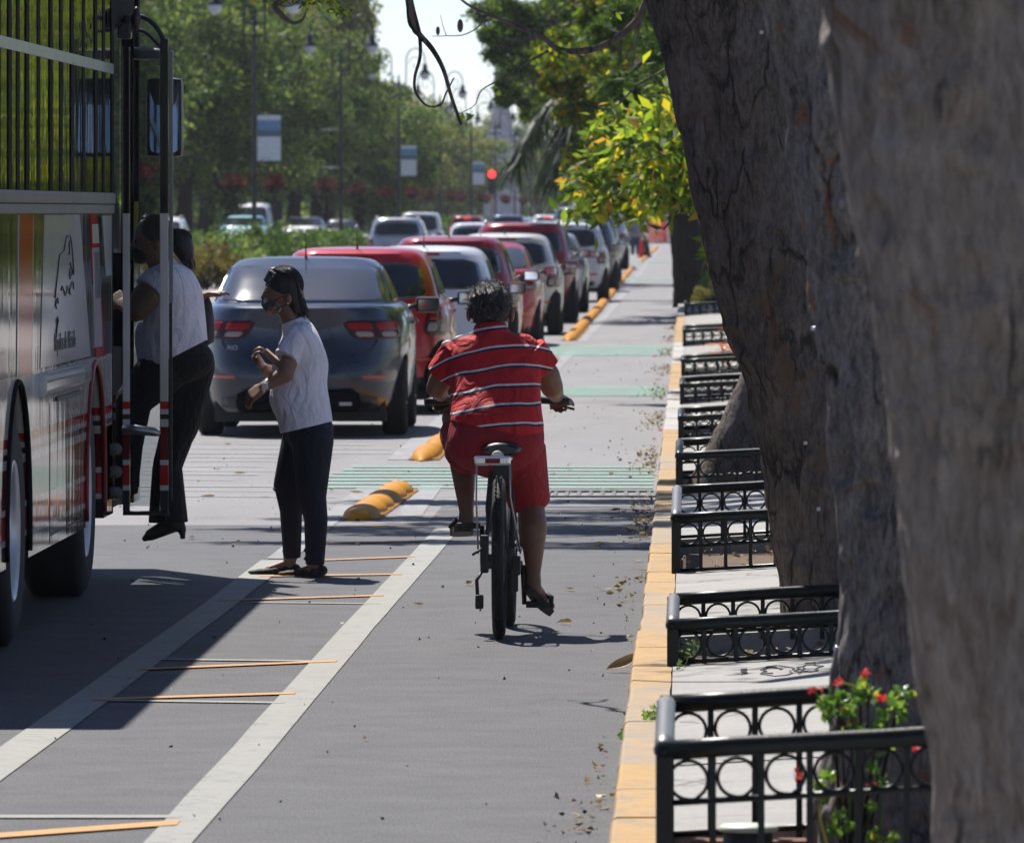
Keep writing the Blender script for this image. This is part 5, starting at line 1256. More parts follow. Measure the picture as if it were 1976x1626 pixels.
    for s in (-1, 1):
        ys = {'sedan': [(.98, 1.98), (2.03, 2.95)], 'hatch': [(.62, 1.35), (1.42, 2.75)], 'suv': [(.45, 1.0), (1.08, 1.95), (2.02, 2.9)], 'van': [(.45, 1.1), (1.2, 2.1), (2.2, 2.95)]}[kind]
        for qi, (a, b) in enumerate(ys):
            sa = (.50 if kind == 'sedan' else .22) if qi == 0 else 0; sb = .62 if qi == len(ys)-1 else 0
            m = MB(); zz = (z1-z0)
            cab.patch(m, lambda z: cab.angy(a+sa*(z-z0)/zz, z, 1)*s, lambda z: cab.angy(max(a+.15, b-sb*(z-z0)/zz), z, 1)*s, z0+.01, z1-.01, .006, 10, 8, .12); m.build('side_window', 'car_glass', t)
    # tail lights
    for s in (-1, 1):
        if kind == 'sedan': zl, zm, zh = .785, .850, .935; xi0, xi1 = .44, .33; ae = 51
        elif kind == 'hatch': zl, zm, zh = .70, .78, 1.0; xi0, xi1 = .60, .66; ae = 56
        else: zl, zm, zh = .78, .90, 1.08; xi0, xi1 = .66, .70; ae = 54
        fin = lambda z: lower.angx(s*(xi0+(xi1-xi0)*(z-zl)/(zh-zl)), z)
        zh = min(zh, lower.lv[-1][0]-.01); h_ = zh-zl
        m = MB(); lower.patch(m, lambda z: fin(z), lambda z: s*ae, zl, zh, .010, 16, 8, .25); tl = m.build('tail_light', 'tail_bezel', t)
        for (u0, u1) in ((.06, .44), (.52, .92)):
            aa = lambda z, u: fin(z)+(s*ae-fin(z))*u
            m = MB(); lower.patch(m, lambda z: aa(z, u0), lambda z: aa(z, u1), zl+h_*.47, zh-h_*.10, .0145, 8, 5, .15); m.build('brake_lamp', 'tail_red', tl)
            m = MB(); lower.patch(m, lambda z: aa(z, u0+.04), lambda z: aa(z, u1-.04), zl+h_*.12, zl+h_*.40, .0145, 8, 4, .2); m.build('reverse_lamp', 'tail_clear', tl)
        m = MB(); lower.patch(m, lambda z: lower.angx(s*.50, z), lambda z: lower.angx(s*.69, z), .47 if not suv else .55, .495 if not suv else .59, .008, 8, 3, .2); m.build('reflector', 'reflector_orange', t)
        m = MB(); my = {'sedan': 2.92, 'hatch': 2.68, 'suv': 2.8, 'van': 3.0}[kind]; mz = belt+.0
        m.tube([(s*W*.86, my, mz-.02), (s*(W+.02), my, mz)], .022, 8); m.build('mirror_arm', 'plastic_black', t)
        m = MB(); m.box(s*(W+.0), s*(W+.20), my-.05, my+.06, mz-.055, mz+.075, b=.035); mo = m.build('side_mirror', 'plastic_black', t)
        m = MB(); m.box(s*(W+.025), s*(W+.175), my-.054, my-.049, mz-.035, mz+.055); m.build('mirror_face', 'mirror_glass', mo)
        for y in (S['wr'], S['wf']):
            we = bpy.data.objects.new('wheel', None); COL.objects.link(we); we.parent = t; we.location = (s*(W-.115), y, zc); we.rotation_euler = (0, 0, 0 if s > 0 else PI)
            for me_, nm in zip(WHS if suv else WH, ('tyre', 'rim')): link(nm, me_, we)
        for y in ((1.85, 2.85) if kind != 'hatch' else (2.0,)):
            m = MB(); q = lower.surf(s*abs(lower.angy(y, .90)), .90, .02); m.box(q.x-.015, q.x+.012, q.y-.09, q.y+.09, q.z-.012, q.z+.012, b=.006); m.build('door_handle', 'paint_red', t)
    # number plate, lower trim, exhaust, underbody
    m = MB(); pz = .70 if kind == 'sedan' else .80 if kind == 'hatch' else .85; m.box(-.16, .16, .035 if kind != 'sedan' else .045, .075, pz-.06, pz+.06, b=.005); m.build('number_plate', 'plate', t)
    m = MB(); lower.patch(m, lambda z: lower.angx(-.62, z), lambda z: lower.angx(.62, z), gc+.01, gc+.16, .012, 20, 4, .3); m.build('bumper_trim', 'plastic_black', t)
    m = MB(); m.box(-W*.8, W*.8, .35, L-.3, gc-.08, gc+.1); m.tube([(-.45, .25, gc+.0), (-.45, .7, gc-.02)], .03, 8); m.build('underbody', 'rubber', t)
    m = MB(); ya = {'sedan': 1.52, 'hatch': .62, 'suv': .6, 'van': .8}[kind]; zr = H-.01; m.tube([(0, ya, zr-.02), (0, ya-.03, zr+.03), (0, ya-.13, zr+.20)], [.014, .007, .0025], 8); m.build('antenna', 'plastic_black', t)
    if kind != 'sedan':
        m = MB(); q = cab.surf(0, wz[1]+.055, .0); m.box(-.17, .17, q.y-.02, q.y+.02, q.z-.012, q.z+.014, b=.008); m.build('high_brake_light', 'tail_red', t)
    if kind == 'suv':
        for s in (-1, 1): m = MB(); m.tube([(s*W*.66, .6, H-.02), (s*W*.67, .8, H+.03), (s*W*.67, 2.1, H+.03), (s*W*.66, 2.3, H-.02)], .018, 7); m.build('roof_rail', 'alloy', t)
    if kind == 'sedan':
        m = MB(); m.box(-.50, .50, -.045, .06, .205, .370, b=.08); m.build('rear_guard', 'bus_dark', t)
        m = MB(); m.box(.33, .43, -.052, -.04, .255, .285, b=.005); m.build('exhaust_tip', 'alloy', t)
        m = MB()
        pts = [lower.surf(lower.angx(x, z), z, .006) for x, z in [(-.62, .80), (-.61, .74), (-.54, .68), (-.40, .645+.01), (.40, .645+.01), (.54, .68), (.61, .74), (.62, .80)]]
        m.tube(pts, .004, 5); m.build('boot_seam', 'rubber', t)
        o = link('badge', text_mesh('RIO', .052, 'badge', 'alloy'), t, (-.53, .055, .715)); o.rotation_euler = (R(90), 0, 0)
    return t
cars = {k: make_car(k) for k in ('sedan', 'hatch', 'suv', 'van')}
PW = {'sedan': .86, 'hatch': .84, 'suv': .89, 'van': .95}
QG = 'queue of cars on the avenue'
def car(kind, xr, k, paint, label, s=1.0, rz=0, hs=1.0, brake=False, grp=QG, cat='car'):
    """xr: x of its right flank, k: scale (px/m) at its rear"""
    pr = cars[kind]; first = pr.name not in used; used.add(pr.name); o = pr if first else copy_tree(pr)
    if first: fresh[kind] = o
    o.scale = (s, s, s*hs); o.location = (xr-PW[kind]*s, F/k, 0.001); o.rotation_euler = (0, 0, rz); o['label'] = label; o['group'] = grp; o['category'] = cat
    jobs.append((o, paint, brake)); return o
fresh = {}; jobs = []
car('sedan', -2.27, 241, 'paint_bluegrey', 'dark blue grey sedan at the tail of the queue, behind the standing woman', 1.0, R(.3))
car('hatch', -2.15, 216, 'paint_red', 'bright red hatchback directly ahead of the blue grey sedan', 1.0, hs=1.0)
car('hatch', -1.96, 184, 'paint_white', 'white hatchback with rear window toward us, just left of the cyclist\'s head', 1.0, hs=.97)
car('hatch', -2.02, 163, 'paint_maroon', 'pinkish red hatchback ahead of the white one', 1.0, hs=1.02)
car('sedan', -1.98, 145, 'paint_red', 'small red saloon whose flank shows right of the cyclist\'s head', .97)
car('hatch', -1.87, 132, 'paint_cream', 'cream coloured hatchback ahead of the small red saloon', 1.0, hs=1.0)
car('suv', -1.84, 119, 'paint_maroon', 'tall maroon suv towering over the cream hatchback', 1.0, hs=1.0)
car('sedan', -1.82, 108, 'paint_silver', 'silver saloon half hidden ahead of the maroon suv', 1.0)
car('suv', -1.62, 97, 'paint_white', 'white suv with a round red tail lamp ahead of the silver saloon', .98)
car('suv', -1.60, 86, 'paint_dark', 'black suv in the shade under the overhanging leaves', 1.0)
car('van', -1.70, 78, 'paint_dark', 'dark van just before the standing pedestrian', .96)
car('van', -1.9, 62, 'paint_silver', 'pale van beyond the black cars, left of the pedestrian', 1.05)
car('van', -2.0, 42, 'paint_white', 'white van farthest along the kerb lane', 1.05)
car('sedan', -1.95, 69, 'paint_blue', 'dark blue car hidden between the vans', 1.0)
G2 = 'cars in the middle and far lanes'
car('suv', -7.55, 67, 'paint_silver', 'silver suv with roof rails in the far lane, at the right end of the hedge', 1.0, grp=G2)
car('hatch', -8.6, 60, 'paint_white', 'white hatchback tucked in left of the silver suv', 1.0, grp=G2)
car('van', -9.9, 48, 'paint_white', 'pinkish white vehicle between the silver suv and the lit brake lights', .98, hs=.9, grp=G2)
car('suv', -9.35, 42, 'paint_maroon', 'dark red suv with its brake lights lit', .98, brake=True, grp=G2)
car('hatch', -5.3, 68, 'paint_white', 'white hatchback roof showing left of the tall maroon suv', 1.0, grp=G2)
car('van', -7.6, 41, 'paint_blue', 'dark blue van in the distance right of the braking suv', 1.0, hs=.82, grp=G2)
car('suv', -5.95, 40, 'paint_white', 'white suv with a red lamp, in the distance above the maroon roof', 1.0, brake=True, grp=G2)
car('suv', -5.0, 34, 'paint_silver', 'distant silver suv right of the white one with the lamp', 1.0, grp=G2)
car('sedan', -4.9, 50, 'paint_silver', 'silver saloon in the middle lane ahead of the cream hatchback', 1.0, grp=G2)
car('hatch', -4.4, 34, 'paint_white', 'distant white hatchback above the silver saloon', 1.0, grp=G2)
car('sedan', -8.4, 33, 'paint_lightblue', 'distant pale blue car between the red suv and the blue van', 1.0, grp=G2)
G3 = 'cars coming the other way beyond the hedge'
car('sedan', -16.0, 50, 'paint_lightblue', 'pale blue car facing us beyond the hedge, under the first lamp', 1.15, PI, grp=G3)
car('van', -16.9, 47, 'paint_white', 'white van behind the pale blue car beyond the hedge', 1.08, PI, grp=G3)
car('sedan', -14.7, 47, 'paint_silver', 'silver car glinting in the sun beyond the hedge', 1.12, PI, grp=G3)
car('hatch', -14.7, 43, 'paint_dark', 'dark hatchback behind the glinting silver car', 1.0, PI, grp=G3)
car('suv', -16.8, 57, 'paint_white', 'white car beyond the hedge seen just right of the boarding woman\'s hair', 1.0, PI, grp=G3)
for o, paint, brake in jobs:
    subst(o, 'paint_red', paint)
    if brake:
        subst(o, 'tail_red', 'brake_lit')
# ------------------------------------------------------------------ the bus
BX, BL = -2.80, -5.10
Y0, YD0, YD1, Y1 = 30.95, 40.25, 41.75, 42.25
bus = thing('city_bus', 'white and red city bus with its front door open, a woman boarding', 'bus', (BX, Y0, 0))
def bb(o): return rel(o, bus)
simple('arch_red_shaded', (.17, .008, .010), .4, 0, .2, 3, 0, 60, 0, None, .3); simple('belt_grey', (.09, .085, .08), .5, 0, .2, 3, 0, 60, 0, None, .2)  # arch colour is the bus red darkened, shade put into the paint
WR, WF, RW = 34.55, 39.05, .48
def cutwall(name, y0, y1, z0, z1, x0, x1, mat, arches):
    m = MB(); m.box(x0, x1, y0, y1, z0, z1); o = link('tmp', m.mesh('w', [mat]))
    c = MB()
    for y in arches: c.tube([(x0-1, y, .50), (x1+1, y, .50)], .60, 36)
    if arches:
        cu = link('c', c.mesh('c', [mat])); b = o.modifiers.new('b', 'BOOLEAN'); b.operation = 'DIFFERENCE'; b.object = cu; b.solver = 'EXACT'
    me = evaluated(o, name); bpy.data.objects.remove(o)
    if arches: bpy.data.objects.remove(cu)
    me.materials.clear(); me.materials.append(M[mat]); return link(name, me)
bb(cutwall('side_wall', Y0, YD0, .345, 1.86, BX-.06, BX, 'bus_livery', [WR, WF]))
bb(cutwall('side_wall', Y0, Y1, .345, 1.86, BL, BL+.06, 'bus_livery', [WR, WF]))
bb(cutwall('side_wall', YD1, Y1, .345, 1.86, BX-.06, BX, 'bus_livery', []))
m = MB(); m.box(BL+.06, BX-.06, Y0, Y0+.06, .345, 1.9); bb(m.build('rear_wall', 'bus_livery'))
m = MB(); m.box(BL+.06, BX-.06, Y1-.06, Y1, .345, 1.6); bb(m.build('front_wall', 'bus_livery'))
m = MB(); m.box(BL+.02, BX-.02, Y0+.02, Y1-.02, 2.99, 3.08, b=.03); m.box(BL+.1, BX-.1, Y0+.5, Y1-.6, 3.08, 3.12, b=.02); bb(m.build('roof', 'bus_white'))
m = MB(); m.box(BL+.06, BX-.06, Y0+.06, YD0, .78, .84); m.box(BL+.06, BX-.9, YD0, Y1-.06, .78, .84); bb(m.build('floor', 'seat_grey'))
# upper side: pillars and rails proud of the glass
mull = [Y0+.05, 32.2, 33.15, 34.15, 35.05, 36.35, 37.6, 39.1, 40.22]
for x, s in ((BX, 1), (BL+.06, -1)):
    for y in mull: m = MB(); m.box(x-.06, x+(.004), y-.085, y+.085, 1.862, 2.985, b=.004); bb(m.build('window_pillar', 'bus_dark'))
    for y in [(a+b)/2 for a, b in zip(mull, mull[1:])]: m = MB(); m.box(x-.03, x+.002, y-.10, y+.06, 1.90, 2.95); bb(m.build('window_sash', 'bus_dark'))
    m = MB(); m.box(x-.05, x+.006, Y0+.02, YD0, 2.475, 2.525, b=.002); bb(m.build('window_rail', 'bus_grey'))
    m = MB(); m.box(x-.06, x+.016, Y0+.02, YD0, 1.845, 1.90, b=.012); m.box(x-.06, x+.010, Y0+.02, YD0, 1.80, 1.842, b=.006); bb(m.build('belt_moulding', 'belt_grey'))
    m = MB(); m.box(x-.06, x+.012, Y0+.02, Y1-.02, 2.93, 3.0, b=.006); bb(m.build('cant_rail', 'bus_grey'))
    for a, b in zip(mull, mull[1:]):
        m = MB(); m.box(x-.006, x-.0005, a+.05, b-.05, 1.90, 2.93) if s > 0 else m.box(x-.036, x-.030, a+.05, b-.05, 1.90, 2.93); bb(m.build('window', 'bus_glass' if s > 0 else 'clear_glass'))
m = MB(); m.box(BL+.1, BX-.1, Y1-.05, Y1-.04, 1.62, 2.9); bb(m.build('windscreen', 'clear_glass'))
for x in (BX-.03, BL+.03): m = MB(); m.box(x-.03, x+.03, Y1-.10, Y1, .4, 3.0, b=.01); bb(m.build('corner_pillar', 'bus_dark'))
m = MB(); m.box(BX-.06, BX-.0, YD0-.03, YD0+.05, .345, 2.73); m.box(BX-.06, BX+.0, YD1, YD1+.06, .345, 2.73); m.box(BX-.062, BX+.002, YD0-.035, YD1+.065, 2.72, 2.93); bb(m.build('door_frame', 'bus_dark'))
# livery pieces standing 3 mm proud of the wall (x = BX)
def decal(name, ya, yb, yc, yd, z0, z1, mat, off=.003):      # bottom ya..yb, top yc..yd
    m = MB(); x = BX+off; m.add([(x, ya, z0), (x, yb, z0), (x, yd, z1), (x, yc, z1), (x-off+.0005, ya, z0), (x-off+.0005, yb, z0), (x-off+.0005, yd, z1), (x-off+.0005, yc, z1)],
        [(0, 1, 2, 3), (0, 4, 5, 1), (1, 5, 6, 2), (2, 6, 7, 3), (3, 7, 4, 0)]); return bb(m.build(name, mat))
decal('white_panel', 35.75, 38.75, 35.98, 38.05, 1.135, 1.795, 'bus_white')
decal('red_panel', 34.55, 35.28, 34.62, 35.36, 1.12, 1.795, 'bus_red'); decal('white_edge', 34.50, 34.55, 34.57, 34.62, 1.12, 1.795, 'bus_white', .0035); decal('white_edge', 35.28, 35.31, 35.36, 35.39, 1.12, 1.795, 'bus_white', .0035)
decal('red_panel', 39.1, 39.7, 38.72, 39.15, 1.12, 1.795, 'bus_red', .003); decal('label_strip', 39.0, 39.5, 38.85, 39.28, 1.17, 1.64, 'bus_white', .0055); decal('grey_patch', 38.85, 39.28, 38.8, 39.2, 1.66, 1.75, 'bus_grey', .0055)
for i in range(5): decal('small_print', 39.05+i*.085, 39.075+i*.085, 38.96+i*.085, 38.985+i*.085, 1.40, 1.62, 'bus_dark', .0065)
decal('white_panel', 39.75, 40.15, 39.5, 40.15, 1.5, 1.79, 'bus_grey', .004)
# bulging moulding
m = MB(); prof = [(.0, 1.005), (.02, 1.01), (.032, 1.04), (.034, 1.075), (.022, 1.105), (.0, 1.115)]
m.rings([[Vector((BX+a*(1 if 0 < i < 9 else .05), yy, z)) for a, z in prof]+[Vector((BX-.01, yy, 1.115)), Vector((BX-.01, yy, 1.005))] for i, yy in enumerate([35.70, 35.72]+[35.74+i*(38.40-35.74)/6 for i in range(7)]+[38.42])], 0, True, True)
bb(m.build('side_moulding', 'bus_white'))
m = MB(); m.box(BX, BX+.012, 36.6, 38.1, .972, .990); bb(m.build('hatch_slot', 'rubber'))
m = MB()
for y in (36.3, 37.3, 38.15): m.box(BX, BX+.002, y, y+.012, .36, .97)
m.box(BX, BX+.002, 36.3, 38.16, .39, .398); bb(m.build('panel_seam', 'rubber'))
# lettering and line drawing of a monument, seen at a very flat angle
def side_text(txt, yc, z, wy, hz, mat='decal_ink'):
    me = text_mesh(txt, 1.0, 'lettering', mat); me.update(); xs = [v.co.x for v in me.vertices]; zs = [v.co.y for v in me.vertices]
    sx = wy/(max(xs)-min(xs)); sz = hz/(max(zs)-min(zs)); mx = (max(xs)+min(xs))/2; mz = (max(zs)+min(zs))/2
    for v in me.vertices: v.co = Vector((BX+.0052+v.co.z*1.0, yc+(v.co.x-mx)*sx, z+(v.co.y-mz)*sz))
    return bb(link('lettering', me))
side_text('Rápidos de Mérida', 37.15, 1.22, 1.25, .105)
def ln(pts, r=.0035):
    m = MB(); q = []
    for px, py in pts: k = (VX-px)/2.8; q.append(Vector((BX+.0055, F/k, CH-(py-VY)/k)))
    m.tube(q, r, 5); return m
dr = MB()
for pts in ([(104, 575), (106, 555), (109, 530), (111, 505), (113, 492), (117, 488), (121, 486), (122, 478), (124, 468), (126, 458), (128, 455), (130, 457), (132, 454), (134, 457), (135, 464), (137, 480), (139, 505), (140, 530)],
            [(132, 466), (131, 475), (132, 483), (131, 491)], [(133, 507), (135, 515), (138, 522), (136, 530), (133, 538), (132, 530), (133, 518)], [(116, 560), (118, 552), (121, 560), (124, 570), (127, 562), (128, 552)], [(131, 566), (133, 556), (136, 545), (139, 543), (140, 558)], [(131, 558), (134, 568)],
            [(107, 595), (105, 588), (106, 578)], [(106, 640), (108, 628), (107, 618), (109, 612), (110, 620), (108, 632), (106, 652)], [(109, 575), (110, 585)]):
    m = ln(pts); dr.add(m.v, m.f, 0, True)
bb(dr.build('line_drawing', 'decal_ink'))
# wheels
def bus_wheel(y, x, dual=False):
    e = bpy.data.objects.new('wheel', None); COL.objects.link(e); e.location = (x, y, RW); mt = Matrix.Rotation(R(90), 4, 'Y'); w = .27; r = RW
    m = MB(); m.lathe([(r*.60, -w/2), (r*.82, -w*.56), (r*.93, -w*.5), (r*.99, -w*.42), (r, -w*.36), (r, w*.36), (r*.99, w*.42), (r*.93, w*.5), (r*.82, w*.56), (r*.60, w/2)], 48, mt); m.build('tyre', 'tyre', e)
    m = MB(); m.lathe([(r*.62, w*.50), (r*.60, w*.52), (r*.565, w*.44), (r*.53, w*.18), (r*.30, w*.10), (r*.28, w*.42), (.0, w*.46)], 48, mt)
    for i in range(8):
        a = 2*PI*i/8; m.tube([mt @ Vector((math.cos(a)*r*.38, math.sin(a)*r*.38, w*.1)), mt @ Vector((math.cos(a)*r*.38, math.sin(a)*r*.38, w*.26))], .018, 6)
    m.build('rim', 'rim_white', e); bb(e)
bus_wheel(WR, BX-.15); bus_wheel(WF, BX-.175); bus_wheel(WR, BL+.36); bus_wheel(WF, BL+.3)
bpy.context.view_layer.update()
for y, mt_ in ((WR, 'bus_dark'), (WF, 'arch_red_shaded')):      # arches: rolled lips
    m = MB(); m.tube([(BX+.004, y+.6*math.cos(a), .50+.6*math.sin(a)) for a in [R(-12)+R(204)*q/36 for q in range(37)]], .013, 8); bb(m.build('wheel_arch', mt_))
m = MB(); m.box(BX-.7, BX-.45, 31.2, 40.2, .5, .78); m.box(BL+.5, BL+.8, 31.2, 42, .5, .78); m.box(BL+.3, BX-.3, WR-.1, WR+.1, .42, .56); m.box(BL+.3, BX-.3, WF-.1, WF+.1, .42, .56)
m.box(BX-.75, BX-.05, WR-.68, WR+.68, 1.11, 1.13); m.box(BX-.75, BX-.05, WF-.68, WF+.68, 1.11, 1.13); m.box(BX-.78, BX-.75, WF-.68, WF+.68, .5, 1.13); m.box(BX-.78, BX-.75, WR-.68, WR+.68, .5, 1.13)
bb(m.build('chassis', 'rubber'))
# door well: steps, grab rail, open leaf standing out from the side, mechanism
m = MB(); m.box(BX-.9, BX-.02, YD0+.05, YD1, .36, .40, b=.01); m.box(BX-.9, BX-.32, YD0+.05, YD1, .40, .66, b=.01); bb(m.build('step', 'rubber'))
m = MB(); m.box(BX-.02, BX+.0, YD0-.42, YD0-.02, .42, .78); 
for z in (.45, .55, .66): m.tube([(BX-.02, YD0-.2, z), (BX+.03, YD0-.1, z)], .03, 8)
bb(m.build('step_box', 'rubber'))
leafd = bpy.data.objects.new('door_leaf', None); COL.objects.link(leafd); leafd.location = (BX, 40.85, .3); bb(leafd)
def lf(m, n, mt): o = m.build(n, mt); o.parent = leafd; o.location = (-BX, -40.85, -.3); return o
ya = 40.85; xa, xb = BX+.01, BX+.235
m = MB(); m.box(xa, xa+.035, ya-.02, ya+.02, .33, 2.62, b=.005); lf(m, 'inner_stile', 'door_livery')
m = MB(); m.box(xb-.042, xb, ya-.022, ya+.022, .33, 2.66, b=.006); lf(m, 'outer_stile', 'door_livery')
m = MB(); m.box(xb+.003, xb+.018, ya-.012, ya+.012, .38, 1.36, b=.003); lf(m, 'rubber_edge', 'rubber')
m = MB(); m.box(xb+.003, xb+.022, ya-.010, ya+.012, 1.36, 2.60, b=.003); lf(m, 'outer_strip', 'bus_grey')
m = MB(); m.box(xa+.035, xb-.042, ya-.004, ya+.004, .36, 2.60); lf(m, 'pane', 'clear_glass')
m = MB(); m.tube([(xa, ya, .325), (xb, ya, .325)], .011, 8); lf(m, 'lower_rod', 'rubber')
m = MB(); m.tube([(xa, ya-.03, .735), (xa+.06, ya-.035, .737), (xb-.07, ya-.035, .725), (xb-.04, ya-.03, .715)], [.022, .026, .022, .012], 12); lf(m, 'push_bar', 'alloy')
m = MB()
limb(m, [(BX+.0, 40.9, 2.74), (BX+.09, 40.9, 2.77), (BX+.17, 40.88, 2.72), (BX+.235, 40.86, 2.60)], .014, .012, 8, .002, 14, 1)
limb(m, [(BX+.06, 40.9, 2.70), (BX+.12, 40.9, 2.69), (BX+.23, 40.86, 2.58)], .010, .009, 8, .002, 14, 2)
m.ellipsoid((BX+.03, 40.9, 2.73), (.035, .035, .05)); m.ellipsoid((BX+.075, 40.88, 2.76), (.022, .03, .06)); m.box(BX-.02, BX+.05, 40.85, 40.95, 2.66, 2.74, b=.012); bb(m.build('door_mechanism', 'plastic_black'))
# mirror on its arm
m = MB(); m.tube([(BX-.04, 41.9, 2.605), (BX+.06, 41.75, 2.605), (BX+.20, 41.6, 2.598)], [.034, .034, .022], 12); m.tube([(BX+.18, 41.6, 2.60), (BX+.185, 41.6, 2.40)], .012, 8); bb(m.build('mirror_arm', 'bus_grey'))
m = MB(); m.box(BX+.075, BX+.262, 41.56, 41.66, 2.08, 2.48, b=.045); mo = bb(m.build('door_mirror', 'plastic_black'))
m = MB(); m.rings([[Vector((BX+.169+.074*math.copysign(abs(math.cos(a))**.35, math.cos(a)), 41.555+dy, 2.28+.178*math.copysign(abs(math.sin(a))**.25, math.sin(a)))) for a in [2*PI*q/40 for q in range(40)]] for dy in (0, .02)], 0, False, True)
o = m.build('mirror_face', 'mirror_glass'); o.parent = mo; me_ = o.data
for v in me_.vertices: v.co.y += (v.co.z-2.1)*.07-.012
# seats and hand poles inside
for i in range(8):
    y = 31.8+i*1.0
    for x in (BX-.55, BL+.55):
        m = MB(); m.box(x-.4, x+.4, y, y+.42, 1.18, 1.28, b=.03); m.box(x-.4, x+.4, y-.08, y, 1.2, 1.95, b=.03); m.box(x-.03, x+.03, y+.1, y+.2, .84, 1.18); bb(m.build('seat', 'seat_grey'))
m = MB()
for y in (33, 35.5, 38, 40.3): m.tube([(BX-.95, y, .84), (BX-.95, y, 2.98)], .018, 8)
m.tube([(BX-.12, 40.5, .9), (BX-.12, 40.5, 1.75), (BX-.3, 40.5, 1.8)], .015, 8); bb(m.build('hand_pole', 'alloy'))
# rear lamps (turned away from the photograph's frame)
for x in (BX-.2, BL+.2): m = MB(); m.box(x-.08, x+.08, Y0-.02, Y0, .9, 1.2, b=.006); bb(m.build('tail_light', 'tail_red'))
# ------------------------------------------------------------------ people
def hand(m, wrist, d, palm_n, s=1.0, curl=.5, thumb_side=1, splay=.12):
    """five fingers as chained capsules rooted in the palm; d: pointing direction, palm_n: direction the palm faces"""
    d = Vector(d).normalized(); n = Vector(palm_n); n = (n-d*n.dot(d)).normalized(); w = d.cross(n)*thumb_side
    W0 = Vector(wrist)
    for o_, L in ((-.030, .078), (-.010, .083), (.011, .083), (.030, .080)):
        m.cone(W0+w*o_*.55*s, .017*s, W0+d*L*s+w*o_*s, .0145*s, 10)
    for i, (o_, L) in enumerate(((-.032, .058), (-.011, .072), (.011, .078), (.032, .070))):
        p = W0+d*(.078+.004*(i % 3))*s+w*o_*s; a = curl*(.55+.1*i); q = d+w*splay*o_*12
        for seg, (f_, r_) in enumerate(((.46, .0098), (.32, .009), (.26, .008))):
            q2_ = (q*math.cos(a)+n*math.sin(a)).normalized(); e = p+q2_*L*f_*s; m.cone(p, r_*s, e, r_*.93*s, 8); p = e; a += curl*.75
    p = W0+d*.022*s+w*.026*s; q = (d*.62+w*.75+n*.35).normalized(); e = p+q*.042*s; m.cone(p, .0145*s, e, .0115*s, 8); m.cone(e, .0115*s, e+(d*.85+w*.25+n*.35).normalized()*.034*s, .009*s, 8)

def shoe_mesh(m, heel, toe, w=.042, h=.065, low=False):
    heel = Vector(heel); toe = Vector(toe); d = toe-heel; L = d.length
    for u, rw, rh in ((.08, .8, .85), (.25, .85, .8), (.45, .9, .62), (.62, 1.0, .52), (.78, 1.0, .45), (.9, .8, .36)):
        c = heel+d*u; m.ellipsoid(c+Vector((0, 0, h*rh*.5)), (L*.14, w*rw, h*rh*.55), 14, 8, rot=Matrix.Rotation(math.atan2(d.y, d.x), 3, 'Z'))

# ---- cyclist
KR, YR = 450.0, 35.56
def rp(px, py, dy=0): return Vector(((px-VX)/KR, YR+dy, CH-(py-VY)/KR))
rider = thing('person', 'grey haired man seen from behind cycling in a striped red polo and red shorts', 'person', (-.81, 35.5, 0))
m = MB()
m.ellipsoid(rp(944, 592, .21), (.080, .098, .112), 18, 12); m.ellipsoid(rp(944, 606, .27), (.06, .06, .08)); m.cone(rp(944, 608, .19), .060, rp(948, 668, .15), .075, 16)
for s, x in ((-1, 902), (1, 986)): m.ellipsoid(rp(x, 607, .21), (.012, .024, .036))
m.cone(rp(900, 692, .14), .05, rp(1000, 692, .14), .05); m.cone(rp(950, 700, .12), .08, rp(958, 850, -.02), .09)
m.cone(rp(878, 692, .15), .045, rp(848, 735, .2), .052); m.cone(rp(848, 735, .2), .052, rp(839, 750, .24), .046); m.cone(rp(839, 750, .24), .046, rp(845, 769, .45), .030)
m.cone(rp(1030, 692, .15), .045, rp(1055, 725, .19), .054); m.cone(rp(1055, 725, .19), .054, rp(1063, 748, .22), .050); m.cone(rp(1063, 748, .22), .050, rp(1072, 770, .43), .030)
hand(m, rp(846, 770, .44), (-.05, 1, -.1), (0, -.2, -1), 1.0, 1.3, 1); hand(m, rp(1072, 771, .42), (.05, 1, -.1), (0, -.2, -1), 1.0, 1.3, -1)
m.cone(rp(1006, 880, .0), .06, rp(1024, 972, .13), .060); m.cone(rp(1024, 972, .13), .056, rp(1029, 1022, .04), .060); m.cone(rp(1029, 1022, .04), .060, rp(1029, 1108, .03), .031)
m.cone(rp(1029, 1108, .03), .032, rp(1030, 1140, .02), .034); m.cone(rp(1030, 1136, .03), .033, rp(1050, 1165, .15), .030); m.cone(rp(1040, 1150, .10), .028, rp(1062, 1172, .17), .018)
m.cone(rp(906, 868, .0), .05, rp(876, 812, .40), .066); m.cone(rp(876, 815, .40), .060, rp(889, 882, .24), .062); m.cone(rp(889, 882, .24), .062, rp(899, 990, .10), .031)
m.cone(rp(899, 990, .10), .032, rp(898, 1012, .09), .036); m.cone(rp(898, 1010, .10), .034, rp(890, 1016, .27), .030); m.cone(rp(888, 1016, .22), .026, rp(876, 1020, .30), .018)
rel(remeshed(m, 'body', 'skin', .0055, 4), rider)
m = MB()
m.torso([(rp(946, 640, .17), .075, .08), (rp(948, 655, .16), .155, .11), (rp(950, 678, .15), .200, .13), (rp(952, 710, .13), .205, .145), (rp(955, 750, .08), .195, .16), (rp(957, 790, .02), .196, .17), (rp(958, 825, -.01), .204, .17), (rp(957, 870, -.02), .195, .17)]); m.cone(rp(893, 678, .15), .072, rp(1008, 676, .15), .072)
m.cone(rp(945, 628, .17), .070, rp(947, 665, .15), .105, 18, dome=False)
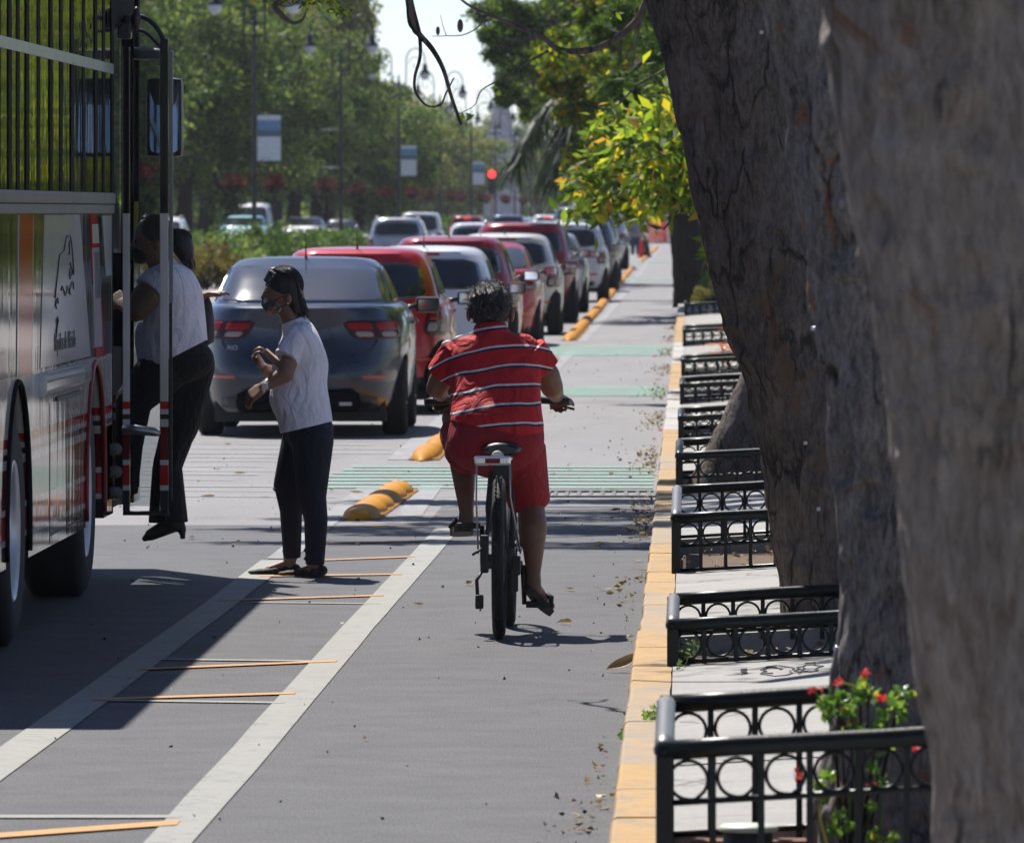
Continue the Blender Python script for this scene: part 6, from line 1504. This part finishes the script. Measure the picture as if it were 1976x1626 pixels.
m.cone(rp(884, 676, .15), .078, rp(851, 728, .19), .076, 16, dome=False); m.cone(rp(1020, 676, .15), .078, rp(1050, 716, .18), .072, 16, dome=False)
rel(remeshed(m, 'polo_shirt', 'striped_polo', .0055, 5, cuts=[(rp(960, 828), (-.20, 0, -.98))]), rider)
m = MB()
m.ellipsoid(rp(957, 862, -.02), (.210, .175, .12), 20, 12); m.torso([(rp(956, 795, .0), .185, .16), (rp(957, 815, .0), .200, .165), (rp(957, 850, -.02), .208, .17), (rp(957, 885, -.02), .19, .16)]); m.cone(rp(1004, 868, .0), .112, rp(1019, 970, .15), .094, 18, dome=False); m.cone(rp(908, 866, .0), .108, rp(882, 842, .36), .088, 18, dome=False); m.cone(rp(900, 880, .05), .080, rp(884, 875, .3), .07, 14, dome=True)
m.cone(rp(935, 880, .0), .09, rp(975, 885, 0), .1)
rel(remeshed(m, 'shorts', 'red_shorts', .0055, 4), rider)
m = MB(); m.ellipsoid(rp(943, 586, .195), (.088, .104, .098), 18, 12); m.ellipsoid(rp(944, 604, .165), (.074, .07, .065)); r_ = random.Random(4)
for i in range(330):
    th = r_.uniform(0, 2*PI); ph = r_.uniform(-.75, 1.5); d = Vector((math.cos(th)*math.cos(ph), math.sin(th)*math.cos(ph), math.sin(ph)))
    if d.y > .55 and d.z < .3: continue
    c = rp(943, 590, .195)+Vector((d.x*.083, d.y*.098, d.z*.093)); 
    if c.z < 1.335: continue
    m.ellipsoid(c, (.010+.005*r_.random(),)*3, 7, 5)
rel(remeshed(m, 'hair', 'hair_grey', .0045, 1), rider)
m = MB(); r_ = random.Random(14)
for i in range(1500):
    th = r_.uniform(0, 2*PI); ph = r_.uniform(-.8, 1.5); d = Vector((math.cos(th)*math.cos(ph), math.sin(th)*math.cos(ph), math.sin(ph)))
    if d.y > .5 and d.z < .35: continue
    c = rp(943, 590, .195)+Vector((d.x*.089, d.y*.102, d.z*.097)); 
    if c.z < 1.33: continue
    t1 = Vector((r_.gauss(0, 1), r_.gauss(0, 1), r_.gauss(0, 1)))*.007; t2 = Vector((r_.gauss(0, 1), r_.gauss(0, 1), r_.gauss(0, 1)))*.009
    m.tube([c-d*.008, c+d*.003+t1, c+d*.004+t1+t2], [.0017, .0015, .0008], 4)
rel(m.build('hair_tufts', 'hair_grey'), rider)
def sandal(a, b, up, parent, wd=.046):
    m = MB(); a = Vector(a); b = Vector(b); d = (b-a); L = d.length; d.normalize(); u = Vector(up); u = (u-d*u.dot(d)).normalized(); w = d.cross(u); rs = []
    out = [(0, 0), (.05, .55), (.2, .8), (.4, .78), (.65, .95), (.85, .9), (.96, .55), (1, 0)]
    poly = [(x, y) for x, y in out]+[(x, -y) for x, y in out[-2:0:-1]]
    rs = [[a+d*x*L+w*y*wd+u*h for x, y in poly] for h in (-.016, .0, .012)]
    m.rings(rs, 0, False, True); o = rel(m.build('sandal', 'sandal'), parent)
    m = MB(); c = a+d*L*.62
    m.tube([c+w*wd*.95+u*.01, c+w*wd*.5+u*.045, c-w*wd*.5+u*.045, c-w*wd*.95+u*.01], .012, 7); q = rel(m.build('strap', 'rubber'), o); q.matrix_parent_inverse = Matrix.Identity(4) if False else q.matrix_parent_inverse
    q.parent = o; q.matrix_parent_inverse = Matrix.Identity(4); return o
sandal(rp(1021, 1135, -.02), rp(1056, 1183, .17), (.35, -.35, 1), rider, .052); sandal(rp(896, 1018, .02), rp(884, 1033, .27), (0, 0, 1), rider, .052)

# ---- bicycle
bike = thing('bicycle', 'black mountain bicycle with a chrome tipped rear rack, ridden by the man in red', 'bicycle', (-.80, 35.6, 0))
def rb(o): return rel(o, bike)
XB = -.80
def bwheel(y, x):
    e = bpy.data.objects.new('wheel', None); COL.objects.link(e); e.location = (x, y, .342); rb(e)
    mt = Matrix.Rotation(R(90), 4, 'Y'); m = MB(); R0 = .315
    m.lathe([(R0+.027*math.cos(a)*(1.02), .0265*math.sin(a)) for a in [2*PI*q/14 for q in range(15)]], 72, mt)
    for i in range(72):                                # tread knobs
        a = 2*PI*i/72
        for s in (-1, 1):
            c = mt @ Vector((math.cos(a+.02*s)*(R0+.0265), math.sin(a+.02*s)*(R0+.0265), .010*s)); m.ellipsoid(c, (.005, .007, .007), 6, 4)
    m.build('tyre', 'tyre', e)
    m = MB(); m.lathe([(.300, -.014), (.283, -.012), (.280, 0), (.283, .012), (.300, .014)], 60, mt); m.tube([(-.055, 0, 0), (.055, 0, 0)], .017, 10); m.lathe([(.03, -.03), (.03, -.026)], 14, mt); m.lathe([(.03, .03), (.03, .026)], 14, mt); m.build('rim', 'alloy', e)
    m = MB()
    for i in range(32):
        a = 2*PI*i/32; s = 1 if i % 2 else -1; m.tube([mt @ Vector((math.cos(a+.3*(1 if i % 4 < 2 else -1))*.028, math.sin(a+.3*(1 if i % 4 < 2 else -1))*.028, .028*s)), mt @ Vector((math.cos(a)*.284, math.sin(a)*.284, 0))], .0011, 4)
    m.build('spokes', 'alloy', e)
bwheel(35.16, -.806); bwheel(36.24, -.786)
ra, fa, bbk, st, h1, h0 = V(XB-.006, 35.16, .342), V(XB+.014, 36.24, .342), V(XB, 35.58, .295), V(XB, 35.43, .70), V(XB+.005, 36.00, .74), V(XB+.008, 36.04, .60)
m = MB(); m.tube([bbk, st], .016, 10); m.tube([st-V(0, 0, .03), h1], .016, 10); m.tube([bbk, h0], .02, 10); m.tube([h0-V(0, -.02, .05), h1+V(0, -.01, .05)], .02, 10)
for s in (-1, 1):
    m.tube([bbk+V(s*.03, -.02, 0), V(XB+s*.045, 35.45, .31), ra+V(s*.06, 0, 0)], .010, 8); m.tube([st+V(s*.012, -.01, -.06), V(XB+s*.045, 35.36, .62), ra+V(s*.06, 0, 0)], .009, 8)
    m.tube([V(XB+.01+s*.04, 36.10, .60), V(XB+.012+s*.055, 36.14, .58), fa+V(s*.058, 0, 0)], [.013, .018, .014], 10)
m.tube([V(XB+.01-.05, 36.10, .60), V(XB+.01+.05, 36.10, .60)], .016, 8); rb(m.build('frame', 'rubber'))
m = MB(); m.tube([h1, V(XB, 35.97, .90), V(XB, 36.03, .965)], .014, 10); bar = [V(-1.13, 35.96, .985), V(-.98, 36.02, .995), V(-.90, 36.05, .965), V(-.76, 36.05, .965), V(-.68, 36.02, .995), V(-.535, 35.96, .985)]
m.tube(bar, .011, 10); rb(m.build('handlebar', 'rubber'))
for a, b in (((-1.145, 35.953, .984), (-1.02, 36.0, .992)), ((-.515, 35.953, .984), (-.65, 36.0, .992))): m = MB(); m.tube([a, b], .0165, 12); rb(m.build('grip', 'plastic_black'))
m = MB()
for s in (-1, 1): m.tube([(XB+s*.2, 36.02, .985), (XB+s*.24, 36.09, .965), (XB+s*.30, 36.07, .95)], .006, 6)
m.tube([(-.70, 36.03, .985), (-.64, 36.02, .90), (-.70, 36.05, .72), (-.75, 36.1, .6)], .004, 6); rb(m.build('brake_lever', 'plastic_black'))
m = MB()    # saddle
rs = []
for u, w_, h_, z_ in ((0, .055, .02, .795), (.12, .082, .03, .80), (.3, .088, .034, .797), (.5, .055, .03, .793), (.75, .026, .026, .792), (1, .016, .018, .787)):
    c = V(XB, 35.30+u*.27, z_); rs.append([c+V(w_*math.cos(a), 0, h_*math.sin(a)) for a in [2*PI*q/18 for q in range(18)]])
m.rings(rs); sd = rb(m.build('saddle', 'plastic_black'))
m = MB(); m.ellipsoid(rp(963, 879, -.275), (.030, .012, .030), 14, 8); o = m.build('saddle_patch', 'pale_lid'); o.parent = sd
m = MB(); m.tube([st-V(0, 0, .05), V(XB, 35.40, .78)], .0135, 10); rb(m.build('seat_post', 'alloy'))
# rear rack
rk = bpy.data.objects.new('rear_rack', None); COL.objects.link(rk); rk.location = (0, 0, 0); rb(rk)
def rr__(m, n, mt): o = m.build(n, mt, rk); return o
m = MB(); m.tube([(XB-.105, 35.38, .765), (XB-.107, 35.06, .765), (XB-.075, 35.03, .765), (XB+.012, 35.03, .765), (XB+.045, 35.06, .765), (XB+.043, 35.38, .765)], .007, 8); m.tube([(XB-.03, 35.05, .765), (XB-.03, 35.38, .765)], .006, 6)
for y in (35.12, 35.25): m.tube([(XB-.105, y, .765), (XB+.045, y, .765)], .006, 6)
rr__(m, 'platform', 'chrome')
m = MB(); m.box(XB-.108, XB+.046, 35.005, 35.03, .738, .778, b=.010); rr__(m, 'end_plate', 'chrome')
m = MB(); m.box(XB-.062, XB+.002, 35.0, 35.006, .748, .768, b=.002); rr__(m, 'reflector', 'tail_red')
m = MB()
for s, x0 in ((-1, XB-.10), (1, XB+.04)): m.tube([(x0, 35.10, .76), (x0+s*.002, 35.13, .6), (XB+s*.085 if s > 0 else XB-.095, 35.15, .36)], .0042, 6)
rr__(m, 'strut', 'alloy')
# drivetrain
m = MB(); mt = Matrix.Translation((XB+.055, bbk.y, bbk.z)) @ Matrix.Rotation(R(90), 4, 'Y'); m.lathe([(.09, -.003), (.092, 0), (.09, .003), (.07, .003), (.07, -.003), (.09, -.003)], 36, mt); m.tube([bbk-V(.07, 0, 0), bbk+V(.085, 0, 0)], .018, 10)
for i in range(4): a = i*PI/2; m.tube([mt @ V(0, 0, 0), mt @ V(.075*math.cos(a), .075*math.sin(a), 0)], .008, 5)
rb(m.build('chain_ring', 'rubber'))
m = MB(); m.tube([(XB+.055, bbk.y, bbk.z+.091), (XB+.062, 35.16, .342+.05)], .005, 5); m.tube([(XB+.055, bbk.y, bbk.z-.091), (XB+.062, 35.20, .21), (XB+.062, 35.165, .23)], .005, 5); rb(m.build('chain', 'rubber'))
for s, x, z in ((1, XB+.088, .125), (-1, XB-.085, .462)):
    m = MB(); m.tube([(x, bbk.y, bbk.z), (x+s*.004, bbk.y+.01, z)], [.013, .010], 8); cr = rb(m.build('crank', 'plastic_black'))
    m = MB(); m.box(min(x+s*.012, x+s*.11), max(x+s*.012, x+s*.11), bbk.y-.035, bbk.y+.055, z-.013, z+.013, b=.005); pe = m.build('pedal', 'rubber'); pe.parent = cr
m = MB(); m.lathe([(.05, 0), (.052, .004), (.03, .03), (.02, .035)], 20, Matrix.Translation((XB+.03, 35.16, .342)) @ Matrix.Rotation(R(90), 4, 'Y')); m.box(XB+.05, XB+.085, 35.12, 35.20, .27, .35, b=.008); m.box(XB+.055, XB+.075, 35.13, 35.18, .20, .28, b=.006); m.lathe([(.0, -.006), (.028, -.004), (.028, .004), (0, .006)], 14, Matrix.Translation((XB+.065, 35.16, .235)) @ Matrix.Rotation(R(90), 4, 'Y')); rb(m.build('derailleur', 'rubber'))
m = MB(); m.box(XB-.085, XB-.05, 35.10, 35.19, .28, .44, b=.008); m.tube([(XB-.07, 35.15, .30), (XB-.10, 35.10, .25), (XB-.095, 35.08, .18), (XB-.085, 35.09, .16)], .008, 6); m.box(XB-.105, XB-.07, 35.05, 35.10, .13, .19, b=.01); m.tube([(XB-.07, 35.1, .39), (XB-.115, 35.05, .36)], .006, 6); rb(m.build('kickstand', 'rubber'))
m = MB(); m.box(XB-.035, XB+.045, 35.27, 35.33, .66, .74, b=.012); m.tube([(XB-.04, 35.3, .7), (XB-.055, 35.33, .55), (XB-.05, 35.36, .45)], .014, 8); rb(m.build('brake_caliper', 'rubber'))

# ---- standing woman
KW, YW = 388.0, 41.24
def wp(px, py, dy=0): return Vector(((px-VX)/KW, YW+dy, CH-(py-VY)/KW))
wom = thing('person', 'standing woman in profile with patterned mask, white t-shirt and dark jeans, hugging a notebook', 'person', (-1.92, YW, 0))
m = MB()
m.ellipsoid(wp(544, 560), (.088, .074, .105), 18, 12); m.ellipsoid(wp(528, 585), (.050, .052, .055)); m.ellipsoid(wp(532, 599), (.036, .04, .022)); m.cone(wp(513, 562), .012, wp(507, 574), .012, 8)
m.ellipsoid(wp(558, 577, -.073), (.018, .010, .029)); m.cone(wp(554, 596), .050, wp(573, 642), .056, 14)
m.cone(wp(582, 662, -.09), .045, wp(582, 662, .09), .045); m.cone(wp(578, 680), .07, wp(592, 820), .07)
m.cone(wp(571, 662, -.13), .038, wp(559, 700, -.18), .046); m.cone(wp(559, 700, -.18), .046, wp(554, 720, -.19), .043); m.cone(wp(554, 720, -.19), .044, wp(514, 744, -.21), .027); hand(m, wp(514, 744, -.21), (-.75, .05, -.55), (.5, .6, -.45), .95, .55, -1)
m.cone(wp(564, 662, .12), .038, wp(542, 728, .17), .042); m.cone(wp(542, 728, .17), .042, wp(509, 712, .06), .027); hand(m, wp(509, 712, .06), (-.6, -.1, .8), (.8, -.3, .5), .95, 1.15, -1)
m.cone(wp(602, 860, -.07), .045, wp(604, 955, -.08), .04); m.cone(wp(604, 955, -.08), .04, wp(609, 1075, -.08), .034); m.cone(wp(580, 860, .08), .045, wp(556, 940, .085), .04); m.cone(wp(556, 940, .085), .04, wp(562, 1070, .08), .033)
m.cone(wp(609, 1075, -.09), .034, wp(606, 1100, -.09), .032); m.cone(wp(604, 1098, -.09), .030, wp(570, 1107, -.10), .024); m.cone(wp(562, 1068, .08), .032, wp(556, 1092, .08), .031); m.cone(wp(553, 1090, .08), .029, wp(518, 1101, .08), .023)
rel(remeshed(m, 'body', 'skin_tan', .0052, 3), wom)
m = MB()
m.torso([(wp(583, 622), .045, .10), (wp(584, 640), .072, .155), (wp(582, 665), .105, .175), (wp(580, 700), .138, .165), (wp(577, 740), .140, .158), (wp(578, 775), .150, .170), (wp(588, 810), .138, .180), (wp(594, 850), .130, .18)])
m.cone(wp(566, 612), .060, wp(576, 645), .085, 18, dome=False); m.cone(wp(577, 648, -.12), .064, wp(555, 690, -.178), .064, 16, dome=False); m.ellipsoid(wp(577, 650, -.12), (.072, .06, .062)); m.cone(wp(568, 650, .12), .064, wp(550, 690, .17), .060, 16, dome=False)
rel(remeshed(m, 't_shirt', 'white_shirt', .0052, 5, cuts=[(wp(594, 823), (.23, 0, -.97)), (wp(568, 617), (-.35, 0, .94))]), wom)
m = MB()
m.ellipsoid(wp(597, 832), (.122, .165, .12), 20, 12); m.cone(wp(604, 850, -.07), .108, wp(603, 955, -.08), .074); m.cone(wp(603, 955, -.08), .073, wp(611, 1000, -.08), .060); m.cone(wp(611, 1000, -.08), .060, wp(609, 1088, -.08), .047, 16, dome=False)
m.cone(wp(582, 850, .07), .105, wp(553, 935, .09), .072); m.cone(wp(553, 935, .09), .070, wp(560, 985, .08), .057); m.cone(wp(560, 985, .08), .057, wp(562, 1078, .08), .044, 16, dome=False)
for (x, y, dy, r) in ((606, 1076, -.08, .052), (561, 1064, .08, .048), (549, 945, .085, .066), (606, 1060, -.08, .052)): m.ellipsoid(wp(x, y, dy), (r, r, .012))
rel(remeshed(m, 'jeans', 'jeans', .0052, 3), wom)
m = MB(); m.ellipsoid(wp(548, 550), (.093, .082, .093), 24, 14); m.torso([(wp(558, 540), .066, .080), (wp(563, 562), .056, .078), (wp(568, 585), .044, .070), (wp(577, 603), .030, .052), (wp(588, 615), .008, .02)], sup=2.0); m.cone(wp(530, 533), .048, wp(518, 543), .028)
r_ = random.Random(8)
for i in range(46):
    a = r_.uniform(-.07, .07); m.cone(wp(566+r_.uniform(-12, 12), 560, a), .010, wp(577+r_.uniform(-14, 14), 600+r_.uniform(0, 18), a*.8), .003, 6)
hr = rel(remeshed(m, 'hair', 'hair_black', .0048, 2, cuts=[(wp(519, 551), (-.7, 0, -.7))]), wom)
def strands(C, rad, ends, n, seed, parent, mat='hair_black', r0=.0022, spread=1.0):
    r_ = random.Random(seed); m = MB()
    for i in range(n):
        s = r_.uniform(-1, 1); e = r_.choice(ends); e = Vector(e)+Vector((r_.uniform(-.02, .02), s*.05*spread, r_.uniform(-.02, .02)))
        p0 = C+Vector((rad[0]*r_.uniform(-.75, .3), rad[1]*s*.55, rad[2]*.86)); p1 = C+Vector((rad[0]*r_.uniform(.55, .95), rad[1]*s*1.02, rad[2]*r_.uniform(.1, .5)))*1.0; p2 = C+Vector((rad[0]*r_.uniform(.7, 1.0), rad[1]*s*.95, -rad[2]*.45))
        pts = [((1-u)**3)*p0+3*u*(1-u)**2*p1+3*u*u*(1-u)*p2+u**3*e for u in [q/12 for q in range(13)]]
        out = []
        for p in pts:
            d = p-C; k = math.sqrt((d.x/rad[0])**2+(d.y/rad[1])**2+(d.z/rad[2])**2)
            if k < 1.03 and d.z > -rad[2]*.8: p = C+d/max(k, .2)*1.035
            out.append(p)
        m.tube(out, [r0*(1-.5*q/12) for q in range(13)], 4)
    return rel(m.build('hair_strands', mat), parent)
strands(wp(548, 550), (.095, .084, .095), [wp(582, 612), wp(588, 616), wp(572, 606), wp(592, 608)], 170, 3, wom)
m = MB(); m.ellipsoid(wp(529, 589), (.058, .062, .050), 16, 10); m.ellipsoid(wp(516, 585), (.032, .036, .036)); mk = rel(remeshed(m, 'face_mask', 'mask_print', .0045, 2), wom)
m = MB(); m.tube([wp(530, 580, -.056), wp(545, 572, -.078), wp(557, 570, -.086)], .0022, 5); m.tube([wp(530, 600, -.052), wp(548, 590, -.07), wp(558, 586, -.083)], .0022, 5); o = m.build('ear_loop', 'mask_black'); o.parent = mk; o.matrix_parent_inverse = Matrix.Identity(4)
m = MB(); m.ellipsoid(wp(515, 563, -.040), (.008, .012, .006)); m.ellipsoid(wp(515, 555, -.045), (.008, .018, .004)); rel(m.build('eye', 'hair_black'), wom)
m = MB(); m.ellipsoid(wp(557, 585, -.086), (.005, .004, .006)); rel(m.build('earring', 'chrome'), wom)
for (h, t_) in (((629, 1112), (541, 1116)), ((574, 1103), (480, 1107))):
    dy = -.09 if h[0] > 600 else .08; a = wp(*h, dy); b = wp(*t_, dy-.01); a.z = b.z = .004; m = MB(); shoe_mesh(m, a, b, .040, .060); m.box(min(a.x, b.x)+.015, max(a.x, b.x)-.01, a.y-.030, a.y+.030, .0, .012, b=.004); rel(remeshed(m, 'shoe', 'shoe_dark', .005, 3), wom)
m = MB(); c = wp(516, 743, -.21); m.tube([c+Vector((.0, 0, 0))+Vector((.35*math.sin(a)*.03+0, math.cos(a)*.031, math.sin(a)*.031)) for a in [2*PI*q/16 for q in range(16)]], .009, 8, closed_path=True); m.box(c.x-.016, c.x+.016, c.y-.040, c.y-.032, c.z-.016, c.z+.016, b=.004); rel(m.build('wrist_watch', 'watch_band'), wom)
m = MB(); a = wp(511, 676, -.02); b = wp(570, 728, -.02); d = (b-a); L = d.length; mt = Matrix.Translation((a+b)/2) @ Matrix.Rotation(-math.atan2(d.z, d.x), 4, 'Y'); m.box(-L/2, L/2, -.125, .06, -.014, .014, b=.006, mat=mt); tag(m.build('notebook', 'notebook'), 'brown notebook clutched under the standing woman\'s arm', 'notebook')

# ---- boarding woman
KB2, YB2 = 387.0, 41.32
def bp(px, py, dy=0): return Vector(((px-VX)/KB2, YB2+dy, CH-(py-VY)/KB2))
wb = thing('person', 'woman with a ponytail and black mask stepping up into the bus door', 'person', (-2.62, YB2, .38))
m = MB()
m.ellipsoid(bp(294, 462), (.094, .078, .108), 18, 12); m.ellipsoid(bp(274, 483), (.052, .055, .055)); m.cone(bp(259, 470), .013, bp(254, 478), .013); m.ellipsoid(bp(305, 472, -.075), (.017, .010, .028)); m.cone(bp(303, 495), .062, bp(322, 530), .068)
m.cone(bp(325, 548, -.1), .05, bp(325, 548, .1), .05); m.cone(bp(325, 560), .09, bp(335, 670), .1)
m.cone(bp(305, 555, -.15), .06, bp(288, 572, -.18), .076); m.cone(bp(288, 572, -.18), .076, bp(270, 596, -.20), .062); m.cone(bp(270, 596, -.20), .060, bp(238, 588, .02), .033); hand(m, bp(238, 588, .02), (-.5, .6, .5), (0, 1, -.3), 1.0, .9, 1)
m.cone(bp(345, 550, .17), .070, bp(372, 598, .24), .055); m.cone(bp(372, 598, .24), .055, bp(384, 574, .12), .030); hand(m, bp(384, 574, .12), (.7, -.4, .25), (0, .2, -1), 1.0, .35, 1)
m.cone(bp(355, 700), .06, bp(345, 820, .05), .05); m.cone(bp(340, 820, .05), .04, bp(324, 1010, .05), .03); m.cone(bp(318, 715, -.05), .06, bp(264, 775, -.09), .05); m.cone(bp(264, 775, -.09), .05, bp(248, 925, -.03), .025)
rel(remeshed(m, 'body', 'skin_tan', .006, 3), wb)
m = MB()
m.torso([(bp(325, 508), .07, .11), (bp(328, 525), .115, .16), (bp(334, 560), .145, .18), (bp(334, 600), .160, .18), (bp(330, 640), .180, .185), (bp(332, 675), .180, .19), (bp(335, 720), .165, .19)])
m.cone(bp(312, 540, -.14), .085, bp(293, 562, -.17), .088, 16, dome=False); m.cone(bp(312, 505), .07, bp(322, 530), .1, 16, dome=False); m.cone(bp(338, 540, .14), .08, bp(352, 562, .18), .08, 16, dome=False)
rel(remeshed(m, 'white_top', 'white_shirt', .006, 5, cuts=[(bp(334, 690), (.46, 0, -.89)), (bp(312, 508), (-.4, 0, .9))]), wb)
m = MB()
m.ellipsoid(bp(344, 694), (.182, .185, .125), 20, 12); m.cone(bp(375, 705, .05), .105, bp(347, 825, .06), .092); m.cone(bp(345, 715, .05), .11, bp(345, 825, .06), .090); m.cone(bp(345, 825, .06), .090, bp(322, 900, .05), .075); m.cone(bp(322, 900, .05), .075, bp(324, 1008, .05), .100, 18, dome=False)
m.cone(bp(315, 712, -.06), .13, bp(262, 770, -.10), .092); m.cone(bp(262, 770, -.10), .092, bp(250, 860, -.05), .072); m.cone(bp(250, 860, -.05), .072, bp(244, 950, -.02), .060, 18, dome=False)
rel(remeshed(m, 'trousers', 'black_trousers', .006, 4), wb)
m = MB(); m.ellipsoid(bp(300, 453), (.092, .084, .094), 20, 12); m.cone(bp(318, 452), .05, bp(336, 455), .030); m.torso([(bp(343, 440), .012, .02), (bp(347, 452), .050, .050), (bp(351, 472), .060, .058), (bp(357, 492), .048, .048), (bp(364, 510), .026, .03), (bp(370, 520), .006, .01)], sup=2.0)
r_ = random.Random(9)
for i in range(26): m.cone(bp(345+r_.uniform(-12, 14), 455, r_.uniform(-.04, .04)), .014, bp(362+r_.uniform(-8, 10), 500+r_.uniform(0, 18), r_.uniform(-.04, .04)), .004, 6)
rel(remeshed(m, 'hair', 'hair_black', .005, 2, cuts=[(bp(268, 452), (-1, 0, -.5))]), wb)
strands(bp(300, 453), (.094, .086, .096), [bp(338, 455), bp(334, 460), bp(338, 450)], 110, 5, wb, spread=.4); strands(bp(349, 460), (.055, .052, .045), [bp(366, 518), bp(370, 514), bp(360, 516)], 90, 6, wb, spread=.5)
m = MB(); m.ellipsoid(bp(271, 490), (.056, .060, .050), 16, 10); m.ellipsoid(bp(261, 486), (.036, .036, .036)); mk = rel(remeshed(m, 'face_mask', 'mask_black', .005, 2), wb)
m = MB(); m.tube([bp(280, 478, -.056), bp(295, 470, -.075), bp(305, 466, -.086)], .0025, 5); o = m.build('ear_loop', 'mask_black'); o.parent = mk; o.matrix_parent_inverse = Matrix.Identity(4)
m = MB(); m.ellipsoid(bp(263, 466, -.04), (.008, .012, .006)); rel(m.build('eye', 'hair_black'), wb)
m = MB(); m.cone(bp(330, 990, .05), .05, bp(330, 1012, .05), .045); m.cone(bp(334, 1010, .05), .046, bp(290, 1032, .05), .030); m.cone(bp(290, 1032, .05), .030, bp(279, 1039, .05), .016); m.cone(bp(345, 1010, .05), .03, bp(350, 1022, .05), .024, 10); m.cone(bp(351, 1018, .05), .020, bp(352, 1040, .05), .013, 10, dome=False)
rel(remeshed(m, 'boot', 'hair_black', .005, 2), wb)
m = MB(); m.cone(bp(245, 945, -.02), .045, bp(243, 958, -.02), .042); m.cone(bp(244, 958, -.02), .036, bp(225, 964, .04), .028); m.cone(bp(238, 962, .0), .02, bp(226, 967, .0), .012); rel(remeshed(m, 'boot', 'hair_black', .005, 2), wb)
bg_ = thing('handbag', 'black cloth bag hanging from the boarding woman\'s hand behind her back', 'bag', tuple(bp(394, 650, .12)))
m = MB(); rs = []
for py, w_, dp in ((570, .020, .02), (585, .038, .04), (610, .045, .07), (640, .047, .09), (660, .042, .08), (668, .01, .03)):
    c = bp(391+(py-570)*.03, py, .12); rs.append([c+V(w_*math.cos(a)*(1+.1*math.sin(3*a)), dp*math.sin(a), 0) for a in [2*PI*q/16 for q in range(16)]])
m.rings(rs); rel(m.build('bag_body', 'bag_black'), bg_)
m = MB(); m.tube([bp(388, 585, .09), bp(398, 566, .10), bp(402, 562, .12), bp(398, 566, .14), bp(388, 585, .15)], .008, 6); rel(m.build('strap', 'skin_tan'), bg_)

# ---- pedestrian far down the lane
KF = 46.0; YF = F/KF
def fp(px, py, dy=0): return Vector(((px-VX)/KF, YF+dy, CH-(py-VY)/KF))
wf = thing('person', 'distant pedestrian in grey shirt and dark blue trousers beside the last parked cars', 'person', tuple(fp(1226, 493)))
m = MB(); m.ellipsoid(fp(1226, 420), (.09, .09, .12)); m.cone(fp(1226, 424), .06, fp(1226, 432), .07); m.cone(fp(1214, 434), .05, fp(1211, 448, .05), .045); m.cone(fp(1211, 448, .05), .042, fp(1217, 457, .2), .035); m.cone(fp(1238, 434), .05, fp(1241, 448, .05), .045); m.cone(fp(1241, 448, .05), .042, fp(1236, 457, .2), .035); m.cone(fp(1226, 438), .13, fp(1226, 455), .13)
for x in (1221, 1231): m.cone(fp(x, 458), .09, fp(x, 490), .05)
hand(m, fp(1217, 457, .2), (0, 1, -.3), (0, 0, -1), 1, .6, 1); hand(m, fp(1236, 457, .2), (0, 1, -.3), (0, 0, -1), 1, .6, -1)
rel(remeshed(m, 'body', 'skin', .012, 2), wf)
m = MB(); m.cone(fp(1218, 433), .1, fp(1234, 433), .1); m.ellipsoid(fp(1226, 440), (.25, .16, .22)); m.ellipsoid(fp(1226, 452), (.22, .16, .2)); m.cone(fp(1215, 434), .09, fp(1211, 444), .09); m.cone(fp(1237, 434), .09, fp(1241, 444), .09); rel(remeshed(m, 'shirt', 'grey_shirt', .014, 3), wf)
m = MB(); m.ellipsoid(fp(1226, 461), (.2, .15, .14))
for x in (1221, 1231): m.cone(fp(x, 463), .11, fp(x, 489), .075)
rel(remeshed(m, 'trousers', 'blue_trousers', .014, 2), wf)
m = MB(); m.ellipsoid(fp(1226, 418), (.10, .10, .10)); rel(m.build('hair', 'hair_black'), wf)
for x in (1221, 1231): m = MB(); a = fp(x, 493, -.1); b = fp(x, 493, .15); a.z = b.z = .01; shoe_mesh(m, a, b); rel(remeshed(m, 'shoe', 'shoe_dark', .012, 1), wf)

# ------------------------------------------------------------------ haze
HAZE = True
if HAZE:
    m = MB(); m.box(-260, 120, -6, 1040, -1.2, 26)
    hz = bpy.data.materials.new('haze'); hz.use_nodes = True; ntr = hz.node_tree
    for x in list(ntr.nodes):
        if x.type == 'BSDF_PRINCIPLED': ntr.nodes.remove(x)
    pv = ntr.nodes.new('ShaderNodeVolumePrincipled'); pv.inputs['Color'].default_value = (.86, .90, 1.0, 1); pv.inputs['Density'].default_value = .00009; pv.inputs['Anisotropy'].default_value = .3
    ntr.links.new(pv.outputs[0], [x for x in ntr.nodes if x.type == 'OUTPUT_MATERIAL'][0].inputs['Volume']); M['haze'] = hz
    tag(m.build('haze', 'haze'), 'thin pale haze over the avenue', 'haze', kind='stuff')
# nothing of a prototype may stay unused at the origin
for o in list(scene.objects):
    if o.parent is None and o.type == 'EMPTY' and o.get('label') == 'x':
        for q in list(o.children_recursive): bpy.data.objects.remove(q)
        bpy.data.objects.remove(o)
bpy.context.view_layer.update()
